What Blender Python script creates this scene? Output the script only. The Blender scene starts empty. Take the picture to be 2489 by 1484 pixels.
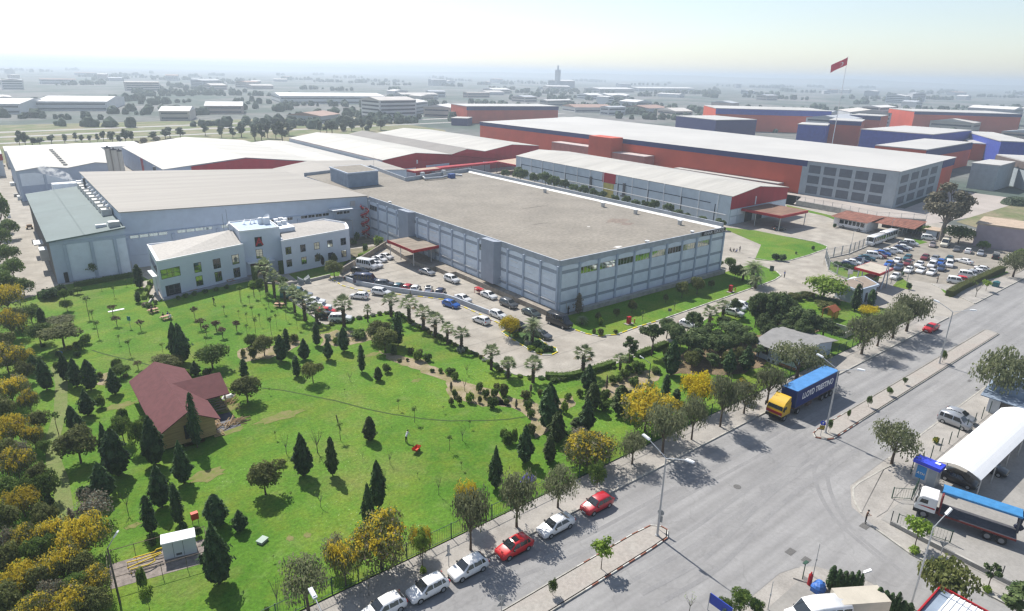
import bpy, bmesh, math, random
from mathutils import Vector, Matrix, noise
import numpy as np
random.seed(11)
RAD = math.radians
scn = bpy.context.scene
COL = scn.collection

# ---------------------------------------------------------------- camera fit
# The camera was solved from the photograph; sight lines through it are cut with the
# ground (or another level) to survey where every thing really stands.
H = 46.0
FPX = 1584.0                       # focal length for a 2488 pixel wide picture
PITCH, ROLL, AZ = RAD(19.69), RAD(1.3), RAD(51.38)
_f = np.array([math.cos(AZ)*math.cos(PITCH), math.sin(AZ)*math.cos(PITCH), -math.sin(PITCH)])
_r = np.array([math.sin(AZ), -math.cos(AZ), 0.0]); _u = np.cross(_r, _f)
CR = math.cos(ROLL)*_r + math.sin(ROLL)*_u
CU = -math.sin(ROLL)*_r + math.cos(ROLL)*_u
CF = _f
S0 = 900/2489
REG = {}
for _k, _y in zip('ABCE', (200, 600, 1050, 1542)):
    for _i, _x in enumerate((0, 800, 1650, 2524)):
        REG[_k+str(_i+1)] = (_x, _y, S0)
REG.update(p=(0, 1100, .2009), q=(700, 900, .2009), r=(2200, 950, .2009), s=(2700, 750, .1607), t=(3050, 750, .16847),
           u=(3000, 1250, .17035), v=(1100, 830, .24106), w=(2650, 880, .16175), o=(760, 720, .16874), n=(480, 940, .16874),
           y=(2560, 1860, .34713), D=(0, 0, 1.37621))
def px(r, x, y):
    a, b, s = REG[r]
    return (a+x*s)/1.37621, (b+y*s)/1.37621
def ray(r, x, y):
    X, Y = px(r, x, y)
    return CR*((X-1244)/FPX) - CU*((Y-742)/FPX) + CF
def G(r, x, y, z=0.0):
    d = ray(r, x, y); t = (z-H)/d[2]
    return Vector((d[0]*t, d[1]*t, z))
def proj(p):
    v = np.array((p[0], p[1], p[2]-H)); c = v@CF
    return 1244+FPX*(v@CR)/c, 742-FPX*(v@CU)/c, c
def HT(r, x, yb, yt, z=0.0):
    b = G(r, x, yb, z); Yt = px(r, x, yt)[1]
    lo, hi = 0.0, 45.0
    for _ in range(40):
        m = (lo+hi)/2
        if proj((b.x, b.y, z+m))[1] > Yt: lo = m
        else: hi = m
    return b, lo
def width_m(r, b, w):
    return w*REG[r][2]/1.37621*proj(b)[2]/FPX
def PT(r, *pts, z=0.0):
    return [G(r, x, y, z) for x, y in pts]

# ---------------------------------------------------------------- mesh builder
class MB:
    def __init__(s): s.v = []; s.f = []; s.m = []; s.M = None; s.tone = None
    def add(s, vs, fs, mi=0):
        n = len(s.v)
        if s.M is not None: vs = [s.M @ Vector(v) for v in vs]
        s.v.extend([tuple(v) for v in vs])
        for i, f in enumerate(fs):
            s.f.append([n+j for j in f]); s.m.append(mi)
        return s
    def poly(s, pts, mi=0): return s.add(pts, [list(range(len(pts)))], mi)
    def box(s, x0, y0, z0, x1, y1, z1, mi=0):
        if x1 < x0: x0, x1 = x1, x0
        if y1 < y0: y0, y1 = y1, y0
        if z1 < z0: z0, z1 = z1, z0
        v = [(x0,y0,z0),(x1,y0,z0),(x1,y1,z0),(x0,y1,z0),(x0,y0,z1),(x1,y0,z1),(x1,y1,z1),(x0,y1,z1)]
        return s.add(v, [(3,2,1,0),(4,5,6,7),(0,1,5,4),(1,2,6,5),(2,3,7,6),(3,0,4,7)], mi)
    def prism(s, poly, z0, z1, mi=0, mt=None, bottom=True):
        n = len(poly)
        a = sum(poly[i][0]*poly[(i+1)%n][1]-poly[(i+1)%n][0]*poly[i][1] for i in range(n))
        if a < 0: poly = poly[::-1]
        zt = z1 if isinstance(z1, (list, tuple)) else [z1]*n
        if a < 0 and isinstance(z1, (list, tuple)): zt = zt[::-1]
        v = [(p[0], p[1], z0) for p in poly]+[(p[0], p[1], zt[i]) for i, p in enumerate(poly)]
        s.add(v, [(i, (i+1)%n, n+(i+1)%n, n+i) for i in range(n)], mi)
        s.add(v[n:], [list(range(n))], mi if mt is None else mt)
        if bottom: s.add(v[:n], [list(range(n))[::-1]], mi)
        return s
    def cyl(s, p0, p1, r0, r1=None, n=8, mi=0, caps=True):
        return s.tube([p0, p1], [r0, r0 if r1 is None else r1], n, mi, caps)
    def tube(s, path, radii, n=6, mi=0, caps=True):
        path = [Vector(p) for p in path]; vs = []; fs = []
        for i, p in enumerate(path):
            d = (path[min(i+1, len(path)-1)]-path[max(i-1, 0)])
            if d.length < 1e-6: d = Vector((0, 0, 1))
            d.normalize()
            a = d.cross(Vector((0, 0, 1)) if abs(d.z) < .9 else Vector((1, 0, 0))); a.normalize(); b = d.cross(a)
            for k in range(n):
                t = 2*math.pi*k/n
                vs.append(p+(a*math.cos(t)+b*math.sin(t))*radii[i])
        for i in range(len(path)-1):
            for k in range(n):
                k2 = (k+1) % n
                fs.append((i*n+k, i*n+k2, (i+1)*n+k2, (i+1)*n+k)[::-1])
        s.add(vs, fs, mi)
        if caps:
            s.add(vs[:n], [list(range(n))], mi); s.add(vs[-n:], [list(range(n))[::-1]], mi)
        return s
    def ell(s, c, rx, ry, rz, nu=10, nv=7, mi=0, lump=0.0, seed=0):
        vs = []; fs = []
        for j in range(nv+1):
            ph = math.pi*j/nv
            for i in range(nu):
                th = 2*math.pi*i/nu
                d = Vector((math.sin(ph)*math.cos(th), math.sin(ph)*math.sin(th), math.cos(ph)))
                k = 1+lump*noise.noise(d*2.1+Vector((seed*3.7, seed, 0)))
                vs.append((c[0]+d.x*rx*k, c[1]+d.y*ry*k, c[2]+d.z*rz*k))
        for j in range(nv):
            for i in range(nu):
                i2 = (i+1) % nu
                fs.append((j*nu+i, (j+1)*nu+i, (j+1)*nu+i2, j*nu+i2))
        return s.add(vs, fs, mi)
    def wheel(s, c, ax, r, w, n=14, mi=0):
        c = Vector(c); a = Vector(ax)*w/2
        return s.cyl(c-a, c+a, r, r, n, mi)
    def mesh(s, name, mats, smooth=False):
        me = bpy.data.meshes.new(name); me.from_pydata(s.v, [], s.f)
        for m in mats: me.materials.append(m)
        me.polygons.foreach_set('material_index', s.m)
        if smooth: me.polygons.foreach_set('use_smooth', [True]*len(s.f))
        if s.tone is not None:
            at = me.attributes.new('tone', 'FLOAT', 'FACE'); at.data.foreach_set('value', s.tone)
        me.update(); return me
def obj(name, me, parent=None, wparent=False):
    o = bpy.data.objects.new(name, me); COL.objects.link(o)
    if parent is not None:
        o.parent = parent
        if wparent: o.matrix_parent_inverse = Matrix.Translation(-parent.location)
    return o
def tag(o, label=None, cat=None, group=None, kind=None):
    if label: o['label'] = label
    if cat: o['category'] = cat
    if group: o['group'] = group
    if kind: o['kind'] = kind
    return o
def thing(name, loc, label=None, cat=None, group=None, rz=0.0):
    o = bpy.data.objects.new(name, None); o.empty_display_size = .3; COL.objects.link(o)
    o.location = loc; o.rotation_euler = (0, 0, rz)
    return tag(o, label, cat, group)
def part(name, mb, mats, root, smooth=False, label=None):
    """a part whose mesh is written in world coordinates"""
    if not isinstance(mats, (list, tuple)): mats = [mats]
    o = obj(name, mb.mesh(name, mats, smooth), root, True)
    if label: o['label'] = label
    return o
def sub(name, mb, mats, par, smooth=False):
    """a sub-part of a world-coordinate part, or a local part of a local thing"""
    if not isinstance(mats, (list, tuple)): mats = [mats]
    return obj(name, mb.mesh(name, mats, smooth), par)
def single(name, mb, mats, label, cat, group=None, smooth=False):
    if not isinstance(mats, (list, tuple)): mats = [mats]
    return tag(obj(name, mb.mesh(name, mats, smooth)), label, cat, group)
def struct(name, mb, mats):
    if not isinstance(mats, (list, tuple)): mats = [mats]
    return tag(obj(name, mb.mesh(name, mats)), kind='structure')
def kids(o): return list(o.children)
KID = {}
def register(o):
    KID[o.name] = [(c, [g for g in c.children]) for c in o.children]; return o
def dup(src, loc, rz=0.0, sc=(1, 1, 1)):
    r = src.copy(); COL.objects.link(r); r.location = loc; r.rotation_euler = (0, 0, rz); r.scale = sc
    for c, gs in KID[src.name]:
        d = c.copy(); COL.objects.link(d); d.parent = r
        for g in gs:
            h = g.copy(); COL.objects.link(h); h.parent = d
    return r
def fr(x, y, z=0, a=0):
    return Matrix.Translation((x, y, z)) @ Matrix.Rotation(a, 4, 'Z')
def edge_frame(p0, p1):
    """frame on a wall running p0 -> p1: local x along it, local y outward (right-hand side)"""
    d = Vector((p1[0]-p0[0], p1[1]-p0[1], 0)); L = d.length; d.normalize()
    n = Vector((d.y, -d.x, 0))
    M = Matrix(((d.x, n.x, 0, p0[0]), (d.y, n.y, 0, p0[1]), (0, 0, 1, 0), (0, 0, 0, 1)))
    return M, L

# ---------------------------------------------------------------- materials
def srgb(c):
    return tuple(((x/255)/12.92 if x/255 <= .04045 else ((x/255+.055)/1.055)**2.4) for x in c)
_mats = {}
def mat(name, col, rough=.8, var=.12, scale=.6, metal=0.0, spec=.3, bump=0.0, stretch=(1, 1, 1), col2=None, lo=.35, hi=.65, fine=0.0, seam=None):
    if name in _mats: return _mats[name]
    m = bpy.data.materials.new(name); m.use_nodes = True; nt = m.node_tree; N = nt.nodes; L = nt.links
    b = N['Principled BSDF']; b.inputs['Roughness'].default_value = rough; b.inputs['Metallic'].default_value = metal
    b.inputs['Specular IOR Level'].default_value = spec
    geo = N.new('ShaderNodeNewGeometry'); mp = N.new('ShaderNodeMapping'); mp.inputs['Scale'].default_value = stretch
    L.new(geo.outputs['Position'], mp.inputs['Vector'])
    nz = N.new('ShaderNodeTexNoise'); nz.inputs['Scale'].default_value = scale; nz.inputs['Detail'].default_value = 6; nz.inputs['Roughness'].default_value = .62
    L.new(mp.outputs['Vector'], nz.inputs['Vector'])
    rp = N.new('ShaderNodeMapRange'); rp.inputs['From Min'].default_value = lo; rp.inputs['From Max'].default_value = hi
    L.new(nz.outputs['Fac'], rp.inputs['Value'])
    c1 = tuple(x*(1-var) for x in col); c2 = tuple(min(1, x*(1+var)) for x in col) if col2 is None else col2
    if col2 is not None: c1 = col
    mx = N.new('ShaderNodeMix'); mx.data_type = 'RGBA'
    mx.inputs['A'].default_value = (*c1, 1); mx.inputs['B'].default_value = (*c2, 1)
    L.new(rp.outputs['Result'], mx.inputs['Factor'])
    out = mx.outputs['Result']
    if fine > 0:
        n2 = N.new('ShaderNodeTexNoise'); n2.inputs['Scale'].default_value = scale*14; n2.inputs['Detail'].default_value = 3
        L.new(mp.outputs['Vector'], n2.inputs['Vector'])
        r2 = N.new('ShaderNodeMapRange'); r2.inputs['From Min'].default_value = .3; r2.inputs['From Max'].default_value = .7
        r2.inputs['To Min'].default_value = 1-fine; r2.inputs['To Max'].default_value = 1+fine
        L.new(n2.outputs['Fac'], r2.inputs['Value'])
        vm = N.new('ShaderNodeVectorMath'); vm.operation = 'SCALE'; L.new(out, vm.inputs[0]); L.new(r2.outputs['Result'], vm.inputs['Scale'])
        out = vm.outputs['Vector']
    if seam:            # sheet joints every so many metres along x or y
        sx = N.new('ShaderNodeSeparateXYZ'); L.new(geo.outputs['Position'], sx.inputs[0]); wr = N.new('ShaderNodeMath'); wr.operation = 'PINGPONG'; wr.inputs[1].default_value = seam[1]/2
        L.new(sx.outputs[seam[0]], wr.inputs[0]); r3 = N.new('ShaderNodeMapRange'); r3.inputs['From Max'].default_value = seam[2]; r3.inputs['To Min'].default_value = seam[3]
        L.new(wr.outputs[0], r3.inputs['Value'])
        vm = N.new('ShaderNodeVectorMath'); vm.operation = 'SCALE'; L.new(out, vm.inputs[0]); L.new(r3.outputs['Result'], vm.inputs['Scale'])
        out = vm.outputs['Vector']
    L.new(out, b.inputs['Base Color'])
    if bump > 0:
        bp = N.new('ShaderNodeBump'); bp.inputs['Strength'].default_value = bump; bp.inputs['Distance'].default_value = .05
        L.new(nz.outputs['Fac'], bp.inputs['Height']); L.new(bp.outputs['Normal'], b.inputs['Normal'])
    _mats[name] = m; return m
def leafmat(name, ca, cb, trans=.35, rough=.6):
    if name in _mats: return _mats[name]
    m = bpy.data.materials.new(name); m.use_nodes = True; nt = m.node_tree; N = nt.nodes; L = nt.links
    b = N['Principled BSDF']; b.inputs['Roughness'].default_value = rough; b.inputs['Specular IOR Level'].default_value = .15
    at = N.new('ShaderNodeAttribute'); at.attribute_name = 'tone'
    mx = N.new('ShaderNodeMix'); mx.data_type = 'RGBA'; mx.inputs['A'].default_value = (*ca, 1); mx.inputs['B'].default_value = (*cb, 1)
    L.new(at.outputs['Fac'], mx.inputs['Factor'])
    oi = N.new('ShaderNodeObjectInfo'); r3 = N.new('ShaderNodeMapRange'); r3.inputs['To Min'].default_value = .75; r3.inputs['To Max'].default_value = 1.2
    L.new(oi.outputs['Random'], r3.inputs['Value'])
    vm = N.new('ShaderNodeVectorMath'); vm.operation = 'SCALE'; L.new(mx.outputs['Result'], vm.inputs[0]); L.new(r3.outputs['Result'], vm.inputs['Scale'])
    L.new(vm.outputs['Vector'], b.inputs['Base Color'])
    tr = N.new('ShaderNodeBsdfTranslucent'); L.new(vm.outputs['Vector'], tr.inputs['Color'])
    ms = N.new('ShaderNodeMixShader'); ms.inputs['Fac'].default_value = trans
    L.new(b.outputs['BSDF'], ms.inputs[1]); L.new(tr.outputs['BSDF'], ms.inputs[2])
    L.new(ms.outputs['Shader'], N['Material Output'].inputs['Surface'])
    _mats[name] = m; return m
def paint(name, col, metal=0.0, rough=.3):
    m = mat('paint_'+name, col, rough=rough, var=.03, scale=1.2, metal=metal, spec=.5)
    m.node_tree.nodes['Principled BSDF'].inputs['Coat Weight'].default_value = .5
    m.node_tree.nodes['Principled BSDF'].inputs['Coat Roughness'].default_value = .08
    return m
GLASS = mat('dark_glass', (.018, .022, .026), rough=.06, var=.2, spec=.8)
MIRROR = mat('mirror_glass', (.42, .47, .44), rough=.05, var=.08, scale=.8, metal=1.0)
TYRE = mat('tyre_rubber', (.022, .022, .023), rough=.9)
RIM = mat('wheel_rim', (.42, .43, .44), rough=.35, metal=.6)
BLACKP = mat('black_plastic', (.02, .02, .021), rough=.6)
CHROME = mat('lamp_lens', (.75, .77, .78), rough=.15, metal=.5)
REDLENS = mat('red_lens', (.42, .02, .02), rough=.25)
PLATE = mat('plate_white', (.75, .75, .73), rough=.5)
CONC2 = mat('grey_concrete', (.36, .345, .32), rough=.9, var=.2, scale=.7, fine=.08)
PAVING = mat('paving', (.31, .29, .265), rough=.92, var=.15, scale=.35, fine=.1)
WALLB = mat('blue_grey_panel', (.46, .52, .60), rough=.7, var=.05, scale=.5)
WALLW = mat('pale_panel', (.66, .71, .77), rough=.65, var=.06, scale=.6)
WHITE = mat('white_plaster', (.72, .73, .74), rough=.7, var=.05, scale=.5)
ROOFW = mat('white_sheet_roof', (.425, .405, .365), rough=.55, var=.13, scale=.05, stretch=(.35, 3, 1), fine=.04, seam=('Y', 3.2, .14, .86))
ROOFG = mat('grey_sheet_roof', (.29, .268, .24), rough=.7, var=.10, scale=.06, stretch=(.25, 4, 1), fine=.05, seam=('Y', 2.6, .16, .84))
GRAVEL = mat('gravel_roof', (.235, .212, .18), rough=.95, var=.12, scale=.09, fine=.16)
GREENR = mat('green_grey_roof', (.125, .165, .165), rough=.7, var=.09, scale=.1, fine=.04)
REDW = mat('dark_red_sheet', (.37, .016, .032), rough=.55, var=.10, scale=.4, stretch=(1, 1, .1))
METAL = mat('galvanised_metal', (.45, .46, .47), rough=.45, var=.08, metal=.5)
DGREY = mat('dark_grey_metal', (.09, .095, .105), rough=.6)
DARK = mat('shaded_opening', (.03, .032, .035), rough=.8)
LOUVRE = mat('grey_louvre', (.31, .345, .40), rough=.7, var=.12, scale=2.0, stretch=(1, 1, 3))
BARK = mat('bark', (.10, .075, .055), rough=.95, var=.25, scale=3)
BARKG = mat('pale_bark', (.22, .19, .16), rough=.95, var=.25, scale=2)
WOOD = mat('raw_timber', (.42, .30, .17), rough=.8, var=.2, scale=1.5, stretch=(.4, .4, 5))
PLANK = mat('plank_wall', (.42, .285, .14), rough=.8, var=.22, scale=1.2, stretch=(.3, .3, 9))
SOIL = mat('bare_soil', (.22, .165, .115), rough=1, var=.3, scale=.5, fine=.2)
REDP = mat('red_paint', (.36, .012, .018), rough=.45)
BLUEP = mat('blue_paint', (.02, .05, .40), rough=.4)
YELP = mat('yellow_paint', (.62, .45, .03), rough=.7)
WHTP = mat('white_paint', (.75, .75, .72), rough=.7, var=.15, scale=2)
# ---------------------------------------------------------------- camera, light, sky
cam = bpy.data.cameras.new('camera'); co = bpy.data.objects.new('camera', cam); COL.objects.link(co)
cam.sensor_width = 36; cam.lens = 36*FPX/2488; cam.clip_start = .5; cam.clip_end = 40000
co.matrix_world = Matrix(((CR[0], CU[0], -CF[0], 0), (CR[1], CU[1], -CF[1], 0), (CR[2], CU[2], -CF[2], H), (0, 0, 0, 1)))
scn.camera = co
SUN_EL, SUN_AZ = RAD(50), RAD(87)          # azimuth measured from +X towards +Y
sun = bpy.data.lights.new('sun', 'SUN'); sun.energy = 4.2; sun.angle = RAD(.5); sun.color = (1, .955, .88)
so = bpy.data.objects.new('sun', sun); COL.objects.link(so)
sv = Vector((math.cos(SUN_EL)*math.cos(SUN_AZ), math.cos(SUN_EL)*math.sin(SUN_AZ), math.sin(SUN_EL)))
so.rotation_euler = sv.to_track_quat('Z', 'Y').to_euler(); so.location = (0, 0, 200)
w = bpy.data.worlds.new('World'); scn.world = w; w.use_nodes = True
nt = w.node_tree; sk = nt.nodes.new('ShaderNodeTexSky'); sk.sky_type = 'NISHITA'; sk.sun_disc = False
sk.sun_elevation = SUN_EL; sk.sun_rotation = RAD(90)-SUN_AZ; sk.altitude = 30; sk.air_density = 1.0; sk.dust_density = .55; sk.ozone_density = 1.2
hs = nt.nodes.new('ShaderNodeHueSaturation'); hs.inputs['Saturation'].default_value = .8; nt.links.new(sk.outputs['Color'], hs.inputs['Color']); nt.links.new(hs.outputs['Color'], nt.nodes['Background'].inputs['Color']); nt.nodes['Background'].inputs['Strength'].default_value = .092
scn.view_settings.view_transform = 'Standard'; scn.view_settings.look = 'None'; scn.view_settings.exposure = 0.7; scn.view_settings.gamma = 1
scn.cycles.max_bounces = 5; scn.cycles.diffuse_bounces = 3; scn.cycles.glossy_bounces = 2; scn.cycles.transmission_bounces = 3
scn.cycles.volume_bounces = 1; scn.cycles.use_denoising = True
try: scn.cycles.denoiser = 'OPENIMAGEDENOISE'
except Exception: pass
scn.cycles.filter_width = 1.4

# ---------------------------------------------------------------- ground materials
def lawn_material():
    m = bpy.data.materials.new('mown_lawn'); m.use_nodes = True; nt = m.node_tree; N = nt.nodes; L = nt.links
    b = N['Principled BSDF']; b.inputs['Roughness'].default_value = .9; b.inputs['Specular IOR Level'].default_value = .1
    g = N.new('ShaderNodeNewGeometry')
    def nz(scale, det=5, rough=.6):
        n = N.new('ShaderNodeTexNoise'); n.inputs['Scale'].default_value = scale; n.inputs['Detail'].default_value = det; n.inputs['Roughness'].default_value = rough
        L.new(g.outputs['Position'], n.inputs['Vector']); return n.outputs['Fac']
    def rng(s, a, bb, c=0, d=1):
        r = N.new('ShaderNodeMapRange'); r.inputs['From Min'].default_value = a; r.inputs['From Max'].default_value = bb
        r.inputs['To Min'].default_value = c; r.inputs['To Max'].default_value = d; L.new(s, r.inputs['Value']); return r.outputs['Result']
    def mix(f, a, bcol):
        x = N.new('ShaderNodeMix'); x.data_type = 'RGBA'; L.new(f, x.inputs['Factor'])
        if isinstance(a, tuple): x.inputs['A'].default_value = (*a, 1)
        else: L.new(a, x.inputs['A'])
        x.inputs['B'].default_value = (*bcol, 1); return x.outputs['Result']
    c = mix(rng(nz(.06, 7, .7), .36, .64), (.056, .142, .012), (.105, .205, .024))
    c = mix(rng(nz(.13, 7, .7), .46, .68, 0, .5), c, (.20, .215, .03))      # yellowish flowering patches
    c = mix(rng(nz(.33, 6), .55, .75, 0, .55), c, (.15, .205, .062))   # paler, daisy-sprinkled patches
    c = mix(rng(nz(.05, 7, .7), .52, .7, 0, .65), c, (.185, .18, .058))    # dry patches
    # daisies: tiny pale specks inside some areas
    v = N.new('ShaderNodeTexVoronoi'); v.inputs['Scale'].default_value = 2.2; L.new(g.outputs['Position'], v.inputs['Vector'])
    sp = rng(v.outputs['Distance'], .16, .06, 0, 1); ar = rng(nz(.06, 3), .5, .62, 0, .6)
    mm = N.new('ShaderNodeMath'); mm.operation = 'MULTIPLY'; L.new(sp, mm.inputs[0]); L.new(ar, mm.inputs[1])
    c = mix(mm.outputs['Value'], c, (.45, .5, .33))
    fine = rng(nz(2.4, 7, .8), .28, .72, .5, 1.5)
    vm = N.new('ShaderNodeVectorMath'); vm.operation = 'SCALE'; L.new(c, vm.inputs[0]); L.new(fine, vm.inputs['Scale'])
    L.new(vm.outputs['Vector'], b.inputs['Base Color'])
    bp = N.new('ShaderNodeBump'); bp.inputs['Strength'].default_value = .6; bp.inputs['Distance'].default_value = .12
    L.new(nz(4.0, 4, .7), bp.inputs['Height']); L.new(bp.outputs['Normal'], b.inputs['Normal'])
    return m
LAWN = lawn_material()
def asphalt_material(name, c1, c2, crack=True, streak=(.03, .6, 1)):
    m = mat(name, c1, rough=.93, var=.1, scale=.16, col2=c2, fine=.06)
    nt = m.node_tree; N = nt.nodes; L = nt.links; b = N['Principled BSDF']
    src = b.inputs['Base Color'].links[0].from_socket
    g = N['Geometry'] if 'Geometry' in N else N.new('ShaderNodeNewGeometry')
    mp = N.new('ShaderNodeMapping'); mp.inputs['Scale'].default_value = streak; L.new(g.outputs['Position'], mp.inputs['Vector'])
    n = N.new('ShaderNodeTexNoise'); n.inputs['Scale'].default_value = 1.2; n.inputs['Detail'].default_value = 5; L.new(mp.outputs['Vector'], n.inputs['Vector'])
    r = N.new('ShaderNodeMapRange'); r.inputs['From Min'].default_value = .38; r.inputs['From Max'].default_value = .66; r.inputs['To Min'].default_value = .84; r.inputs['To Max'].default_value = 1.06
    L.new(n.outputs['Fac'], r.inputs['Value'])
    vm = N.new('ShaderNodeVectorMath'); vm.operation = 'SCALE'; L.new(src, vm.inputs[0]); L.new(r.outputs['Result'], vm.inputs['Scale'])
    out = vm.outputs['Vector']
    if crack:
        v = N.new('ShaderNodeTexVoronoi'); v.feature = 'DISTANCE_TO_EDGE'; v.inputs['Scale'].default_value = .09
        nd = N.new('ShaderNodeTexNoise'); nd.inputs['Scale'].default_value = .35; nd.inputs['Detail'].default_value = 5
        L.new(g.outputs['Position'], nd.inputs['Vector'])
        ad = N.new('ShaderNodeVectorMath'); ad.operation = 'MULTIPLY_ADD'; ad.inputs[1].default_value = (5, 5, 5)
        L.new(nd.outputs['Color'], ad.inputs[0]); L.new(g.outputs['Position'], ad.inputs[2]); L.new(ad.outputs['Vector'], v.inputs['Vector'])
        r2 = N.new('ShaderNodeMapRange'); r2.inputs['From Min'].default_value = .004; r2.inputs['From Max'].default_value = .012; r2.inputs['To Min'].default_value = .91
        L.new(v.outputs['Distance'], r2.inputs['Value'])
        vm2 = N.new('ShaderNodeVectorMath'); vm2.operation = 'SCALE'; L.new(out, vm2.inputs[0]); L.new(r2.outputs['Result'], vm2.inputs['Scale']); out = vm2.outputs['Vector']
    L.new(out, b.inputs['Base Color'])
    return m
ASPH = asphalt_material('street_asphalt', (.245, .24, .238), (.285, .28, .276))
ASPH2 = asphalt_material('lot_asphalt', (.25, .225, .19), (.29, .265, .225), streak=(.3, .3, 1))
CONC = asphalt_material('yard_slab', (.315, .285, .245), (.375, .345, .30), streak=(.25, .25, 1))
FIELD = mat('far_fields', (.065, .09, .075), rough=1, scale=.0065, col2=(.17, .165, .16), lo=.42, hi=.6, fine=.25)
VERGE = mat('rough_verge', (.11, .14, .05), rough=1, scale=.06, col2=(.24, .20, .13), lo=.4, hi=.65, fine=.2)

def sheet(name, pts, z, m):
    mb = MB(); p = [(q[0], q[1], z) for q in pts]
    a = sum(p[i][0]*p[(i+1)%len(p)][1]-p[(i+1)%len(p)][0]*p[i][1] for i in range(len(p)))
    if a < 0: p = p[::-1]
    from mathutils.geometry import tessellate_polygon
    T = tessellate_polygon([[Vector(q) for q in p]]); T = [t if (Vector(p[t[1]])-Vector(p[t[0]])).cross(Vector(p[t[2]])-Vector(p[t[0]])).z > 0 else t[::-1] for t in T]
    me = bpy.data.meshes.new(name); me.from_pydata(p, [], T); me.materials.append(m)
    return tag(obj(name, me), kind='structure')
def ragged(pts, amp=.5, step=1.2, seed=0):
    out = []; rnd = random.Random(seed)
    for i, a in enumerate(pts):
        b = pts[(i+1) % len(pts)]; d = math.hypot(b[0]-a[0], b[1]-a[1]); n = max(1, int(d/step))
        for k in range(n):
            t = k/n; out.append((a[0]+(b[0]-a[0])*t+rnd.uniform(-amp, amp), a[1]+(b[1]-a[1])*t+rnd.uniform(-amp, amp)))
    return out
def Q(r, *p): return [(v.x, v.y) for v in PT(r, *p)]
mb = MB(); n = 48
ring = [(12500*math.cos(2*math.pi*i/n), 12500*math.sin(2*math.pi*i/n), -.06) for i in range(n)]
mb.poly(ring); struct('ground', mb, FIELD)
sheet('yard', [(-3, 60), (250, 44.5), (262, 140), (250, 250), (240, 398), (-2, 398)], .0, CONC)
sheet('verge', [(-2, 398.3), (262, 398.3), (300, 470), (300, 640), (-30, 640)], -.03, VERGE)
sheet('verge', [(-60, 43), (-3.2, 60), (-2.3, 640), (-140, 640)], -.04, VERGE)
lawn_pts = [(-18, 47.3), (-14, 120), (-4, 158), (2.4, 162.3), (6.6, 163), (7, 167), (22, 167.5), (23.4, 160), (21.5, 144.6), (42, 147.6)]
lawn_pts += Q('B2', (440, 972), (470, 1110), (600, 1205), (740, 1315), (800, 1345), (1000, 1292), (1380, 1226), (1500, 1232), (1640, 1330))
lawn_pts += Q('C2', (1850, 205), (2050, 290), (2200, 365), (2420, 480)) + Q('C3', (60, 500), (200, 562), (400, 585), (700, 580), (900, 520), (1100, 470), (1300, 400), (1600, 285))
DRIVE_EDGE = list(lawn_pts[10:])
lawn_pts += [(110, 72.2), (126, 73.6)] + Q('B4', (480, 1042), (700, 1100), (1000, 1170), (1180, 1190)) + [(146, 47.2)]
LAWN_POLY = lawn_pts
sheet('lawn', lawn_pts, .03, LAWN)
sheet('lawn', Q('C3', (710, 130), (850, 180), (970, 205), (1140, 190), (1330, 120))+Q('B3', (1540, 1300), (2489, 970))+Q('B4', (0, 1000), (180, 930), (240, 890), (200, 850), (0, 775))+[(139.5, 89.4), (84, 89.2)], .03, LAWN)
sheet('lawn', Q('B4', (0, 740), (150, 755), (320, 750), (500, 698), (660, 640), (668, 618), (560, 580), (300, 530), (0, 470))+[(184, 119.5), (182, 120), (172.8, 100.2)], .03, LAWN)
sheet('lawn', Q('B4', (290, 235), (760, 345), (745, 375), (640, 335), (300, 262)), .03, LAWN)
sheet('lawn', [(59.4, 139.8), (57.8, 141.0), (50.2, 140.1), (50.4, 147.8), (67.8, 150.9), (69.4, 151.2), (72, 153)]+Q('B2', (1030, 720), (960, 800)), .03, LAWN)
sheet('bed_soil', [(69, 152), (82, 158), (82.5, 171.5), (69.5, 171.5)], .03, mat('planting_bed', (.17, .15, .10), rough=1, var=.3, scale=.6, fine=.2))
sheet('path', Q('B2', (1030, 635), (1290, 590), (1370, 600), (1290, 612), (1030, 645)), .05, CONC)
isl = Q('C3', (75, 172), (350, 342), (450, 378), (540, 378), (592, 352), (582, 318), (500, 290), (300, 128), (120, 148))
sheet('island_bed', isl, .06, mat('island_plants', (.05, .10, .025), rough=1, var=.4, scale=1.2, fine=.3))
# sandy planting beds with ragged outlines in the lawn
for i, p in enumerate([Q('C2', (0, 330), (110, 290), (250, 320), (420, 260), (560, 240), (540, 290), (460, 350), (330, 400), (80, 440), (0, 430)),
                       Q('C2', (760, 190), (900, 150), (1200, 160), (1260, 230), (1090, 270), (880, 300), (760, 290)),
                       Q('C2', (1280, 340), (1400, 370), (1700, 430), (1880, 520), (2000, 620), (2400, 720), (2489, 860), (2250, 850), (1950, 790), (1890, 620), (1650, 520), (1400, 420)),
                       Q('C3', (0, 820), (160, 760), (420, 840), (560, 790), (720, 760), (760, 860), (640, 920), (520, 1060), (400, 1150), (330, 980), (210, 890)),
                       Q('C1', (900, 560), (1010, 530), (1010, 650), (905, 660)),
                       Q('C3', (1000, 700), (1200, 560), (1500, 500), (1560, 600), (1350, 720), (1100, 840))]):
    sheet('bed_soil', ragged(p, .45, 1.0, i), .05, mat('sandy_bed', (.19, .17, .075), rough=1, scale=.5, col2=(.30, .24, .165), lo=.38, hi=.6, fine=.2))
sheet('grove_floor', ragged(Q('C3', (1640, 560), (1690, 430), (1760, 330), (2050, 260), (2489, 180))+[(128, 70), (128, 56)]+Q('C3', (2400, 520), (2150, 560), (1900, 560)), .7, 1.5, 9), .05,
      mat('needle_litter', (.11, .085, .045), rough=1, scale=.35, col2=(.20, .145, .09), lo=.4, hi=.62, fine=.25))
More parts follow.
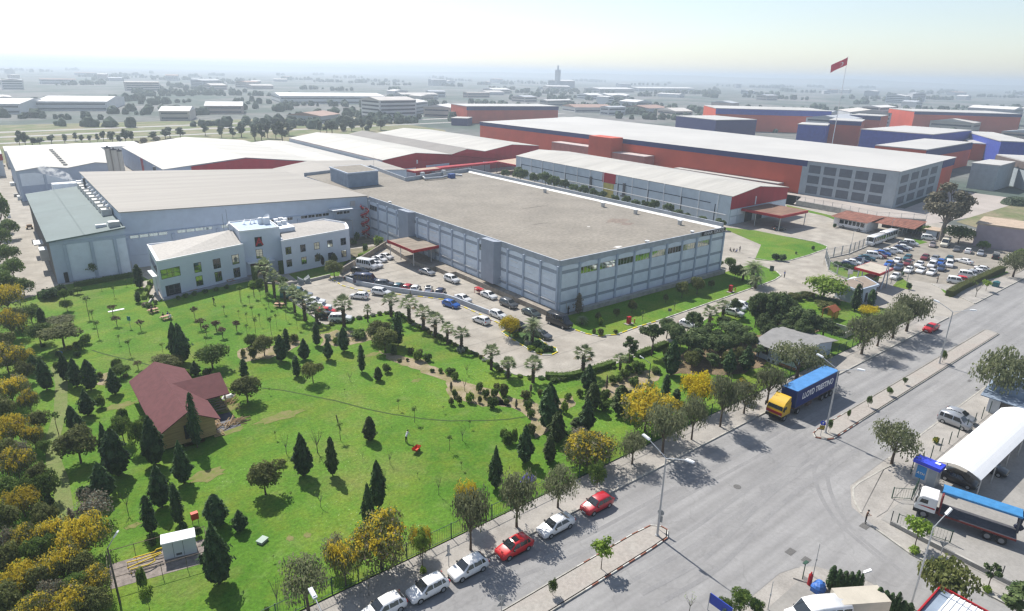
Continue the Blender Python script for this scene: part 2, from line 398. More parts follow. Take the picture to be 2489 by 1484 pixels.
for i, (r, x, y, rx, ry) in enumerate([('C2', 380, 950, 3.2, 1.1), ('C2', 1225, 375, 1.4, .7), ('C1', 1110, 850, 1.9, 1.0), ('E1', 1920, 130, 2.0, 1.3), ('C1', 2120, 870, 1.8, 1.2), ('C1', 2130, 1080, 1.8, .9), ('E2', 470, 715, .35, .5), ('E2', 630, 685, .35, .5), ('E1', 1230, 600, .8, .4), ('C2', 1640, 615, .9, .5)]):
    c = G(r, x, y)
    sheet('bare_patch', [(c.x+rx*(1+.25*math.sin(k*2.3+i))*math.cos(k*math.pi/9), c.y+ry*(1+.25*math.cos(k*1.7+i))*math.sin(k*math.pi/9)) for k in range(18)], .052, mat('dry_earth', (.20, .175, .075), rough=1, scale=1.3, col2=(.125, .165, .03), fine=.3))
# trodden furrow across the lawn
def ribbon(name, pts, wd, z, m):
    mb = MB(); P = [Vector((p[0], p[1], z)) for p in pts]
    for i in range(len(P)-1):
        d = P[i+1]-P[i]; nn = Vector((-d.y, d.x, 0)).normalized()*wd/2
        mb.poly([P[i]-nn, P[i+1]-nn, P[i+1]+nn, P[i]+nn])
    return struct(name, mb, m)
ribbon('furrow', Q('C2', (200, 685), (400, 705), (700, 765), (900, 805), (1180, 880), (1400, 925), (1700, 970), (1950, 990), (2300, 985), (2489, 975))+Q('C3', (300, 950)), .22, .056, mat('furrow_grass', (.045, .075, .02), rough=1))
ribbon('furrow', Q('C1', (850, 335), (960, 370), (1100, 405), (1240, 435), (1400, 480)), .22, .056, mat('furrow_grass', (.045, .075, .02), rough=1))
ribbon('trodden_path', Q('C1', (520, 480), (570, 640), (560, 900), (490, 1150), (500, 1383))+Q('E1', (560, 180), (590, 380), (610, 560)), 1.6, .051, mat('trodden_grass', (.125, .17, .045), rough=1, scale=.7, col2=(.17, .19, .07), fine=.3))
# ---------------------------------------------------------------- street
sheet('road', [(-220, 25.6), (47.5, 23.6), (53.5, 23.7), (55.6, 23.1), (59.5, 18), (60.5, -60), (67, -60), (66.8, 10), (67, 17.3), (69.0, 22.2), (70.0, 24.5), (74, 26.6), (78, 26.6), (420, 26.6), (420, 42.75), (-220, 42.75)], -.012, ASPH)
sheet('road', [(164.8, 42.75), (174.5, 54.8), (173.5, 56.5), (163.4, 62.2), (157.5, 66.3), (143, 62.6), (141.6, 58), (144.6, 50), (150, 42.75)], .012, mat('entrance_concrete', (.32, .295, .26), rough=.92, var=.1, scale=.3, fine=.07))
sheet('car_park', [(166.8, 78.4), (175.1, 82.4), (205, 82.6), (214, 82.6), (240, 83), (246, 60), (232, 46.6), (199, 45.2), (176, 51.5), (173.8, 55.2), (172, 62)], .02, ASPH2)
sheet('lawn', Q('B4', (1680, 965), (1920, 985), (2330, 850), (2345, 858), (1960, 1050), (1800, 1090), (1740, 1035)), .05, LAWN)
sheet('lawn', Q('B4', (1275, 985), (1350, 905), (1440, 970), (1450, 1010), (1400, 1015)), .05, LAWN)
sheet('lawn', Q('B4', (680, 850), (700, 760), (1000, 850), (1180, 910), (860, 920)), .05, LAWN)
sheet('lawn', Q('B4', (1340, 565), (1480, 545), (1600, 580), (1500, 605)), .05, LAWN)
TRK = mat('tyre_track', (.205, .202, .203), rough=.9, scale=.3, col2=(.255, .25, .247), fine=.08)
for P_ in (Q('E3', (0, 1150), (900, 820), (1750, 330))+Q('C4', (330, 1150), (900, 760), (1500, 420)), Q('E3', (1200, 1150), (1900, 760), (2400, 380))+Q('C4', (600, 1260), (1150, 930), (1800, 560)), Q('C4', (950, 1250))+Q('E4', (660, 90), (690, 260), (760, 430), (900, 640), (1150, 850), (1430, 1080)), Q('E3', (1500, 1330), (2100, 1000))+Q('E4', (150, 480), (420, 250), (700, 60))):
    for o_ in (0, 1.7):
        P2 = []
        for i in range(len(P_)-1):
            for k in range(6): P2.append((P_[i][0]+(P_[i+1][0]-P_[i][0])*k/6, P_[i][1]+(P_[i+1][1]-P_[i][1])*k/6+o_))
        for _ in range(4): P2 = [P2[0]]+[((P2[i-1][0]+2*P2[i][0]+P2[i+1][0])/4, (P2[i-1][1]+2*P2[i][1]+P2[i+1][1])/4) for i in range(1, len(P2)-1)]+[P2[-1]]
        tk_ = globals().get('tk_', 0)+1; ribbon('tyre_track', P2, .5, -.0105+.0012*tk_, TRK)
def pave(name, pts, z, m):
    mb = MB(); mb.prism([(p[0], p[1]) for p in pts], -.05, z, 0); return struct(name, mb, m)
pave('pavement', [(-220, 42.95), (150, 42.95), (146, 47.0), (-220, 47.0)], .13, PAVING)
pave('pavement', [(165.2, 43), (420, 43), (420, 45.2), (199, 45.2), (176, 51.5), (173.7, 54.6), (172.6, 54.2)], .13, PAVING)
MED1 = [(-220, 33.65), (46, 33.65), (48.6, 33.75), (49.6, 34.5), (49.5, 35.3), (48.7, 36.05), (46, 36.25), (-220, 36.3)]
MED2 = [(82.0, 33.6), (83.0, 33.2), (148, 33.3), (148.6, 35.2), (148, 35.7), (83.4, 35.7), (82, 35.5), (81.3, 34.8)]
MEDM = mat('median_paving', (.335, .315, .285), rough=.92, scale=.25, col2=(.33, .295, .265), fine=.12)
pave('median', MED1, .14, MEDM); pave('median', MED2, .14, MEDM)
sheet('paved_apron', [(40, -60), (200, -60), (200, 30), (40, 30)], -.03, PAVING)
PLZ = Q('E4', (1300, 20), (1200, 62), (1050, 150), (960, 200), (908, 250), (912, 330), (945, 415), (985, 475))
sheet('plaza', PLZ[::-1]+[(70.3, 21.9), (72.6, 21.7), (76.4, 22.3), (82.3, 22.6), (112, 22.8), (420, 22.8), (420, 26.4), (84, 26.4)], .012, PAVING)
pave('pavement', [(68.3, 21.4), (69.9, 21.0), (70.0, 20.0), (69.2, 5), (68.6, -40), (66.9, -40), (67.0, 17)], .12, PAVING)
sheet('compound', [(70.4, 21.4), (72.6, 21.5), (130, 21.8), (200, 21.8), (200, -60), (69.6, -60), (69.5, 5)], .0, mat('compound_concrete', (.27, .258, .24), rough=.93, var=.12, scale=.2, fine=.08))
pave('pavement', [(53.9, 22.5), (55.9, 22.9), (57.2, 21.9), (59.3, 17.8), (58.9, 14), (55.2, 19.4)], .12, PAVING)
sheet('compound', [(-80, 25), (48.2, 21.9), (54, 22), (58.8, 14), (59.6, -60), (-80, -60)], .0, mat('compound_concrete', (.27, .258, .24)))
def kerb(pts, cols, wd=.22, h=.14, seg=1.0, z=0.0):
    """kerb stones along a line, painted in turn"""
    mb = MB(); k = 0
    for i in range(len(pts)-1):
        a = Vector((pts[i][0], pts[i][1], 0)); b = Vector((pts[i+1][0], pts[i+1][1], 0)); d = b-a; L = d.length
        n = max(1, round(L/seg)) if len(cols) > 1 else 1
        mb.M = fr(a.x, a.y, z, math.atan2(d.y, d.x))
        for j in range(n):
            mb.box(L*j/n, -wd/2, -.04, L*(j+1)/n, wd/2, h, k % len(cols)); k += 1
    return struct('kerb', mb, cols)
KST = mat('kerb_stone', (.36, .345, .31), rough=.9, var=.2, scale=1.5)
KRED = mat('kerb_red', (.27, .12, .085), rough=.85, var=.25, scale=3); KWHT = mat('kerb_white', (.52, .50, .46), rough=.85, var=.2, scale=3); KYEL = mat('kerb_yellow', (.62, .50, .05), rough=.85, var=.2, scale=3)
kerb([(-220, 42.85), (150, 42.85)], [KST], .24, .15)
kerb([(150, 42.9), (146.5, 47), (144.9, 53), (141.9, 57.5)], [KST]); kerb([(420, 42.9), (165, 42.9), (172.6, 54.3), (173.6, 54.9)], [KST])
m1 = MED1; kerb([m1[0], (36.5, 33.65)], [KST]); kerb([(36.5, 33.65), m1[1], m1[2], m1[3], m1[4], m1[5], m1[6], (38, 36.26)], [KWHT, KRED], seg=.9); kerb([(38, 36.26), m1[7]], [KST])
m2 = MED2; kerb([(91, 33.25), m2[1], m2[0], m2[7], m2[6], m2[5], (91, 35.7)], [KWHT, KRED], seg=.9); kerb([(91, 33.25), m2[2], m2[3], m2[4], (91, 35.7)], [KST])
kerb([(420, 26.45), (84, 26.45)]+PLZ, [KST], h=.04); kerb([(66.9, -40), (67, 17), (68.3, 21.5)], [KST])
kerb(Q('C3', (712, 132), (850, 181), (970, 206), (1140, 191), (1330, 121))+Q('B3', (1540, 1301)), [KWHT, KYEL], seg=1.4)
kerb(Q('B3', (1540, 1301), (2489, 971))+Q('B4', (180, 931), (242, 890), (200, 850), (0, 776)), [KST, KWHT], seg=1.5)
kerb(Q('B4', (-60, 720), (150, 756), (320, 751), (500, 699), (662, 641), (670, 618), (560, 579), (300, 529)), [KWHT, KST], seg=1.5)
kerb(isl+[isl[0]], [KWHT, KYEL], seg=1.3)
WALLKERB = Q('B2', (840, 910), (950, 982), (1100, 1022), (1400, 1057), (1700, 1087), (1890, 1112), (2080, 1182), (2400, 1330), (2489, 1375))
kerb(WALLKERB, [KYEL, KWHT], seg=1.2)
kerb(DRIVE_EDGE, [KST], h=.12)
kerb([(47.4, 140.2), (44.0, 130), (44.0, 113)], [KST])
# slab joints of the concrete yard, manholes and drain covers
mb = MB()
for x in range(46, 84, 6): mb.box(x, 86, .010, x+.07, 150, .014)
for y in range(70, 156, 6): mb.box(46, y, .016, 83, y+.07, .020)
for x in range(90, 240, 8): mb.box(x, 69.5, .010, x+.08, 76, .014)
struct('slab_joints', mb, mat('joint_dark', (.25, .235, .21), rough=1))
def cover(r, x, y, sx, sy, m, round_=False):
    c = G(r, x, y); mb = MB()
    if round_: mb.cyl((c.x, c.y, -.01), (c.x, c.y, .012), sx, n=16)
    else: mb.box(c.x-sx, c.y-sy, -.01, c.x+sx, c.y+sy, .012)
    return mb
for i, (r, x, y, sx, sy, rd, lab) in enumerate([('E3', 2255, 235, .45, 0, True, 'round iron manhole cover in the junction asphalt'), ('E4', 330, 835, .55, .35, False, 'rectangular drain grating in the side road by the barrier gate'), ('E4', 475, 912, .45, .35, False, 'square drain grating on the kerb apron above the gate post'), ('E4', 1015, 600, .5, .4, False, 'square grating at the feet of the man in the road'), ('C4', 1985, 615, .5, .2, False, 'narrow slot drain in the carriageway left of the leaning tree'), ('C4', 2060, 700, .5, .2, False, 'narrow slot drain nearest the leaning tree'), ('C4', 865, 540, .4, .25, False, 'small drain grating behind the blue container')]):
    single('drain_cover', cover(r, x, y, sx, sy, None, rd), mat('cast_iron', (.12, .115, .11), rough=.7, var=.2, scale=8), lab, 'drain cover', 'drain covers')
# ---------------------------------------------------------------- far motorway bands
CARR = mat('far_road', (.36, .345, .33), rough=.95, var=.1, scale=.05)
def band(name, a, b, wd, z=-.02):
    ribbon(name, [a, b], wd, z, CARR)
band('far_road', (-500, 432), (520, 560), 7); band('far_road', (-500, 470), (560, 610), 9); band('far_road', (-500, 505), (560, 650), 9)
# ---------------------------------------------------------------- haze
mb = MB(); mb.box(-13000, -13000, -1.2, 13000, 13000, 85)
hz = obj('haze', mb.mesh('haze', [])); tag(hz, kind='stuff')
hm = bpy.data.materials.new('haze_air'); hm.use_nodes = True; nt = hm.node_tree; nt.nodes.remove(nt.nodes['Principled BSDF'])
pv = nt.nodes.new('ShaderNodeVolumePrincipled'); pv.inputs['Density'].default_value = .00034; pv.inputs['Color'].default_value = (.66, .745, .845, 1); pv.inputs['Anisotropy'].default_value = .35
nt.links.new(pv.outputs['Volume'], nt.nodes['Material Output'].inputs['Volume']); hz.data.materials.append(hm); hz.display_type = 'WIRE'
# ---------------------------------------------------------------- foliage
L_DARK = leafmat('dark_conifer_leaf', (.034, .074, .026), (.088, .150, .050), .3)
L_CYP2 = leafmat('olive_conifer_leaf', (.040, .070, .018), (.10, .14, .04), .25)
L_GREEN = leafmat('green_leaf', (.070, .128, .024), (.155, .22, .048), .4)
L_OLIVE = leafmat('olive_leaf', (.095, .115, .032), (.19, .205, .070), .45)
L_PEPPER = leafmat('grey_green_leaf', (.115, .135, .065), (.22, .235, .125), .5)
L_PINE = leafmat('pine_needle', (.062, .105, .036), (.15, .20, .075), .4)
L_LIGHT = leafmat('light_green_leaf', (.145, .232, .029), (.290, .406, .065), .45)
L_YEL = leafmat('yellow_blossom', (.42, .33, .012), (.60, .48, .02), .4)
L_YEL2 = leafmat('ochre_blossom', (.42, .33, .022), (.60, .47, .045), .45)
L_GREY = leafmat('silver_leaf', (.160, .189, .138), (.290, .319, .246), .2)
L_RED = leafmat('bronze_leaf', (.10, .062, .038), (.17, .13, .075), .3)
L_BROWN = leafmat('brown_leaf', (.17, .14, .095), (.29, .25, .18), .35)
L_PALM = leafmat('palm_leaf', (.15, .19, .085), (.28, .32, .17), .4, .45)
L_DRY = leafmat('dry_palm_leaf', (.189, .138, .080), (.304, .232, .131), .15)
L_EUC = leafmat('eucalyptus_leaf', (.094, .090, .061), (.217, .196, .138), .2)
L_FAR = leafmat('far_tree_leaf', (.041, .065, .036), (.087, .123, .065), .15)
RND = random.Random(5)
def leafq(mb, p, n, s, asp=1.0, up=None, tone=None, mi=0):
    n = Vector(n)
    if n.length < 1e-5: n = Vector((0, 0, 1))
    n.normalize()
    a = n.cross(up if up is not None else Vector((RND.uniform(-1, 1), RND.uniform(-1, 1), RND.uniform(-1, 1))))
    if a.length < 1e-4: a = n.cross(Vector((1, 0, .1)))
    a.normalize(); b = n.cross(a)
    a = a*s*.5; b = b*s*.5*asp; p = Vector(p); k = n*s*.18
    mb.add([p-a-b*.6+k*0, p+a*.9-b+k, p+a+b*.7, p-a*.8+b+k], [(0, 1, 2, 3)], mi)
    mb.tone.append(RND.random() if tone is None else min(1, max(0, tone+RND.uniform(-.3, .3))))
def rdir(rn=None):
    while True:
        v = Vector((RND.uniform(-1, 1), RND.uniform(-1, 1), RND.uniform(-1, 1)))
        if .05 < v.length < 1: return v.normalized()
def crown(lobes, n, s, asp=1.0, droop=0.0, mi_fn=None, lump=.35, fill=.35, flat=0.0, seed=1):
    mb = MB(); mb.tone = []
    ws = [(l[3]*l[4]*l[5])**.67 for l in lobes]; tot = sum(ws)
    for l, w in zip(lobes, ws):
        for i in range(int(n*w/tot)):
            d = rdir()
            if d.z < -.35 and RND.random() < .6: d.z = -d.z
            k = 1+lump*noise.noise(Vector(d)*2.3+Vector((l[0]*5+seed, l[1]*3, l[2])))
            r = k*(1-fill*RND.random()**1.6)
            p = Vector((l[0]+d.x*l[3]*r, l[1]+d.y*l[4]*r, l[2]+d.z*l[5]*r))
            nn = d*.8+rdir()*.75; nn.z += .35+flat
            tone = .5+1.5*noise.noise(p*1.3+Vector((seed*7, 0, 0)))
            mi = mi_fn(p, d) if mi_fn else 0
            sz = s*RND.uniform(.6, 1.35)
            if droop > 0 and RND.random() < droop:
                nn = Vector((d.x+RND.uniform(-.5, .5), d.y+RND.uniform(-.5, .5), .1)); leafq(mb, p-Vector((0, 0, sz*.5)), nn, sz*.75, 2.3, Vector((0, 0, 1)), tone, mi)
                mb.f and None
            else: leafq(mb, p, nn, sz, asp, None, tone, mi)
    return mb
def limbs(mb, base, tips, r0, r1=.03, bend=.25, n=6):
    for t in tips:
        b = Vector(base); t = Vector(t); m = (b+t)/2+Vector((RND.uniform(-bend, bend), RND.uniform(-bend, bend), RND.uniform(0, bend)))
        mb.tube([b, m, t], [r0, r0*.65, r1], n)
PROTO = {}
def proto(kind, name, crown_mb, cmats, trunk_mb, tmat, h, w, crown_name='crown'):
    """a reference plant, h metres tall and w wide, kept as the first of its kind"""
    PROTO.setdefault(kind, []).append(dict(name=name, c=crown_mb.mesh('crown', cmats) if crown_mb else None, t=trunk_mb.mesh('trunk', [tmat]) if trunk_mb else None, h=h, w=w, cn=crown_name))
def lobeset(k, w, h, z, sq=.6):
    out = []
    for i in range(k):
        a = 2*math.pi*i/k+RND.uniform(-.4, .4); r = w*RND.uniform(.25, .38)
        out.append((r*math.cos(a), r*math.sin(a), z+RND.uniform(-.15, .2)*h, w*RND.uniform(.22, .32), w*RND.uniform(.22, .32), h*RND.uniform(.3, .42)))
    out.append((0, 0, z+.12*h, w*.3, w*.3, h*.42))
    return out
# cone-shaped conifers -------------------------------------------------------
def conifer(seed, mats, h=7.0, w=2.6, n=2600, bulge=.42, tips=1, skirt=.09):
    mb = MB(); mb.tone = []
    def rad(t):
        t = min(1, max(0, t))
        return (w/2)*(.34+.66*(t/.32)**.65 if t < .32 else ((1-t)/.68)**bulge)
    # dense inside so that no sky shows through the middle
    core = [(0, 0, h*(skirt+t*.86)) for t in (0, .08, .2, .4, .6, .8, 1.0)]
    nf = len(mb.f); mb.tube(core, [rad(t)*.72 if t < 1 else .02 for t in (0.02, .08, .2, .4, .6, .8, 1.0)], 9)
    mb.tone += [.25]*(len(mb.f)-nf)
    for i in range(n):
        t = 1-math.sqrt(RND.random()) if bulge > .7 else RND.random()**1.25
        a = RND.uniform(0, 2*math.pi)
        lump = 1+.75*noise.noise(Vector((math.cos(a)*2.1, math.sin(a)*2.1, t*7+seed*9)))+.08*math.sin(t*h*5+seed)
        r = rad(t)*lump*RND.uniform(.72, 1.06)
        z = h*(skirt+t*(1-skirt))
        d = Vector((math.cos(a), math.sin(a), 0))
        leafq(mb, d*r+Vector((0, 0, z)), d*.7+Vector((0, 0, .55))+rdir()*.45, RND.uniform(.14, .32)*w/2.6*1.1, 1.8, Vector((0, 0, 1)), .5+1.3*noise.noise(Vector((d.x*2, d.y*2, t*7+seed))))
    tr = MB(); tr.tube([(0, 0, -.1), (0, 0, h*.3)], [.12*w/2.6*1.3, .07], 7)
    return mb, tr
for sd in (1, 2, 3):
    c, t = conifer(sd, None, bulge=(.6, .72, .85)[sd-1]); proto('conifer', 'conifer', c, [L_DARK], t, BARK, 7, 2.6)
for sd in (4, 5):
    c, t = conifer(sd, None, bulge=.5, w=2.2); proto('olive_conifer', 'conifer', c, [L_CYP2], t, BARK, 7, 2.2)
for sd in (6, 7):
    c, t = conifer(sd, None, h=7, w=1.6, bulge=.45, n=1300); proto('column', 'cypress', c, [L_DARK], t, BARK, 7, 1.6)
c, t = conifer(8, None, h=4, w=.9, bulge=.55, n=500); proto('brown_column', 'cypress', c, [L_BROWN], t, BARK, 4, .9)
# round broadleaf -----------------------------------------------------------
def broad(kind, name, mats, seed, n=2600, s=.24, w=5.0, h=4.6, stem=1.3, droop=0., k=6, mi_fn=None, tm=BARK, flat=0., asp=1.2, fill=.4, thick=.14, lump=.35, ch=None):
    z = stem+(h-stem)*.47; hh = (h-stem) if ch is None else ch
    lb = lobeset(k, w, hh, z)
    c = crown(lb, n, s, asp, droop, mi_fn, seed=seed, flat=flat, fill=fill, lump=lump)
    t = MB(); t.tube([(0, 0, -.15), (.05, .03, stem*.5), (.02, -.04, stem*1.05)], [thick*1.3, thick, thick*.85], 8)
    limbs(t, (.02, -.04, stem), [(l[0]*.9, l[1]*.9, l[2]) for l in lb], thick*.6)
    proto(kind, name, c, mats, t, tm, h, w)
for sd in (11, 12): broad('round', 'round_tree', [L_GREEN], sd)
for sd in (13, 14): broad('olive_round', 'round_tree', [L_OLIVE], sd, n=2800)
broad('flat', 'flat_topped_tree', [L_OLIVE], 15, h=4.2, stem=2.1, flat=.5, n=2600)
for sd in (16, 17, 18): broad('pepper', 'pepper_tree', [L_PEPPER], sd, n=2500, s=.2, w=6, h=6.2, stem=1.9, droop=.65, k=7, tm=BARK, thick=.2, fill=.6, lump=.5)
broad('weeping', 'weeping_tree', [L_OLIVE], 19, n=1500, s=.25, w=4.4, h=4.2, stem=1.7, droop=.75, thick=.1)
def blossom(th, sd):
    return lambda p, d: (1 if (noise.noise(p*1.1+Vector((sd, 0, 0)))+.55*d.z+RND.uniform(-.25, .25)) > th else (2 if RND.random() < .18 else 0))
for i, th in enumerate((.12, .3, .48)):
    broad('mimosa', 'mimosa_tree', [L_OLIVE, L_YEL2, L_BROWN], 21+i, n=5200, s=.185, w=6.4, h=5.4, stem=1.2, k=9, droop=.4, mi_fn=blossom(th, 21+i), lump=.45, fill=.45)
broad('bright_mimosa', 'mimosa_tree', [L_GREEN, L_YEL, L_OLIVE], 27, n=3600, s=.19, w=5.4, h=5.6, stem=1.3, k=8, droop=.5, mi_fn=blossom(-.3, 27), lump=.5, fill=.5)
broad('grey_thicket', 'grey_thicket', [L_BROWN, L_GREY], 28, n=1500, s=.2, w=5, h=4, stem=.6, k=7, mi_fn=lambda p, d: RND.random() < .3, fill=.6)
broad('light', 'light_green_tree', [L_LIGHT], 29, n=2000, s=.26, w=6, h=5.4, stem=1.4, k=9, fill=.75, lump=.5, thick=.2)
broad('small_light', 'light_green_tree', [L_LIGHT], 30, n=520, s=.24, w=2.4, h=3.6, stem=1.6, k=5, fill=.7, thick=.05)
# umbrella pines -------------------------------------------------------------
for sd in (31, 32, 33):
    lb = []
    for i in range(15):
        a = RND.uniform(0, 2*math.pi); r = 2.4*math.sqrt(RND.random())
        lb.append((r*math.cos(a), r*math.sin(a), 4.9-.22*r*r+RND.uniform(-.7, .5), RND.uniform(.8, 1.2), RND.uniform(.8, 1.2), RND.uniform(.65, 1.0)))
    c = crown(lb, 3800, .21, 1.5, seed=sd, flat=.15, fill=.5)
    t = MB(); t.tube([(0, 0, -.15), (.12, .05, 1.6), (.02, .1, 3.4)], [.2, .15, .11], 8); limbs(t, (.02, .1, 3.3), [(l[0]*.9, l[1]*.9, l[2]-.2) for l in lb], .07)
    proto('pine', 'pine_tree', c, [L_PINE], t, BARK, 6.2, 6.6)
for sd in (34, 35):
    lb = []
    for i in range(12):
        a = RND.uniform(0, 2*math.pi); z = RND.uniform(2.4, 5.6); r = (1.5 if z < 4.6 else .9)*RND.uniform(.3, 1)
        lb.append((r*math.cos(a), r*math.sin(a), z, RND.uniform(.5, .75), RND.uniform(.5, .75), RND.uniform(.32, .5)))
    c = crown(lb, 1300, .22, 1.5, seed=sd, fill=.6); t = MB(); t.tube([(0, 0, -.15), (.05, .05, 2), (0, 0, 5.3)], [.13, .1, .04], 8)
    limbs(t, (0, 0, 2.2), [(l[0]*.9, l[1]*.9, l[2]-.1) for l in lb], .045, .015)
    proto('young_pine', 'pine_tree', c, [L_PINE], t, BARK, 6, 4.2)
# big gum tree ----------------------------------------------------------------
lb = []
for i in range(22):
    a = RND.uniform(0, 2*math.pi); z = RND.uniform(8.5, 17.2); r = 4.6*math.sqrt(max(.05, 1-((z-12.6)/5.6)**2))*RND.uniform(.35, 1)
    lb.append((r*math.cos(a), r*math.sin(a), z, RND.uniform(1.3, 2.1), RND.uniform(1.3, 2.1), RND.uniform(1.1, 1.7)))
c = crown(lb, 4800, .42, 1.4, droop=.3, seed=40, fill=.5); t = MB(); t.tube([(0, 0, -.2), (.1, 0, 3.5), (-.2, .2, 7.5)], [.6, .48, .38], 10); limbs(t, (-.1, .1, 5.2), [(l[0]*.85, l[1]*.85, l[2]-.3) for l in lb[:14]], .22, .05, .7)
proto('gum', 'gum_tree', c, [L_EUC], t, BARKG, 18.2, 11.5)
# roadside row far away -------------------------------------------------------
for sd in (41, 42, 43):
    lb = []
    for i in range(9):
        a = RND.uniform(0, 2*math.pi); z = RND.uniform(4, 11.5); r = 2.0*RND.uniform(.2, 1)
        lb.append((r*math.cos(a), r*math.sin(a), z, RND.uniform(1.2, 1.9), RND.uniform(1.2, 1.9), RND.uniform(1.3, 2.1)))
    c = crown(lb, 650, .75, 1.3, seed=sd, fill=.6); t = MB(); t.tube([(0, 0, -.3), (.1, 0, 3), (0, .2, 9)], [.3, .22, .1], 6); limbs(t, (0, 0, 3.2), [(l[0], l[1], l[2]) for l in lb[:6]], .13, .04, .4)
    proto('far_tree', 'roadside_tree', c, [L_FAR], t, BARK, 13, 6.5)
# palms ------------------------------------------------------------------------
def fan_palm(sd, h=5.6, trunk=3.6, R=1.25, n=24):
    c = MB(); c.tone = []; top = Vector((0, 0, trunk))
    for i in range(n):
        a = i*2.399+RND.uniform(-.2, .2); e = RAD(72-92*(i/n)**.7)+RND.uniform(-.12, .12); dry = 1 if i > n*.9 else 0
        d = Vector((math.cos(a)*math.cos(e), math.sin(a)*math.cos(e), math.sin(e)))
        pl = RND.uniform(.9, 1.35); hub = top+d*pl+Vector((0, 0, .15))
        side = d.cross(Vector((0, 0, 1))); side.normalize(); upv = side.cross(d)
        nf = len(c.f); c.tube([top, hub], [.03, .02], 3, dry, False); c.tone += [.6]*(len(c.f)-nf)
        for k in range(9):
            t = (k-4)/4*1.15; dd = d*math.cos(t)+side*math.sin(t)*1.0; dd.normalize(); ll = R*(1-.18*abs(t))
            tip = hub+dd*ll+Vector((0, 0, -.2*ll*RND.uniform(.4, 1.4))); mid = hub+dd*ll*.55+upv*.03
            wv = dd.cross(upv); wv.normalize(); wv *= .10
            c.add([hub, mid-wv, tip, mid+wv], [(0, 1, 2, 3)], dry); c.tone.append(RND.random())
    t = MB(); zs = [0, .25, trunk*.35, trunk*.7, trunk*.95, trunk+.15]
    t.tube([(0, 0, z-.1) for z in zs], [.42, .36, .30, .33, .40, .18], 10)
    for i in range(46):     # stubs of cut leaf bases
        a = i*2.399; z = trunk*(.2+.78*i/46); r = .31
        t.tube([(r*math.cos(a), r*math.sin(a), z), ((r+.13)*math.cos(a), (r+.13)*math.sin(a), z+.24)], [.07, .02], 4)
    proto('fan_palm', 'fan_palm', c, [L_PALM, L_DRY], t, mat('palm_trunk', (.085, .062, .045), rough=1, var=.3, scale=4), trunk+1.75, 4.4)
for sd in (1, 2, 3): fan_palm(sd)
def date_palm(sd, trunk=2.6, n=38, R=2.6):
    c = MB(); c.tone = []; top = Vector((0, 0, trunk))
    for i in range(n):
        a = i*2.399; e = RAD(82-95*(i/n)); d = Vector((math.cos(a), math.sin(a), 0)); P = []
        for k in range(9):
            s = k/8; P.append(top+d*(R*s*math.cos(e*(1-.35*s)))+Vector((0, 0, R*(s*math.sin(e)-.55*s*s))))
        side = d.cross(Vector((0, 0, 1)))
        for k in range(8):
            p = P[k]; q = P[k+1]; ln = .62*math.sin(math.pi*min(1, .18+k/9.5))
            for sg in (-1, 1):
                tip = (p+q)/2+side*sg*ln+(q-p)*1.0+Vector((0, 0, -.12*ln))
                c.add([p, q, tip], [(0, 1, 2) if sg > 0 else (0, 2, 1)], 0); c.tone.append(RND.random())
    t = MB(); t.tube([(0, 0, -.1), (0, 0, trunk*.5), (0, 0, trunk), (0, 0, trunk+.3)], [.42, .36, .42, .2], 10)
    proto('date_palm', 'date_palm', c, [L_PALM], t, mat('palm_trunk', (.085, .062, .045)), trunk+2.4, 5.0)
date_palm(1)
# saplings ----------------------------------------------------------------------
for sd in (51, 52, 53):
    lb = [(RND.uniform(-.25, .25), RND.uniform(-.25, .25), 2.5+RND.uniform(-.2, .3), .5, .5, .38) for _ in range(4)]
    c = crown(lb, 64, .15, 1.6, seed=sd, fill=.95); t = MB(); t.tube([(0, 0, -.1), (.05, .02, 1.3), (0, 0, 2.6)], [.045, .035, .02], 5); limbs(t, (.02, 0, 1.9), [(l[0]*1.6, l[1]*1.6, l[2]) for l in lb], .015, .006, .05, 4)
    proto('sapling', 'sapling', c, [L_GREEN], t, BARK, 3, 1.5)
for sd in (54, 55, 56):
    c = MB(); c.tone = []; t = MB(); t.tube([(0, 0, -.1), (.03, .02, 1.1)], [.07, .05], 6); tips = []
    for i in range(7):
        a = i*.9+RND.uniform(-.3, .3); m = Vector((.35*math.cos(a), .35*math.sin(a), 1.7+RND.uniform(-.1, .2))); e = m+Vector((.5*math.cos(a)+RND.uniform(-.2, .2), .5*math.sin(a)+RND.uniform(-.2, .2), .9+RND.uniform(-.2, .3)))
        t.tube([(.03, .02, 1.05), m, e], [.04, .028, .008], 4); tips.append(e)
        for _ in range(3):
            e2 = m+(e-m)*RND.uniform(.3, .7); t.tube([e2, e2+rdir()*.25+Vector((0, 0, .3))], [.014, .004], 3)
    for e in tips:
        for _ in range(4): leafq(c, e+rdir()*.22, rdir(), .12)
    proto('bare', 'bare_tree', c, [L_LIGHT], t, mat('grey_bark', (.15, .14, .11), rough=1, var=.2, scale=3), 3, 2.2)
for sd in (57, 58):
    lb = [(.55*math.cos(a), .55*math.sin(a), 1.75+RND.uniform(-.15, .2), .38, .38, .33) for a in (0, 1.3, 2.5, 3.8, 5.1)]+[(0, 0, 2.0, .4, .4, .33)]
    c = crown(lb, 190, .15, 1.4, seed=sd, fill=.95); t = MB(); t.tube([(0, 0, -.1), (.04, 0, .8)], [.06, .05], 6); limbs(t, (.04, 0, .75), [(l[0], l[1], l[2]) for l in lb], .03, .01, .08, 4)
    proto('bronze', 'bronze_tree', c, [L_RED], t, BARK, 2.4, 2.0)
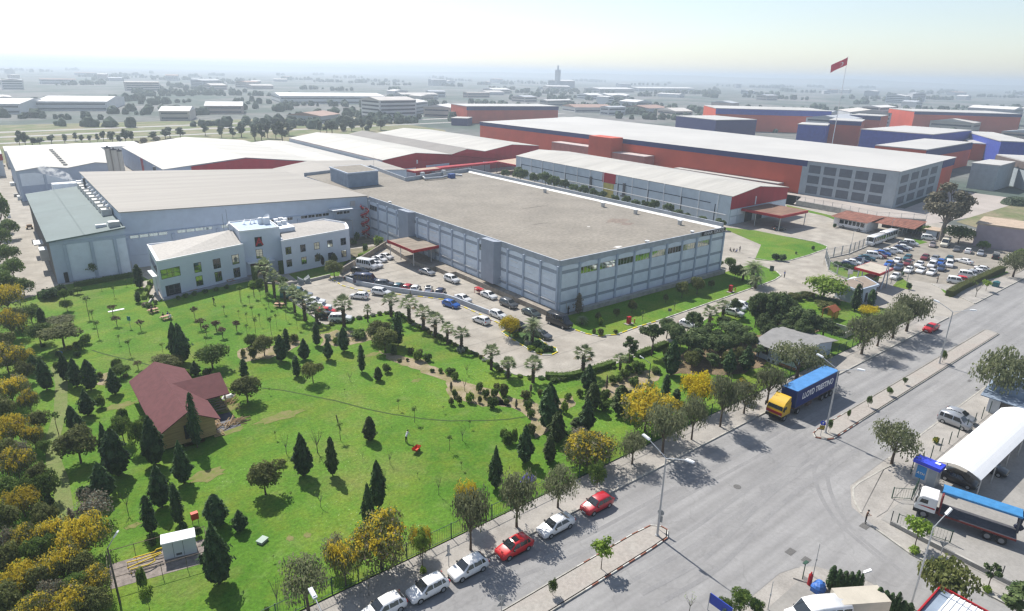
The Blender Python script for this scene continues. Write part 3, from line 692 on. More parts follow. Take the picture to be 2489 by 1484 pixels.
# shrubs -------------------------------------------------------------------------
def shrub(kind, mats, sd, n=420, mi=None, s=.17, lobes=5):
    lb = [(.5*math.cos(i*1.26+.3)*RND.uniform(.4, .8), .5*math.sin(i*1.26+.3)*RND.uniform(.4, .8), .42+RND.uniform(-.1, .15), RND.uniform(.34, .48), RND.uniform(.34, .48), RND.uniform(.32, .45)) for i in range(lobes)]
    c = crown(lb, n, s, 1.2, seed=sd, fill=.45, mi_fn=mi); proto(kind, 'shrub', c, mats, None, None, 1.0, 1.8, 'foliage')
for sd in (61, 62): shrub('shrub', [L_GREEN], sd)
for sd in (63, 64): shrub('olive_shrub', [L_OLIVE], sd)
shrub('grey_shrub', [L_GREY], 65); shrub('light_shrub', [L_LIGHT], 66); shrub('dark_shrub', [L_DARK], 67, n=520); shrub('brown_shrub', [L_BROWN], 68)
shrub('yellow_shrub', [L_GREEN, L_YEL], 69, mi=lambda p, d: RND.random() < .35)
# --------------------------------------------------------------------------------
AUTO = []            # (object, description, category) that still need a label of their own
FIRST = {}
CATS = dict(conifer='conifer', olive_conifer='conifer', column='cypress', brown_column='cypress', round='tree', olive_round='tree', flat='tree', pepper='tree', weeping='tree', mimosa='mimosa', bright_mimosa='mimosa',
            grey_thicket='thicket', light='tree', small_light='tree', pine='pine', young_pine='pine', gum='tree', far_tree='tree', fan_palm='palm', date_palm='palm', sapling='sapling', bare='tree', bronze='tree')
DESC = dict(conifer='dark green pointed conifer', olive_conifer='olive green pointed conifer', column='slim dark columnar cypress', brown_column='thin brownish columnar cypress', round='round green broadleaf tree', olive_round='round olive green tree',
            flat='flat topped olive tree', pepper='grey green drooping street tree', weeping='small weeping tree', mimosa='mimosa with ochre yellow blossom', bright_mimosa='mimosa in bright yellow blossom', grey_thicket='leafless grey brown thicket', light='light green spring leafed tree',
            small_light='small light green tree', pine='broad umbrella pine', young_pine='thin open crowned pine', gum='tall brown green gum tree', far_tree='dark roadside tree', fan_palm='fan palm with stout trunk', date_palm='feathery date palm', sapling='thin staked sapling',
            bare='almost bare branching tree', bronze='small bronze leafed tree', shrub='low green shrub', olive_shrub='olive green shrub', grey_shrub='silvery grey shrub', light_shrub='bright green shrub', dark_shrub='dark green shrub', brown_shrub='brownish shrub', yellow_shrub='yellow flowering shrub')
GRP = dict(conifer='dark conifers in the park', column='columnar cypresses', pepper='street trees along the kerb', mimosa='mimosas along the park edge', pine='umbrella pines in the grove', fan_palm='fan palms lining the drive', sapling='saplings on the lawn', bare='bare trees on the lawn', bronze='bronze leafed trees on the lawn', far_tree='trees along the motorway')
_cnt = {}
def plant(kind, loc, h, w=None, rz=None):
    v = PROTO[kind]; i = _cnt.get(kind, 0); _cnt[kind] = i+1; p = v[i % len(v)]
    sh = h/p['h']; sw = (w/p['w']) if w else sh
    loc = Vector(loc)-Vector((0, 0, .0)); rz = RND.uniform(0, 6.28) if rz is None else rz
    key = (kind, i % len(v))
    if key not in FIRST:
        o = thing(p['name'], loc, rz=rz); o.scale = (sw, sw, sh)
        if p['t']: obj('trunk', p['t'], o)
        if p['c']: obj(p['cn'], p['c'], o)
        register(o); FIRST[key] = o
    else:
        o = dup(FIRST[key], loc, rz, (sw, sw, sh))
    tag(o, None, CATS.get(kind, 'shrub'), GRP.get(kind, DESC[kind]+'s'))
    AUTO.append((o, DESC[kind], loc+Vector((0, 0, h*.6))))
    return o
def plants(kind, r, data, z=.03, wf=1.0):
    """(x, y of the foot, y of the top, width) read from the photograph"""
    for d in data:
        b, h = HT(r, d[0], d[1], d[2], z)
        w = width_m(r, b, d[3])*wf*(.9 if 'conif' in kind else 1) if len(d) > 3 else None
        if w is None: w = PROTO[kind][0]['w']*h/PROTO[kind][0]['h']
        plant(kind, b, max(h, .25), w)
# ---------------------------------------------------------------- the park, plant by plant
plants('conifer', 'C1', [(435, 700, 410, 125), (620, 620, 350, 110), (715, 670, 400, 125), (845, 700, 425, 135), (1065, 740, 500, 115), (815, 935, 695, 130), (690, 1080, 850, 110), (745, 1110, 915, 115), (1000, 1350, 1000, 110), (1095, 1490, 1065, 215), (1440, 1395, 940, 185), (1705, 1565, 1170, 165), (1640, 440, 80, 110), (1692, 450, 80, 150), (1810, 565, 430, 90), (325, 545, 375, 90)])
plants('column', 'C1', [(1825, 1235, 730, 105), (2265, 605, 415, 80)])
plants('column', 'B1', [(405, 1390, 1185, 80)])
plants('conifer', 'E1', [(965, 340, 10, 190), (1500, 425, 20, 185), (2010, 595, 310, 195), (2225, 640, 450, 130), (2030, 1130, 560, 250)])
plants('column', 'E1', [(1400, 665, 320, 125), (1660, 585, 210, 110)])
plants('brown_column', 'E1', [(690, 665, 430, 90)]); plants('grey_thicket', 'E1', [(815, 400, 250, 165)])
plants('conifer', 'C2', [(390, 435, 195, 112), (605, 420, 225, 100), (825, 420, 220, 85), (970, 345, 125, 100), (595, 1495, 1100, 165), (2370, 1615, 1220, 135)])
plants('column', 'C2', [(445, 350, 135, 75), (720, 292, 75, 75), (1470, 292, -20, 105), (535, 575, 385, 85), (1135, 535, 285, 68)])
plants('olive_conifer', 'C2', [(1285, 612, 490, 78), (1210, 1168, 950, 125), (865, 1495, 1140, 105), (1430, 375, 285, 65)])
plants('conifer', 'E2', [(1290, 435, 0, 140), (1205, 640, 200, 125)])
plants('conifer', 'C3', [(290, 1375, 1020, 155), (510, 1065, 640, 200), (875, 705, 460, 140), (855, 1085, 770, 150), (1640, 565, 240, 150), (2170, 545, 320, 115), (2330, 525, 280, 130)])
plants('olive_conifer', 'C3', [(585, 1185, 905, 155), (515, 1360, 1125, 125), (770, 1060, 955, 115), (915, 885, 635, 145), (1170, 925, 660, 170)])
plants('column', 'C3', [(1585, 785, 555, 85), (1690, 800, 690, 75)]); plants('brown_column', 'C3', [(345, 720, 645, 32), (1045, 695, 565, 32), (210, 865, 785, 34)])
plants('column', 'B4', [(920, 1210, 965, 92), (1065, 1170, 1015, 72)]); plants('column', 'B1', [(1295, 1008, 785, 88), (1280, 1138, 1035, 55)])
plants('round', 'C1', [(1970, 505, 285, 260), (1150, 1195, 950, 160), (1310, 1255, 985, 165), (1120, 580, 475, 135)])
plants('olive_round', 'C1', [(2290, 815, 585, 245), (750, 1375, 1075, 320), (1565, 535, 385, 245)])
plants('flat', 'C1', [(600, 315, 105, 310)]); plants('flat', 'B1', [(560, 1370, 1270, 250)]); plants('round', 'B1', [(625, 1217, 1110, 88), (600, 1115, 1015, 75), (845, 900, 755, 160), (720, 1060, 1000, 70)])
plants('olive_round', 'E2', [(245, 305, 20, 290)]); plants('weeping', 'C2', [(685, 635, 455, 185)])
plants('olive_round', 'C2', [(1300, 255, 70, 210), (1350, 345, 140, 225)]); plants('grey_thicket', 'E1', [(900, 580, 335, 300)])
plants('round', 'C2', [(110, 305, 190, 95)]); plants('olive_round', 'C2', [(235, 385, 200, 165)])
# mimosas along the left boundary
plants('mimosa', 'D', [(22, 760, 692, 62), (34, 822, 755, 62), (22, 905, 838, 80), (60, 898, 850, 44), (34, 985, 918, 72), (76, 1000, 948, 44), (36, 1085, 1010, 76), (88, 1090, 1035, 48), (50, 1165, 1092, 72), (62, 1255, 1190, 74), (140, 1335, 1262, 72), (72, 1360, 1285, 80), (212, 1355, 1262, 96), (158, 1415, 1335, 92), (238, 1450, 1385, 72), (60, 1455, 1378, 92), (170, 1530, 1440, 110), (90, 1560, 1462, 100)])
plants('olive_round', 'D', [(48, 800, 748, 50), (12, 868, 808, 54), (66, 930, 880, 40), (12, 1030, 965, 56), (100, 1050, 1000, 44), (20, 1150, 1075, 60), (100, 1180, 1130, 44), (20, 1310, 1228, 66), (118, 1290, 1228, 54), (20, 1420, 1330, 70), (110, 1450, 1380, 64), (208, 1420, 1352, 56), (20, 1520, 1430, 80), (240, 1510, 1432, 66)])
plants('grey_thicket', 'D', [(54, 965, 912, 40), (48, 1125, 1070, 44), (15, 1370, 1290, 54), (140, 1490, 1412, 54)])
plants('round', 'D', [(12, 720, 660, 56), (22, 1225, 1160, 60), (108, 1390, 1310, 64), (180, 1380, 1318, 46)])
plants('round', 'D', [(8, 560, 468, 36), (5, 610, 545, 42), (26, 580, 534, 40), (36, 680, 628, 48), (20, 645, 596, 48), (60, 718, 675, 46), (80, 790, 742, 42), (100, 835, 785, 52), (112, 1105, 1072, 28), (125, 1218, 1150, 50), (80, 1225, 1165, 44), (130, 1400, 1345, 44), (190, 1465, 1400, 54)])
plants('dark_shrub', 'D', [(118, 1240, 1205, 36), (215, 1220, 1180, 50), (120, 725, 700, 52), (150, 715, 690, 36)])
# mimosas and street trees by the fence
plants('bright_mimosa', 'C3', [(1870, 865, 550, 310), (2290, 805, 605, 130)]); plants('bright_mimosa', 'B4', [(1040, 1260, 1165, 170)]); plants('bright_mimosa', 'C3', [(150, 215, 20, 190)])
plants('mimosa', 'C3', [(1400, 1085, 705, 440), (1640, 960, 785, 200), (860, 1400, 1110, 460)])
plants('mimosa', 'E2', [(2110, 590, 190, 190), (985, 1150, 745, 310), (1315, 1000, 525, 500), (1680, 880, 620, 190)])
plants('grey_thicket', 'C3', [(770, 1200, 1060, 170), (950, 1270, 1110, 150)]); plants('grey_thicket', 'E2', [(880, 1000, 690, 180)])
plants('pepper', 'C3', [(1280, 1390, 1090, 250), (1560, 1305, 845, 350), (1830, 1165, 770, 240), (2095, 1045, 555, 260), (2315, 925, 645, 260)])
plants('pepper', 'C4', [(110, 825, 480, 260), (385, 600, 265, 430), (985, 375, 50, 330), (1130, 300, -5, 250), (1270, 225, -100, 280), (1400, 163, -175, 320)])
plants('pepper', 'E3', [(215, 615, 115, 340), (595, 435, 60, 290)]); plants('pepper', 'E2', [(2140, 825, 265, 340), (640, 1390, 915, 420)]); plants('bare', 'E2', [(360, 1390, 1050, 130), (1200, 1255, 1000, 90)])
plants('small_light', 'E2', [(1697, 1000, 640, 130)]); plants('light_shrub', 'E2', [(1700, 1040, 970, 80)]); plants('round', 'E3', [(955, 250, 25, 150)])
plants('pepper', 'C4', [(2200, 845, 325, 430), (1265, 1385, 1030, 370)]); plants('pepper', 'C4', [(2420, 700, 420, 260)]); plants('pepper', 'B4', [(2385, 905, 670, 240)]); plants('bare', 'B4', [(2040, 1088, 945, 100)]); plants('small_light', 'B4', [(2135, 1035, 930, 70)])
plants('small_light', 'E4', [(1478, 800, 525, 200)]); plants('weeping', 'E4', [(1700, 1300, 960, 440)]); plants('young_pine', 'E4', [(2150, 1185, 925, 170)]); plants('young_pine', 'E4', [(2400, 1480, 1150, 420)])
plants('light_shrub', 'E4', [(1470, 850, 780, 110), (2140, 1210, 1150, 90)]); plants('yellow_shrub', 'C4', [(1670, 1190, 1135, 75)])
plants('column', 'E4', [(690, 1190, 965, 85), (745, 1215, 1000, 80), (800, 1235, 1015, 80), (850, 1255, 1020, 75), (905, 1265, 1010, 70), (945, 1275, 1040, 55), (1110, 1390, 1165, 90), (1170, 1410, 1195, 90), (1225, 1430, 1215, 70), (1285, 1440, 1210, 70), (1345, 1460, 1290, 90), (1405, 1470, 1310, 80)])
plants('dark_shrub', 'E4', [(0, 1400, 1270, 130)]); plants('round', 'E3', [(2275, 1395, 1205, 180), (2150, 1420, 1290, 150), (2430, 1410, 1300, 110)]); plants('bare', 'E3', [(1810, 1395, 1240, 130)])
plants('small_light', 'E3', [(995, 995, 730, 175)], .14); plants('round', 'E3', [(548, 1235, 1100, 78)], .14)
plants('round', 'C4', [(682, 1088, 975, 42), (860, 972, 882, 30), (1048, 858, 758, 42), (1240, 752, 678, 52), (1380, 652, 588, 38), (1735, 445, 335, 48)], .14)
# palms
plants('fan_palm', 'B2', [(255, 1045, 735, 190), (330, 1092, 838, 155), (430, 1172, 950, 125), (515, 1228, 980, 150), (610, 1305, 1035, 205), (720, 1340, 1150, 185), (970, 1358, 1075, 210), (1190, 1316, 1158, 80), (1405, 1265, 1055, 180), (1572, 1322, 1085, 205), (1705, 1390, 1170, 185)], wf=1.0)
plants('fan_palm', 'C2', [(1815, 210, -10, 190), (1925, 278, 85, 150), (2055, 328, 122, 180), (2330, 512, 288, 175), (2485, 590, 405, 160)])
plants('fan_palm', 'C3', [(135, 575, 400, 160), (365, 632, 398, 200), (825, 560, 295, 225), (1170, 515, 372, 160)])
plants('fan_palm', 'r', [(840, 760, 370, 310), (1075, 560, 280, 320)])
plants('date_palm', 'C3', [(358, 260, -25, 220)], .06); plants('date_palm', 'B3', [(2385, 965, 690, 230), (2305, 930, 780, 150), (820, 1335, 1250, 130), (2420, 1005, 850, 150)])
plants('round', 'B3', [(2230, 925, 790, 110), (2180, 830, 720, 90), (2090, 810, 750, 60)]); plants('olive_round', 'B3', [(1740, 1095, 950, 110), (1880, 1060, 905, 120), (2010, 1010, 930, 60), (1280, 1230, 1120, 80), (965, 1310, 1230, 60), (1135, 1270, 1195, 60), (1590, 1140, 1060, 50)])
plants('brown_column', 'B3', [(785, 1240, 1050, 85)]); plants('bare', 'B3', [(1375, 1310, 1210, 60), (1670, 1205, 1120, 60)])
# pine grove and the row behind the textile hall
plants('young_pine', 'C3', [(1460, 385, 50, 270), (1255, 455, 198, 195)])
plants('pine', 'r', [(250, 1020, 600, 420), (560, 860, 450, 390), (700, 1190, 740, 700), (1245, 950, 610, 560), (1050, 800, 520, 340), (1610, 720, 100, 360), (1975, 690, 100, 380), (1290, 560, 220, 260), (1680, 620, 300, 330), (2250, 800, 350, 420), (2060, 820, 420, 400), (1450, 1000, 700, 420), (1000, 1270, 800, 480), (1900, 1130, 880, 330), (2380, 1010, 560, 380), (480, 1230, 780, 500)])
plants('pine', 'r', [(350, 1150, 700, 420), (860, 1050, 640, 430), (1180, 1180, 800, 430), (1500, 1150, 800, 380), (1760, 880, 480, 360), (1820, 1020, 640, 340), (140, 900, 560, 360), (2150, 950, 560, 380)])
plants('olive_round', 'r', [(560, 1390, 1120, 260), (1150, 1400, 1120, 240), (1330, 1330, 1050, 220), (180, 1300, 1050, 240), (2050, 1150, 900, 220)])
plants('young_pine', 'r', [(990, 1330, 950, 300), (640, 1350, 1050, 330), (1650, 1290, 980, 280), (880, 1500, 1130, 340)])
plants('pine', 'B4', [(200, 1400, 1015, 320), (390, 1450, 1150, 400), (50, 1290, 1020, 260), (270, 1350, 1090, 260)]); plants('pine', 'C4', [(610, 265, 35, 350), (465, 220, -30, 330), (90, 130, -50, 320), (250, 190, -60, 320)])
plants('light', 'B4', [(630, 1110, 890, 360)]); plants('olive_round', 'B4', [(480, 1105, 1040, 110), (370, 1110, 1050, 120), (640, 1210, 1130, 170)])
for y, h in ((119, 3.0), (126, 2.6), (131, 2.6), (136, 3.0), (140, 4.6), (146, 4.8), (150, 4.0), (155, 3.4), (160, 4.0), (166, 3.4), (171, 4.2), (176, 4.3), (182, 4.9), (187, 4.6), (193, 5.3), (199, 6.4), (205, 7.2), (211, 5.9), (221, 7.2), (230, 5.0)):
    plant('pine', (179.5+RND.uniform(-1, 1), y, 0), h+1.0, max(4.2, h*1.05))
plants('gum', 'B4', [(1720, 565, 20, 440)]); plants('round', 'B4', [(1880, 590, 430, 220), (2100, 660, 570, 90), (2440, 780, 640, 130), (1560, 520, 430, 110)])
# motorway row
for r, dat in (('A1', [(185, 800, 650, 70), (240, 800, 665, 80), (300, 790, 710, 90), (370, 785, 715, 90), (480, 775, 690, 70), (600, 770, 680, 60), (700, 750, 670, 45), (760, 765, 690, 50), (835, 760, 690, 45), (905, 760, 680, 40), (960, 755, 655, 55), (1045, 770, 650, 80), (1110, 775, 690, 60), (1165, 765, 640, 85), (1225, 760, 650, 70), (1415, 740, 660, 90), (1530, 730, 640, 80), (1575, 720, 610, 90), (1670, 720, 620, 90), (1900, 700, 590, 65), (2050, 720, 600, 70), (2155, 720, 620, 70), (2235, 715, 600, 80), (2355, 745, 590, 60), (2420, 740, 590, 80)]),
               ('A2', [(20, 715, 580, 90), (150, 750, 590, 70), (210, 755, 585, 70), (265, 725, 570, 80), (340, 730, 580, 80), (400, 750, 565, 130), (460, 700, 580, 100), (750, 670, 560, 60), (810, 680, 560, 90), (860, 680, 560, 110), (960, 660, 575, 70), (1040, 660, 560, 70), (1140, 660, 545, 70), (1200, 660, 545, 80), (1310, 650, 545, 90)])):
    plants('far_tree', r, dat, -.05)
plants('brown_shrub', 'A1', [(1330, 770, 710, 90), (1260, 780, 740, 60), (1450, 750, 700, 80)], -.05)
# saplings and small trees on the lawn
plants('sapling', 'q', [(535, 548, 275, 100), (752, 468, 195, 110), (860, 548, 325, 70), (677, 602, 435, 80), (995, 642, 385, 130), (250, 742, 600, 80), (490, 792, 680, 60), (628, 922, 715, 70), (722, 812, 605, 90), (850, 942, 730, 70), (960, 822, 635, 60), (1135, 742, 655, 60), (1125, 967, 735, 80), (1278, 852, 610, 100), (1462, 992, 720, 110), (640, 1132, 905, 100), (772, 1072, 795, 110)])
plants('sapling', 'q', [(1032, 1085, 785, 130)])
plants('bronze', 'q', [(125, 1032, 845, 155), (225, 1142, 955, 155), (457, 1032, 845, 130)]); plants('bronze', 'B1', [(1805, 1292, 1165, 75), (1045, 1255, 1155, 95), (1085, 1355, 1255, 95)])
plants('bronze', 'C1', [(1862, 142, 35, 110), (1305, 152, 45, 92), (1912, 198, 92, 92), (2003, 162, 55, 92), (2060, 218, 115, 92), (2192, 162, 55, 82), (1280, 510, 430, 90)])
plants('sapling', 'C1', [(910, 212, 60), (868, 100, -40), (1205, 377, 235), (1107, 277, 190), (1515, 392, 265), (545, 1115, 900), (1910, 290, 200)]); plants('sapling', 'B1', [(825, 1272, 1080), (2225, 1135, 980), (2348, 1088, 940, 70), (1170, 985, 920), (940, 1025, 965), (1060, 1085, 990), (2075, 1250, 1165)])
plants('bare', 'C2', [(1025, 622, 535, 75), (725, 1283, 1080, 160), (437, 1292, 1125, 90), (2065, 1172, 1035, 90), (1395, 1390, 1265, 80), (1142, 1342, 1265, 40), (2085, 712, 585, 80), (2105, 555, 455, 80)])
plants('sapling', 'C2', [(1622, 1002, 855), (1470, 885, 785), (938, 1167, 1005), (2130, 1055, 980), (1945, 1260, 1120), (340, 1157, 1080), (280, 742, 685), (975, 735, 690), (1885, 910, 850), (1655, 590, 550), (1410, 1075, 1040)])
plants('bare', 'E2', [(755, 425, 285, 90), (1845, 312, 135, 80), (1345, 205, 70, 60)]); plants('sapling', 'E2', [(480, 352, 285), (2055, 78, 0), (1650, 150, 105), (320, 925, 870)]); plants('bare', 'E1', [(1185, 480, 280, 110)]); plants('small_light', 'E1', [(1385, 1380, 1155, 110)]); plants('bare', 'C1', [(1120, 520, 420, 70)])
# shrubs of the beds
plants('shrub', 'C2', [(350, 255, 200, 75), (1110, 215, 148, 185), (1650, 430, 335, 110), (1740, 432, 358, 95), (1365, 540, 462, 98), (1955, 555, 492, 112), (1995, 605, 538, 95), (1785, 535, 502, 52), (1862, 542, 500, 55), (1995, 778, 690, 62), (2222, 718, 630, 82), (2280, 775, 690, 82), (2360, 765, 682, 92), (2340, 865, 758, 112), (2450, 1160, 1070, 110)])
plants('olive_shrub', 'C2', [(510, 265, 180, 95), (400, 1400, 1340, 90), (40, 392, 318, 62), (130, 415, 298, 95), (1960, 842, 770, 62), (2035, 832, 750, 75), (2225, 822, 750, 52), (2450, 762, 640, 95), (1480, 440, 415, 60), (1555, 435, 405, 40), (1590, 360, 310, 90), (1670, 380, 320, 80)])
plants('grey_shrub', 'C2', [(820, 235, 180, 82), (920, 215, 165, 72), (130, 330, 295, 55), (2050, 350, 300, 110)]); plants('light_shrub', 'C2', [(2135, 812, 715, 105), (890, 275, 210, 70), (905, 265, 240, 50)]); plants('brown_shrub', 'C2', [(1960, 712, 610, 34)]); plants('yellow_shrub', 'C2', [(520, 240, 185, 70)])
plants('shrub', 'C3', [(320, 880, 795, 95), (120, 835, 778, 72), (345, 955, 878, 85), (690, 795, 728, 82), (800, 765, 688, 75), (1030, 795, 698, 125), (1020, 880, 798, 125), (1212, 595, 508, 125), (1335, 545, 428, 145), (1500, 545, 488, 112), (1300, 655, 578, 125), (1100, 645, 568, 95), (130, 1195, 1080, 125), (195, 1195, 1062, 80), (1160, 620, 560, 100), (1250, 540, 470, 90), (560, 620, 580, 120), (640, 610, 575, 100)])
plants('olive_shrub', 'C3', [(95, 755, 638, 112), (300, 790, 700, 135), (345, 1110, 1010, 125), (1320, 500, 430, 120), (30, 690, 640, 90), (430, 760, 690, 70)]); plants('grey_shrub', 'C3', [(1452, 685, 610, 75), (1270, 742, 698, 55), (1500, 540, 500, 110), (320, 290, 240, 90)]); plants('light_shrub', 'C3', [(655, 915, 790, 85), (990, 1290+40, 1270, 60)])
plants('dark_shrub', 'C3', [(400, 300, 245, 110), (470, 330, 280, 120), (300, 250, 190, 70), (530, 340, 290, 70)], .06)
plants('light_shrub', 'C3', [(350, 330, 290, 100), (420, 355, 315, 90), (210, 210, 170, 80)], .06); plants('olive_shrub', 'C3', [(990, 195, 130, 80), (1130, 180, 140, 60), (930, 180, 130, 50)]); plants('light_shrub', 'B3', [(990, 1345, 1270, 60)])
plants('dark_shrub', 'B4', [(190, 745, 680, 90), (250, 752, 690, 90), (380, 690, 665, 26), (535, 650, 610, 40), (735, 445, 405, 40), (850, 830, 780, 110), (760, 800, 760, 110), (910, 840, 790, 90), (1420, 1015, 950, 60), (1360, 890, 850, 45)])
plants('shrub', 'B2', [(1165, 672, 585, 55), (1060, 600, 560, 80), (1090, 560, 480, 60), (400, 960, 900, 120), (180, 985, 920, 110)]); plants('light_shrub', 'B2', [(1290, 610, 512, 110), (120, 1000, 930, 70)]); plants('olive_round', 'B2', [(880, 900, 755, 150), (735, 800, 670, 75), (880, 790, 685, 55)])
plants('shrub', 'D', [(285, 900, 870, 30), (90, 880, 862, 35), (140, 900, 880, 20), (155, 905, 880, 25), (245, 990, 960, 30), (300, 1020, 990, 28), (210, 835, 812, 30), (195, 850, 826, 26)])
plants('olive_shrub', 'C1', [(1165, 590, 545, 70), (930, 600, 530, 70), (1920, 560, 500, 110), (2330, 290, 200, 120)]); plants('light_shrub', 'C1', [(1720, 570, 500, 110), (470, 660, 600, 60)]); plants('dark_shrub', 'C1', [(400, 305, 270, 60), (330, 135, 80, 60), (720, 390, 340, 80), (545, 390, 345, 70)]); plants('yellow_shrub', 'C1', [(640, 330, 290, 80), (700, 300, 255, 60)])
plants('dark_shrub', 'E1', [(1700, 640, 560, 90), (1420, 800, 660, 90), (1830, 690, 590, 80)]); plants('shrub', 'E1', [(1330, 1190, 990, 110), (340, 250, 200, 70), (2470, 1400, 1340, 60)])
plants('brown_shrub', 'B1', [(1660, 960, 920, 40), (2330, 990, 930, 60), (1350, 1170, 1130, 90)]); plants('shrub', 'B1', [(1400, 1110, 1060, 50), (1440, 1150, 1115, 50), (1380, 1180, 1140, 90), (1650, 1110, 1075, 50), (1720, 1090, 1050, 60), (1800, 1075, 1030, 60), (1900, 1050, 1010, 60), (2000, 1030, 995, 60), (2100, 1010, 970, 60), (2400, 1000, 910, 90), (660, 1060, 1015, 60), (1360, 1060, 1000, 50), (1390, 1000, 930, 50)])
# underplanting along the curved drive edge, clump by clump
e = [Vector((p[0], p[1], .03)) for p in DRIVE_EDGE]
acc = 0; k = 0
for i in range(3, len(e)-1):
    d = e[i+1]-e[i]; L_ = d.length; n = max(1, int(L_/1.25))
    nn = Vector((d.y, -d.x, 0)).normalized()
    for j in range(n):
        k += 1
        if i > 17: continue
        p = e[i]+d*((j+.5)/n)+nn*RND.uniform(.45, .95)
        plant(('shrub', 'dark_shrub', 'olive_shrub', 'grey_shrub', 'shrub')[k % 5], p, RND.uniform(.4, .75), RND.uniform(1.1, 1.7))
# clipped hedges
def hedge(pts, wd, h, m, label, z=.03, n=60, s=.13):
    """one hedge of many small leaves"""
    mb = MB(); mb.tone = []
    for i in range(len(pts)-1):
        a = Vector((pts[i][0], pts[i][1], z)); b = Vector((pts[i+1][0], pts[i+1][1], z)); d = b-a; L = d.length; u = d.normalized(); nn = Vector((-u.y, u.x, 0))
        nf = len(mb.f); mb.M = fr(a.x, a.y, z, math.atan2(d.y, d.x)); mb.box(-.02, -wd*.42, 0, L+.02, wd*.42, h*.9); mb.M = None; mb.tone += [.3]*(len(mb.f)-nf)
        for k in range(int(L*n)):
            t = RND.uniform(0, L); q = RND.random()
            if q < .45: p = a+u*t+nn*RND.uniform(-wd/2, wd/2)+Vector((0, 0, h*RND.uniform(.93, 1.08))); no = Vector((0, 0, 1))
            else:
                sg = 1 if q < .72 else -1; p = a+u*t+nn*sg*wd*.5*RND.uniform(.85, 1.1)+Vector((0, 0, h*RND.random())); no = nn*sg+Vector((0, 0, .4))
            leafq(mb, p, no+rdir()*.6, s*RND.uniform(.7, 1.5), 1.2)
    return single('hedge', mb, m, label, 'hedge', 'clipped hedges')
hedge(Q('B1', (695, 995), (960, 945), (1250, 895)), 1.3, 1.0, L_GREEN, 'long clipped green hedge in front of the green-roofed hall')
hedge(Q('B1', (350, 1095), (590, 1062)), 1.3, 1.2, L_DARK, 'short dark hedge at the foot of the left service road')
hedge(Q('C3', (480, 590), (640, 598), (740, 585), (950, 525), (1110, 472)), 1.2, .9, L_GREEN, 'curved clipped hedge between the tall fan palm and the drive')
hedge(Q('C3', (1190, 440), (1270, 415)), 1.2, .9, L_GREEN, 'short hedge block beside the thin young pines', n=70); hedge(Q('C3', (1315, 398), (1460, 345)), 1.2, .9, L_GREEN, 'dark hedge block left of the pine grove by the drive'); hedge(Q('C3', (1480, 338), (1600, 290)), 1.2, .9, L_GREEN, 'hedge block touching the edge of the pine grove')
hedge([(x, y) for x, y in Q('t', (720, 1430), (1000, 1270), (1350, 1120), (1600, 1000), (1780, 930))], 1.7, 1.5, L_OLIVE, 'long tall hedge along the street side of the car park')
hedge(Q('B4', (320, 1105), (480, 1075), (560, 1105), (640, 1130), (780, 1165)), 1.2, 1.0, L_DARK, 'dark hedge under the light green tree by the gatehouse')
hedge(Q('B2', (1110, 720), (1260, 660)), 1.0, .8, L_LIGHT, 'bright green hedge behind the parked white sedans'); hedge(Q('B1', (1330, 1110), (1410, 950)), .9, .8, L_LIGHT, 'bright hedge beside the terrace of the office block')
def cbox(name, loc, h, r, mats, label):
    mb = MB(); mb.tone = []; mb.tube([(loc[0], loc[1], 0), (loc[0], loc[1], h)], [r*.92, r*.95], 10); mb.tone += [.4]*len(mb.f)
    for k in range(500):
        a = RND.uniform(0, 6.28); d = Vector((math.cos(a), math.sin(a), 0))
        leafq(mb, Vector(loc)+d*r+Vector((0, 0, h*RND.random())), d+rdir()*.5, .16) if RND.random() < .75 else leafq(mb, Vector(loc)+d*r*RND.random()+Vector((0, 0, h)), Vector((0, 0, 1))+rdir()*.5, .16)
    return single(name, mb, mats, label, 'topiary', 'clipped columns at the entrance')
cbox('clipped_column', G('o', 1085, 1150), 3.0, .62, L_GREEN, 'cylindrical clipped green column right of the office entrance'); cbox('clipped_column', G('o', 555, 1280), 3.2, .62, L_GREEN, 'clipped green column left of the entrance behind the tallest palm')
for i, (x, y, yt, lab) in enumerate([(1325, 1080, 875, 'dark oval clipped shrub in front of the office, leftmost of three'), (1650, 1010, 795, 'narrow dark oval clipped shrub, middle one along the office wall'), (1885, 995, 795, 'broad dark oval clipped shrub, rightmost along the office wall')]):
    b, h = HT('o', x, y, yt); mb = MB(); mb.tone = []
    rw = (.5, .33, .55)[i]
    for k in range(700):
        d = rdir(); leafq(mb, (b.x+d.x*rw, b.y+d.y*rw, h*.52+d.z*h*.48), d+rdir()*.4, .15)
    nf = len(mb.f); mb.ell((b.x, b.y, h*.5), rw*.92, rw*.92, h*.46, 9, 7); mb.tone += [.2]*(len(mb.f)-nf)
    single('clipped_oval', mb, leafmat('purple_leaf', (.022, .016, .018), (.05, .04, .035), .1), lab, 'topiary', 'dark clipped ovals at the office')
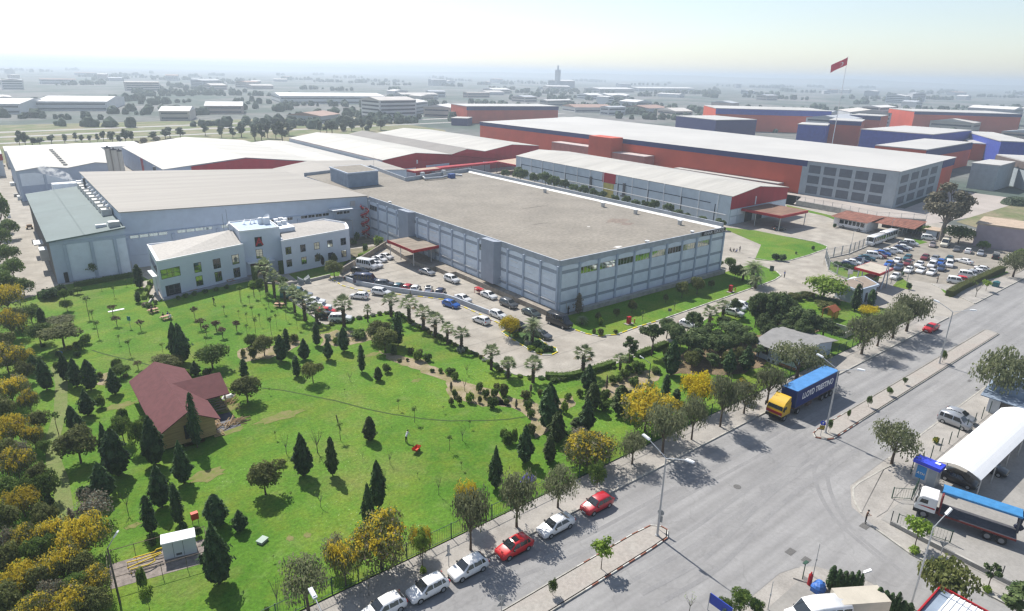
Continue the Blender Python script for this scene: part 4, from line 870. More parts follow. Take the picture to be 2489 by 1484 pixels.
# ---------------------------------------------------------------- helpers for buildings
def onwall(p0, p1, r, x, y):
    """where a sight line meets the wall p0-p1: (distance along, height)"""
    d = ray(r, x, y); u = Vector((p1[0]-p0[0], p1[1]-p0[1], 0)); u.normalize(); n = Vector((u.y, -u.x, 0))
    t = n.dot(Vector((p0[0], p0[1], 0)))/n.dot(Vector((d[0], d[1], 0)))
    q = Vector((d[0]*t, d[1]*t, H+d[2]*t)); return u.dot(q-Vector((p0[0], p0[1], 0))), q.z
class Building:
    def __init__(s, name, loc, label, cat, group=None): s.r = thing(name, loc, label, cat, group); s.sub = {}
    def p(s, name, mb, m, label=None): return part(name, mb, m, s.r, label=label)
    def wall(s, p0, p1):
        M, L = edge_frame(p0, p1); return M, L
    def window(s, M, s0, z0, s1, z1, fm, gm, nx=2, ny=2, d=.06):
        """a framed window set 2 cm proud, its pane behind the bars"""
        f = MB(); f.M = M; w = .07
        f.box(s0, -.05, z0, s0+w, d, z1); f.box(s1-w, -.05, z0, s1, d, z1); f.box(s0+w, -.05, z0, s1-w, d, z0+w); f.box(s0+w, -.05, z1-w, s1-w, d, z1)
        for i in range(1, nx):
            x = s0+(s1-s0)*i/nx; f.box(x-.03, -.05, z0+w, x+.03, d-.01, z1-w)
        for j in range(1, ny):
            z = z0+(z1-z0)*j/ny; f.box(s0+w, -.05, z-.03, s1-w, d-.015, z+.03)
        o = s.p('window', f, fm)
        g = MB(); g.M = M; g.poly([(s0+w, .02, z0+w), (s0+w, .02, z1-w), (s1-w, .02, z1-w), (s1-w, .02, z0+w)])
        sub('pane', g, gm, o); return o
FRAME = mat('window_frame', (.10, .11, .125), rough=.5)
FRAMEW = mat('pale_window_frame', (.55, .56, .58), rough=.5)
PIER = mat('blue_grey_pier', (.40, .455, .54), rough=.7, var=.07, scale=.8)
# ================================================================ textile hall
A = Building('textile_hall', (84, 90.5, 0), 'large flat roofed three storey textile hall with arched bays and gravel roof', 'factory hall')
a0, a1, a2, a3 = (84, 90.5), (138.5, 90.5), (138.5, 201), (108, 193.3)
foot = [a0, a1, a2, a3, (112, 227), (84, 221)]
mb = MB(); mb.prism(foot, 0, 11.0); A.p('wall', mb, WALLB)
mb = MB(); mb.poly([(x, y, 11.02) for x, y in foot]); rf = A.p('roof', mb, GRAVEL)
for r_, x_, y_, rx_, ry_, c_ in (('B3', 1150, 380, 3.6, 2.2, (.205, .165, .137)), ('B3', 1240, 410, 2.0, 1.2, (.20, .16, .135)), ('B3', 1150, 622, 1.3, .5, (.55, .53, .5)), ('B3', 380, 255, 5, .25, (.12, .105, .09)), ('B3', 420, 410, 3, .2, (.12, .105, .09)), ('B3', 880, 435, .5, .3, (.5, .48, .45))):
    c = G(r_, x_, y_, 11.03); mb = MB(); mb.poly([(c.x+rx_*(1+.3*math.sin(k*2.9))*math.cos(k*.45), c.y+ry_*(1+.3*math.cos(k*1.9))*math.sin(k*.45), 11.032+.004*(rx_ < 3)) for k in range(14)]); sub('stain', mb, mat('stain_%.2f' % c_[1], c_, rough=.95, var=.25, scale=1.5, fine=.2), rf)
mb = MB()                                                   # parapets
def par(p, q, h, t=.3, mi=0):
    M, L = edge_frame(p, q); mb.M = M; mb.box(0, -t, 10.2, L, .02, h, mi); mb.M = None
par((84, 172.4), (84, 90.5), 11.4); par((84.02, 90.5), (138.5, 90.5), 11.4); par((138.5, 91), (138.5, 201), 12.35, .35); par((138.5, 201), (108, 193.3), 12.3); par((108, 193.3), (112, 227), 12.2); par((112, 227), (84, 221), 12.0)
mb.M = None; A.p('parapet', mb, mat('parapet_grey', (.36, .385, .42), rough=.8, var=.12, scale=.7))
mb = MB(); mb.add([(137.3, 91.2, 11.05), (138.12, 91.2, 11.45), (138.12, 200.4, 11.45), (137.3, 200.2, 11.05)], [(0, 1, 2, 3)]); A.p('flashing', mb, mat('white_flashing', (.66, .65, .62), rough=.6, var=.15, scale=.5))
def facade(p0, p1, n, windows, arch0=0):
    M, L = edge_frame(p0, p1); w = L/n
    pier = MB(); pier.M = M; pan = MB(); pan.M = M; lou = MB(); lou.M = M; arc = MB(); arc.M = M; sill = MB(); sill.M = M
    for i in range(n+1):
        x = min(max(i*w, .25), L-.25); pier.box(x-.22, 0, 0, x+.22, .32, 10.25)
    for i in range(n):
        x0, x1 = i*w+.24, (i+1)*w-.24; xc = (x0+x1)/2
        pts = [(x0, .03, 9.25)]+[(x0+(x1-x0)*k/12, .03, 9.85+.62*math.sin(math.pi*(.12+.76*k/12))-.24) for k in range(13)]+[(x1, .03, 9.25)]
        arc.poly(pts[::-1] if False else pts)
        win = i in windows
        zs = [(5.55, 7.7), (2.75, 4.9), (.15, 2.1)]
        for z0, z1 in zs: pan.box(x0, 0, z0, x1, .05, z1)
        if i != arch0: lou.box(x0, -.1, 7.72, x1, .0, 7.74)
        if not win:
            lou.box(x0, -.05, 8.55, x1, .02, 9.24); pan.box(x0, 0, 7.72, x1, .05, 8.52)
        lou.box(x0, -.05, 4.93, x1, .02, 5.52); lou.box(x0, -.05, 2.13, x1, .02, 2.72)
        if win:
            A.window(M, x0+.02, 7.74, x1-.02, 9.22, FRAMEW, MIRROR if i % 3 else GLASS, 5, 1)
    A.p('column', pier, PIER); A.p('cladding_panel', pan, WALLW); A.p('arch_panel', arc, WALLW); A.p('louvre_band', lou, LOUVRE)
    return M, L, w
M1, L1, w1 = facade(a0, a1, 10, set(range(1, 9)), 0)
M2, L2, w2 = facade((84, 172.3), (84, 90.5), 15, {0, 10})
mb = MB(); mb.M = M2
for z in (3.0,): mb.tube([(12, .5, z+.4), (40, .5, z), (L2+.1, .5, z-.2)], [.09, .09, .09], 6)
mb.M = M1; mb.tube([(-.3, .5, 2.8), (1.8, .5, 2.75), (2.0, .5, 2.2), (2.0, .5, 1.2), (2.6, .5, 1.1)], [.08]*5, 6); A.p('pipe', mb, METAL)
mb = MB(); mb.M = M2                                       # hooded sunshade strips on the white panels
for i in range(2, 15):
    for z in (8.0, 6.6, 4.4, 3.4):
        x = i*w2+.8+RND.uniform(0, .6); mb.box(x, .06, z+RND.uniform(-.2, .2), x+RND.uniform(1.6, 3.2), .16, z+.12)
A.p('shade_strip', mb, WHITE)
for (y0, y1, zb) in ((152.5, 146.4, 2.6), (114.8, 109.3, 1.9)):
    mb = MB(); mb.prism([(83.97, y0), (82.3, y0-.3), (82.1, y1+.3), (83.97, y1)], zb, [11.2, 11.3, 11.5, 11.3]); A.p('stair_tower', mb, mat('tower_grey', (.30, .33, .385), rough=.75, var=.06, scale=.6))
mb = MB(); mb.M = M1; mb.box(6.2, .34, .0, 53.5, 1.5, .75); A.p('plinth', mb, CONC2)
mb = MB(); mb.M = M1; mb.box(5.6, 1.52, .0, 54.5, 1.72, .95); mb.box(54.3, .3, 0, 54.6, 1.72, .95); A.p('plinth_wall', mb, CONC2)
# sign board at the right corner of the roof
mb = MB(); mb.M = M1; mb.box(45.0, .34, 10.45, 54.3, .42, 11.45); sg = A.p('sign_board', mb, mat('sign_black', (.015, .014, .018), rough=.5))
def text(name, s, size, M, mt, par=None, depth=.02, top=None, wp=False, squeeze=1.0):
    cu = bpy.data.curves.new(name, 'FONT'); cu.body = s; cu.size = size; cu.extrude = depth; cu.offset = .018*size; cu.align_x = 'CENTER'; cu.align_y = 'CENTER'
    o = bpy.data.objects.new(name, cu); COL.objects.link(o); bpy.context.view_layer.update()
    me = bpy.data.meshes.new_from_object(o.evaluated_get(bpy.context.evaluated_depsgraph_get())); COL.objects.unlink(o); bpy.data.objects.remove(o)
    me.transform(M @ Matrix.Diagonal((squeeze, 1, 1, 1))); me.materials.clear(); me.materials.append(mt); me.name = name
    o = obj(name, me, par, wp); return o
def upright(M, x, y, z):   # text plane standing in a wall frame: text x along wall, text y up, facing outward
    return M @ Matrix(((1, 0, 0, x), (0, 0, -1, y), (0, 1, 0, z), (0, 0, 0, 1))) @ Matrix.Diagonal((1, 1, -1, 1))
def facing(M, x, y, z):
    return M @ Matrix(((1, 0, 0, x), (0, 0, 1, y), (0, 1, 0, z), (0, 0, 0, 1)))
t = text('lettering', 'ANAR TEKSTİL', 1.0, facing(M1, 49.7, .46, 10.93), mat('sign_letter', (.55, .53, .55), rough=.5), sg, .02, squeeze=1.22)
# roof furniture of the hall
def vent(x, y, z, w, h, lab, m=None):
    t = thing('roof_vent', (x, y, z), lab, 'roof vent', 'roof vents on the halls')
    mb = MB(); mb.box(x-w*.4, y-w*.4, z, x+w*.4, y+w*.4, z+h); part('vent_box', mb, m or METAL, t)
    mb = MB(); mb.box(x-w*.62, y-w*.62, z+h, x+w*.62, y+w*.62, z+h+.12); part('cap', mb, WHITE, t)
for i, (r, x, y, lab) in enumerate([('B3', 475, 118, 'first metal roof vent along the far parapet, left end'), ('B3', 1012, 250, 'second metal roof vent along the far parapet'), ('B3', 1312, 315, 'third metal roof vent along the far parapet'), ('B3', 1722, 415, 'metal roof vent on the far parapet nearest the sign'), ('B3', 1838, 490, 'small white vent at the roof edge next to the sign'), ('B3', 1420, 580, 'small white vent midway along the front roof edge'), ('B2', 1392, 215, 'small white vent at the roof edge near the red stair')]):
    p = G(r, x, y, 11.1); vent(p.x, p.y, 11.03, .9 if i < 4 else .7, 1.1 if i < 4 else .35, lab)
p = G('B1', 1782, 212, 12.6); vent(p.x, p.y, 12.3, .8, .55, 'lone white capped vent on the grey metal roof')
# penthouse
Pn = Building('roof_cabin', (86, 190, 11), 'blue grey lift cabin with flat roof standing on the gravel roof', 'roof cabin')
pf = [(86.2, 190.6), (97.0, 191.6), (98.4, 206.6), (87.2, 206.2)]
mb = MB(); mb.prism(pf, 11.03, 15.2); Pn.p('wall', mb, mat('penthouse_blue', (.22, .27, .345), rough=.8, var=.12, scale=.5))
mb = MB(); mb.prism([(86.0, 190.4), (97.2, 191.4), (98.6, 206.8), (87, 206.4)], 15.21, 15.6); Pn.p('parapet', mb, PIER)
mb = MB(); mb.poly([(86.5, 190.9, 15.61), (96.8, 191.8, 15.61), (98.1, 206.3, 15.61), (87.4, 206, 15.61)]); Pn.p('roof', mb, GRAVEL)
mb = MB(); mb.cyl((98.8, 198, 11.03), (98.8, 198, 19.5), .06, .03, 6); single('antenna_mast', mb, METAL, 'tall thin antenna mast beside the blue roof cabin', 'mast')
# duct work on the roof
D_ = Building('roof_duct', (116, 195, 11.03), 'bent silver air duct on the gravel roof against the back wall', 'duct')
mb = MB(); P_ = PT('A2', (1695, 1080), (1720, 1100), (1880, 1085), (1960, 1060), (2060, 1065), z=11.6)
mb.tube(P_, [.45, .45, .42, .4, .35], 8); D_.p('duct', mb, METAL)
mb = MB(); q = G('A2', 1695, 1060, 12.2); mb.box(q.x-.6, q.y-.6, 11.03, q.x+.6, q.y+.6, 13); q = G('A2', 1890, 1040, 12.2); mb.box(q.x-.6, q.y-.6, 11.03, q.x+.6, q.y+.6, 13); D_.p('riser', mb, METAL)
mb = MB(); q = G('A2', 1975, 1095, 11.03); mb.box(q.x-1.1, q.y, 11.03, q.x+1.1, q.y+1.6, 12.5); mb.box(q.x-.8, q.y-.12, 11.3, q.x+.8, q.y-.01, 12.2); single('fan_unit', mb, mat('unit_blue', (.04, .09, .28), rough=.5), 'blue fan unit at the end of the silver duct', 'fan unit')
# loading dock and canopy
mb = MB(); mb.prism([(82.1, 87.2), (83.9, 87.2), (83.9, 131), (80.4, 131), (80.4, 124.5), (82.1, 124.5)], 0, 1.1); mb.prism([(78.7, 131.05), (83.9, 131.05), (83.9, 156.5), (80.6, 156.5), (78.7, 140)], 0, 1.08)
single('loading_dock', mb, mat('stained_concrete', (.34, .30, .25), rough=.95, col2=(.22, .19, .16), scale=1.0, fine=.15), 'long concrete loading dock along the foot of the textile hall', 'loading dock')
cz = 5.0; cp = PT('B2', (1605, 658), (1905, 596), (1655, 507), (1372, 562), z=cz)
can = Building('loading_canopy', (cp[0].x, cp[0].y, 0), 'red edged loading canopy over the dock of the textile hall', 'canopy')
c0, c1, c2, c3 = [(p.x, p.y) for p in cp]
c1 = (83.9, c0[1]+.6); c2 = (83.9, c3[1]+.5); ce = [c0, c1, c2, c3]
mb = MB(); mb.prism(ce, cz-.2, cz-.02); can.p('deck', mb, mat('canopy_deck', (.24, .20, .16), rough=.9, var=.3, scale=.5, stretch=(.3, 3, 1), fine=.1))
mb = MB()
for p, q in ((c0, c1), (c3, c0)):
    M, L = edge_frame(p, q) if p == c0 else edge_frame(p, q)
    mb.M = M; mb.box(-.05, 0.0, cz-.55, L, .12, cz+.12)
mb.M = None; can.p('fascia', mb, REDP)
for p in (c0, ((c0[0]+c3[0])/2, (c0[1]+c3[1])/2), (c3[0]+.3, c3[1]-.3), (81.5, c0[1]+.8)):
    mb = MB(); mb.cyl((p[0]+.4, p[1]+.4, 1.08), (p[0]+.4, p[1]+.4, cz-.2), .10, n=8); can.p('post', mb, METAL)
mb = MB()
for k in range(6):
    y = c0[1]+1+k*(c3[1]-c0[1]-2)/5; mb.box(c0[0]+.2, y-.06, cz-.5, 83.9, y+.06, cz-.22)
can.p('beam', mb, REDP)
for i, (y, w, lab) in enumerate(((143.5, 3.4, 'large dark roller door under the red edged canopy'), (137.8, 3.2, 'grey roller door at the near end of the canopy'))):
    mb = MB(); mb.box(83.62, y-w/2, 1.1, 83.68, y+w/2, 4.4); A.p('roller_door', mb, LOUVRE)
mb = MB(); g0 = G('B2', 2210, 1005, 1.1); 
for x, y in ((0, 0), (1.6, 0), (0, 1.1), (1.6, 1.1)): mb.cyl((g0.x+x*.6-.6, g0.y+y*2-1.6, 0), (g0.x+x*.6-.6, g0.y+y*2-1.6, 1.3), .05, n=6)
for z in (.7, 1.25): mb.box(g0.x-.65, g0.y-1.65, z, g0.x+.41, g0.y+.65, z+.06)
single('steel_trestle', mb, REDP, 'red steel trestle standing against the loading dock', 'trestle')
# red spiral stair in the corner
SS = Building('spiral_stair', (81, 170, 0), 'red spiral fire stair in the corner between the two halls', 'stair')
mb = MB(); mb.cyl((81.3, 170, 0), (81.3, 170, 9), .12, n=8); SS.p('pole', mb, METAL)
mb = MB(); rail = []
for i in range(54):
    a = i*.42; z = .2+i*.165; c_, s_ = math.cos(a), math.sin(a); c2_, s2_ = math.cos(a+.42), math.sin(a+.42)
    mb.add([(81.3, 170, z), (81.3+1.1*c_, 170+1.1*s_, z), (81.3+1.1*c2_, 170+1.1*s2_, z), (81.3, 170, z-.06), (81.3+1.1*c_, 170+1.1*s_, z-.06), (81.3+1.1*c2_, 170+1.1*s2_, z-.06)], [(0, 1, 2), (5, 4, 3), (1, 4, 5, 2)])
    rail.append((81.3+1.12*c_, 170+1.12*s_, z+.95))
SS.p('tread', mb, REDP)
mb = MB(); mb.tube(rail, [.05]*len(rail), 5); mb.tube([(p[0], p[1], p[2]-.5) for p in rail], [.22]*len(rail), 4); SS.p('railing', mb, REDP)
mb = MB(); mb.box(71.5, 169.2, 9.0, 77.5, 172.4, 9.15); single('wall_awning', mb, WHITE, 'small white awning on brackets beside the red spiral stair', 'awning')
mb = MB(); mb.box(71.5, 169.4, 5.6, 77.2, 172.4, 5.75)
for x in (71.5, 73.4, 75.3, 77.2):
    mb.cyl((x, 169.5, 5.75), (x, 169.5, 6.7), .04, n=5); mb.cyl((x, 169.5, 0), (x, 169.5, 5.6), .06, n=5) if x in (71.5, 77.2) else None
mb.box(71.5, 169.46, 6.62, 77.2, 169.54, 6.7); single('escape_landing', mb, METAL, 'railed escape landing below the white awning', 'landing')
# ================================================================ factory B with metal roof
B = Building('factory_hall', (21.5, 172.7, 0), 'long blue grey factory hall under a wide grey metal roof', 'factory hall')
bf = [(21.5, 172.7), (83.6, 172.7), (80.3, 236.5), (22.0, 247)]; bz = [13.6, 11.55, 11.6, 13.4]
mb = MB(); mb.prism(bf, 0, [z-.12 for z in bz]); B.p('wall', mb, WALLB)
mb = MB(); ov = [(21.2, 172.3), (83.75, 172.3), (80.5, 236.9), (21.6, 247.4)]
mb.prism(ov, 0, 1); mb.v = [(x, y, (bz[i % 4]-.1 if i < 4 else bz[i % 4]+.12)) for i, (x, y, z) in enumerate(mb.v)]
rB = B.p('roof', mb, ROOFG)
MB1, LB = edge_frame((21.5, 172.7), (83.6, 172.7))
mb = MB(); mb.M = MB1
for s in (0.2, 10.3, 20.6, 31, 41.5, 51.8): mb.box(s-.35, 0, 0, s+.35, .3, 7.3)
B.p('column', mb, PIER)
mb = MB(); mb.M = MB1; mb.box(0, 0, 3.0, 51, .10, 3.18); mb.box(0, 0, 8.0, LB, .35, 8.15); B.p('ledge', mb, PIER)
for s in np.arange(1.0, 56.0, 2.06):
    if any(abs(s+.95-q) < 1.0 for q in (10.3, 20.6, 31, 41.5, 51.8)): continue
    B.window(MB1, s, 7.15, s+1.9, 7.92 if s < 36 else 8.0, FRAMEW, GLASS if s > 33 else MIRROR, 2, 1)
    k += 1
mb = MB(); mb.M = MB1; mb.cyl((57.5, .3, 9.9), (57.5, .36, 9.9), .5, n=16); mb.box(56.8, .02, 9.2, 58.2, .28, 10.6); B.p('wall_fan', mb, METAL)
# annex C, green roof
Cb = Building('green_roofed_hall', (6.7, 168.8, 0), 'side hall with grey green lean-to roof left of the factory', 'factory hall')
cf = [(6.7, 168.8), (21.2, 168.8), (21.2, 236), (6.8, 236)]; cz_ = [9.35, 10.7, 10.7, 9.35]
mb = MB(); mb.prism(cf, 0, cz_); Cb.p('wall', mb, WALLB)
mb = MB(); mb.prism([(6.3, 168.3), (21.45, 168.3), (21.45, 236.3), (6.4, 236.3)], 0, 1); mb.v = [(x, y, (9.3 if x < 10 else 10.65)+(.0 if i < 4 else .3)) for i, (x, y, z) in enumerate(mb.v)]
rC = Cb.p('roof', mb, GREENR)
mb = MB(); mb.add([(13.3, 168.4, 10.31), (13.42, 168.4, 10.32), (13.42, 236, 10.32), (13.3, 236, 10.31)], [(0, 1, 2, 3)]); mb.add([(6.5, 203, 9.66), (21.3, 203, 10.98), (21.3, 203.14, 10.98), (6.5, 203.14, 9.66)], [(0, 1, 2, 3)]); sub('seam', mb, mat('seam_grey', (.13, .17, .175)), rC)
MC, LC = edge_frame((6.7, 168.8), (21.2, 168.8)); mb = MB(); mb.M = MC
for s in (2.6, 7.6, 12.2): mb.box(s-.3, 0, 0, s+.3, .25, 8.6)
mb.box(0, 0, 8.6, LC, .12, 9.2); Cb.p('column', mb, PIER)
mb = MB(); mb.M = MC
for s0, s1 in ((2.95, 7.25), (7.95, 11.85), (12.55, 14.4)): mb.box(s0, 0, .3, s1, .05, 8.4)
Cb.p('cladding_panel', mb, WALLW)
mb = MB(); mb.M = MC; mb.box(1.4, 0, 0, 2.2, .06, 2.3); Cb.p('door', mb, DARK)
ML, LL = edge_frame((6.8, 236), (6.7, 168.8)); mb = MB(); mb.M = ML
for k in range(67): mb.box(k+.05, 0, 0, k+.18, .06, 9.2)
Cb.p('sheet_rib', mb, mat('side_sheet', (.25, .23, .22), rough=.8)); mb = MB(); mb.M = ML; mb.box(.0, .0, 0, LL, .03, 9.2); Cb.p('side_cladding', mb, mat('side_sheet', (.25, .23, .22)))
mb = MB(); mb.M = ML; mb.box(36, .05, 3.2, 41, 2.0, 3.5); mb.box(52, .05, 2.6, 55.5, 1.6, 5.2); Cb.p('hood', mb, METAL)
# rooftop ventilation units along the green roof
for i in range(10):
    t = i/9; q = G('A1', 745+t*320, 1195+t*225, 10.9); y = 232-t*46; x = 20.4
    th = thing('rooftop_cooler', (x, y, 10.9), None, 'air cooler', 'white coolers along the green roof')
    mb = MB(); mb.box(x-1.2, y-1.3, 10.75, x+.9, y+1.3, 12.3); part('cabinet', mb, mat('cooler_white', (.60, .58, .54), rough=.6, var=.1, scale=1), th)
    mb = MB(); mb.tube([(x+.2, y, 12.2), (x+.2, y, 12.8), (x+.75, y, 13.1)], [.55, .55, .5], 9); part('elbow_duct', mb, WHITE, th)
    AUTO.append((th, 'white rooftop cooler with elbow duct', Vector((x, y, 12))))
mb = MB(); p = G('B1', 1070, 430, 10.9); mb.box(18.6, 170.4, 10.72, 20.8, 172.2, 12.0); single('rooftop_cabinet', mb, METAL, 'grey cabinet at the near corner of the green roof', 'roof cabinet')
mb = MB(); mb.box(16.2, 172.6, 10.5, 18.4, 173.6, 11.2); single('rooftop_trunking', mb, WHITE, 'low white trunking lying beside the grey cabinet', 'trunking')
mb = MB(); mb.cyl((20.2, 222, 11), (20.2, 222, 15), .32, n=10); single('flue', mb, DGREY, 'black flue pipe among the white coolers', 'flue')
mb = MB(); mb.box(13.5, 239.5, 8.8, 19.8, 243.5, 11.2); mb.box(19.9, 240.5, 8.8, 24, 242.5, 11.6); single('chiller', mb, WHITE, 'white chiller box steaming behind the green roof', 'chiller')
mb = MB(); mb.box(13, 236.4, 0, 21, 246, 8.75); single('plant_room', mb, WALLB, 'plain plant room carrying the steaming chiller', 'plant room')
# steam: a soft puff volume built from small translucent spheres would look solid, so it is a real volume
mb = MB(); base = Vector((19.0, 241, 11.8)); tip = G('A1', 500, 1030, 15.5)
path = [base+(Vector((11.5, 246, 16.5))-base)*t+Vector((.6*math.sin(t*6), .5*math.cos(t*5), 0)) for t in np.linspace(0, 1, 9)]
mb.tube(path, [.5, .9, 1.1, 1.2, 1.4, 1.5, 1.6, 1.5, .6], 10)
st = obj('steam', mb.mesh('steam', [], True)); tag(st, 'wisp of white steam rising from the chiller', 'steam')
sm = bpy.data.materials.new('steam_vapour'); sm.use_nodes = True; snt = sm.node_tree; snt.nodes.remove(snt.nodes['Principled BSDF'])
sp = snt.nodes.new('ShaderNodeVolumePrincipled'); sp.inputs['Color'].default_value = (1, 1, 1, 1); snz = snt.nodes.new('ShaderNodeTexNoise'); snz.inputs['Scale'].default_value = .9; snz.inputs['Detail'].default_value = 4; smr = snt.nodes.new('ShaderNodeMapRange'); smr.inputs['From Min'].default_value = .48; smr.inputs['From Max'].default_value = .7; smr.inputs['To Max'].default_value = 1.1
sgp = snt.nodes.new('ShaderNodeNewGeometry'); snt.links.new(sgp.outputs['Position'], snz.inputs['Vector']); snt.links.new(snz.outputs['Fac'], smr.inputs['Value']); snt.links.new(smr.outputs['Result'], sp.inputs['Density'])
snt.links.new(sp.outputs['Volume'], snt.nodes['Material Output'].inputs['Volume']); st.data.materials.append(sm)
# gabled white halls behind
def gable(name, loc, label, front, back, eave, ridges, wallm, roofm, group=None, base=0.0, thick=.16, over=.35):
    """front: list of (x, y, z) along the eaves line and peaks; back: same count"""
    b = Building(name, loc, label, 'warehouse', group)
    mb = MB(); n = len(front); F_ = [Vector(p) for p in front]; K_ = [Vector(p) for p in back]
    fb = [Vector((p.x, p.y, base)) for p in F_]; kb = [Vector((p.x, p.y, base)) for p in K_]
    mb.poly([fb[0], fb[-1]]+F_[::-1]); mb.poly(([kb[0], kb[-1]]+K_[::-1])[::-1])
    mb.poly([fb[0], F_[0], K_[0], kb[0]]); mb.poly([fb[-1], kb[-1], K_[-1], F_[-1]])
    b.p('wall', mb, wallm)
    mb = MB(); d = (K_[0]-F_[0]).normalized()*over
    for i in range(n-1):
        p, q, r_, s_ = F_[i]-d, F_[i+1]-d, K_[i+1]+d, K_[i]+d; up = Vector((0, 0, .05)); u2 = Vector((0, 0, .05+thick))
        mb.add([p+up, q+up, r_+up, s_+up, p+u2, q+u2, r_+u2, s_+u2], [(3, 2, 1, 0), (4, 5, 6, 7), (0, 1, 5, 4), (1, 2, 6, 5), (2, 3, 7, 6), (3, 0, 4, 7)])
    b.roof = b.p('roof', mb, roofm); return b
Dh = gable('warehouse', (6.5, 282, 0), 'double ridged white roofed warehouse at the far left', [(6.5, 282, 10.3), (14.3, 282.6, 11.3), (21.5, 284, 10.2), (30.5, 285.5, 11.4), (39.5, 287, 10.2)], [(6.5, 350, 10.3), (14.3, 351, 11.3), (21.8, 352, 10.2), (31, 353, 11.4), (40.5, 354, 10.2)], 0, 0, mat('warehouse_blue', (.37, .42, .52), rough=.7, var=.06, scale=.3), ROOFW)
for k in range(9):
    mb = MB(); y_ = 290+k*6.6; mb.box(21.0, y_, 10.3, 22.3, y_+1.8, 11.0); Dh.p('valley_vent', mb, CONC2)
MD, LD = edge_frame((6.5, 282), (39.5, 287)); mb = MB(); mb.M = MD
for s in (.4, 7.9, 15.2, 22.6, 29.5, 32.8): mb.box(s-.25, 0, 0, s+.25, .25, 9.8)
mb.box(0, 0, 9.75, LD, .12, 10.15); Dh.p('column', mb, PIER)
mb = MB(); mb.M = MD
for s0, s1 in ((.8, 7.5), (8.3, 14.8), (15.6, 22.2), (23, 29.1)): mb.box(s0, 0, 5.2, s1, .05, 9.5)
Dh.p('cladding_panel', mb, WALLW)
Eh = gable('warehouse', (51, 277, 0), 'broad white roofed warehouse with dark red gable behind the metal roof', [(51, 278, 8.3), (81.3, 276, 11.2), (110, 272, 8.3)], [(50.8, 364, 8.3), (80.5, 371, 11.2), (110, 372, 8.3)], 0, 0, mat('warehouse_blue', (.37, .42, .52)), ROOFW)
ME, LE = edge_frame((51, 278), (110, 272)); mb = MB(); mb.M = ME; mb.poly([(10, .06, 6.5), (10, .06, 9.0), (30.3, .06, 11.1), (58.5, .06, 8.3), (58.5, .06, 6.5)][::-1]); Eh.p('red_gable', mb, REDW)
ML2, LL2 = edge_frame((50.8, 364), (51, 278)); mb = MB(); mb.M = ML2; mb.box(44, 0, 0, 49, .06, 8.2); Eh.p('red_door', mb, REDW); mb = MB(); mb.M = ML2; mb.box(0, 0, 6.1, LL2, .05, 6.25)
for k in range(12): mb.box(k*7.2, 0, 0, k*7.2+.2, .08, 7.9)
Eh.p('column', mb, PIER)
for i, (r, x, y) in enumerate((('A1', 2078, 875), ('A1', 2202, 862))):
    p = G(r, x, y, 10.4); vent(p.x, p.y, 9.7, .9, 1.0, ('grey vent low on the broad white roof', 'grey vent nearer the ridge of the broad white roof')[i])
Kh = gable('warehouse', (111, 255, 0), 'low pale roofed hall between the two white warehouses', [(110.6, 262, 7.4), (121, 262.5, 8.3), (131.5, 262, 7.4)], [(110.6, 366, 7.4), (121, 366, 8.3), (131, 366, 7.4)], 0, 0, WALLB, ROOFW)
Kg = gable('warehouse', (86, 228, 0), 'low grey roofed hall behind the blue roof cabin', [(84.5, 231, 8.6), (100, 231.5, 10.4), (128, 228.5, 9.0)], [(86, 258, 8.6), (101, 260, 10.4), (130.5, 259, 9.0)], 0, 0, WALLB, ROOFG)
# triple gabled red hall F
fx = [(133, 258.2, 9), (150.5, 260, 11), (170.8, 262.2, 9), (180.5, 263.5, 10.8), (192, 264.8, 9), (212, 268.5, 11), (233.5, 272.4, 9)]
bx = [(132.5, 366, 9), (150.5, 371, 11), (170.5, 373, 9), (180.5, 374, 10.8), (190, 374, 9), (211, 378, 11), (233, 382, 9)]
Fh = gable('warehouse', (133, 258, 0), 'triple gabled dark red warehouse with white roofs', fx, bx, 0, 0, REDW, ROOFW)
mb = MB(); up = Vector((0, 0, .24))
mb.add([Vector(fx[2])+up, Vector(fx[3])+up, Vector(bx[3])+up, Vector(bx[2])+up, Vector(fx[4])+up, Vector(bx[4])+up], [(0, 1, 2, 3), (1, 4, 5, 2)])
sub('dark_sheet', mb, mat('dark_sheet_roof', (.22, .205, .19), rough=.8, var=.1, scale=.1, fine=.05), Fh.roof)
MF, LF = edge_frame((132.7, 258), (132.3, 366)); MFl, LFl = edge_frame((132.5, 366), (133, 258.2)); mb = MB(); mb.M = MFl; mb.box(0, 0, 0, LFl, .05, 8.9)
for s in range(0, 108, 12): mb.box(s, .05, 0, s+.2, .1, 8.9)
Fh.p('side_cladding', mb, mat('pale_side', (.62, .64, .66), rough=.6, var=.05))
MFf, LFf = edge_frame((133, 258.2), (233.5, 272.4)); mb = MB(); mb.M = MFf; 
for q_ in ((5, .2, 18, 4.5), (24, 2, 38, 5), (60, 3, 70, 4.8), (90, 2.5, 101, 4.6)): mb = MB(); mb.M = MFf; mb.box(q_[0], 0, q_[1], q_[2], .06, q_[3]); Fh.p('light_band', mb, WALLW)
mb = MB(); mb.M = MFf; mb.box(18.5, .02, 6.2, 19.3, .1, 9.0); mb.box(48, .02, 8.6, 49.5, .1, 9.7); mb.box(89, .02, 6, 89.7, .1, 8.8); Fh.p('wall_vent', mb, WHITE)
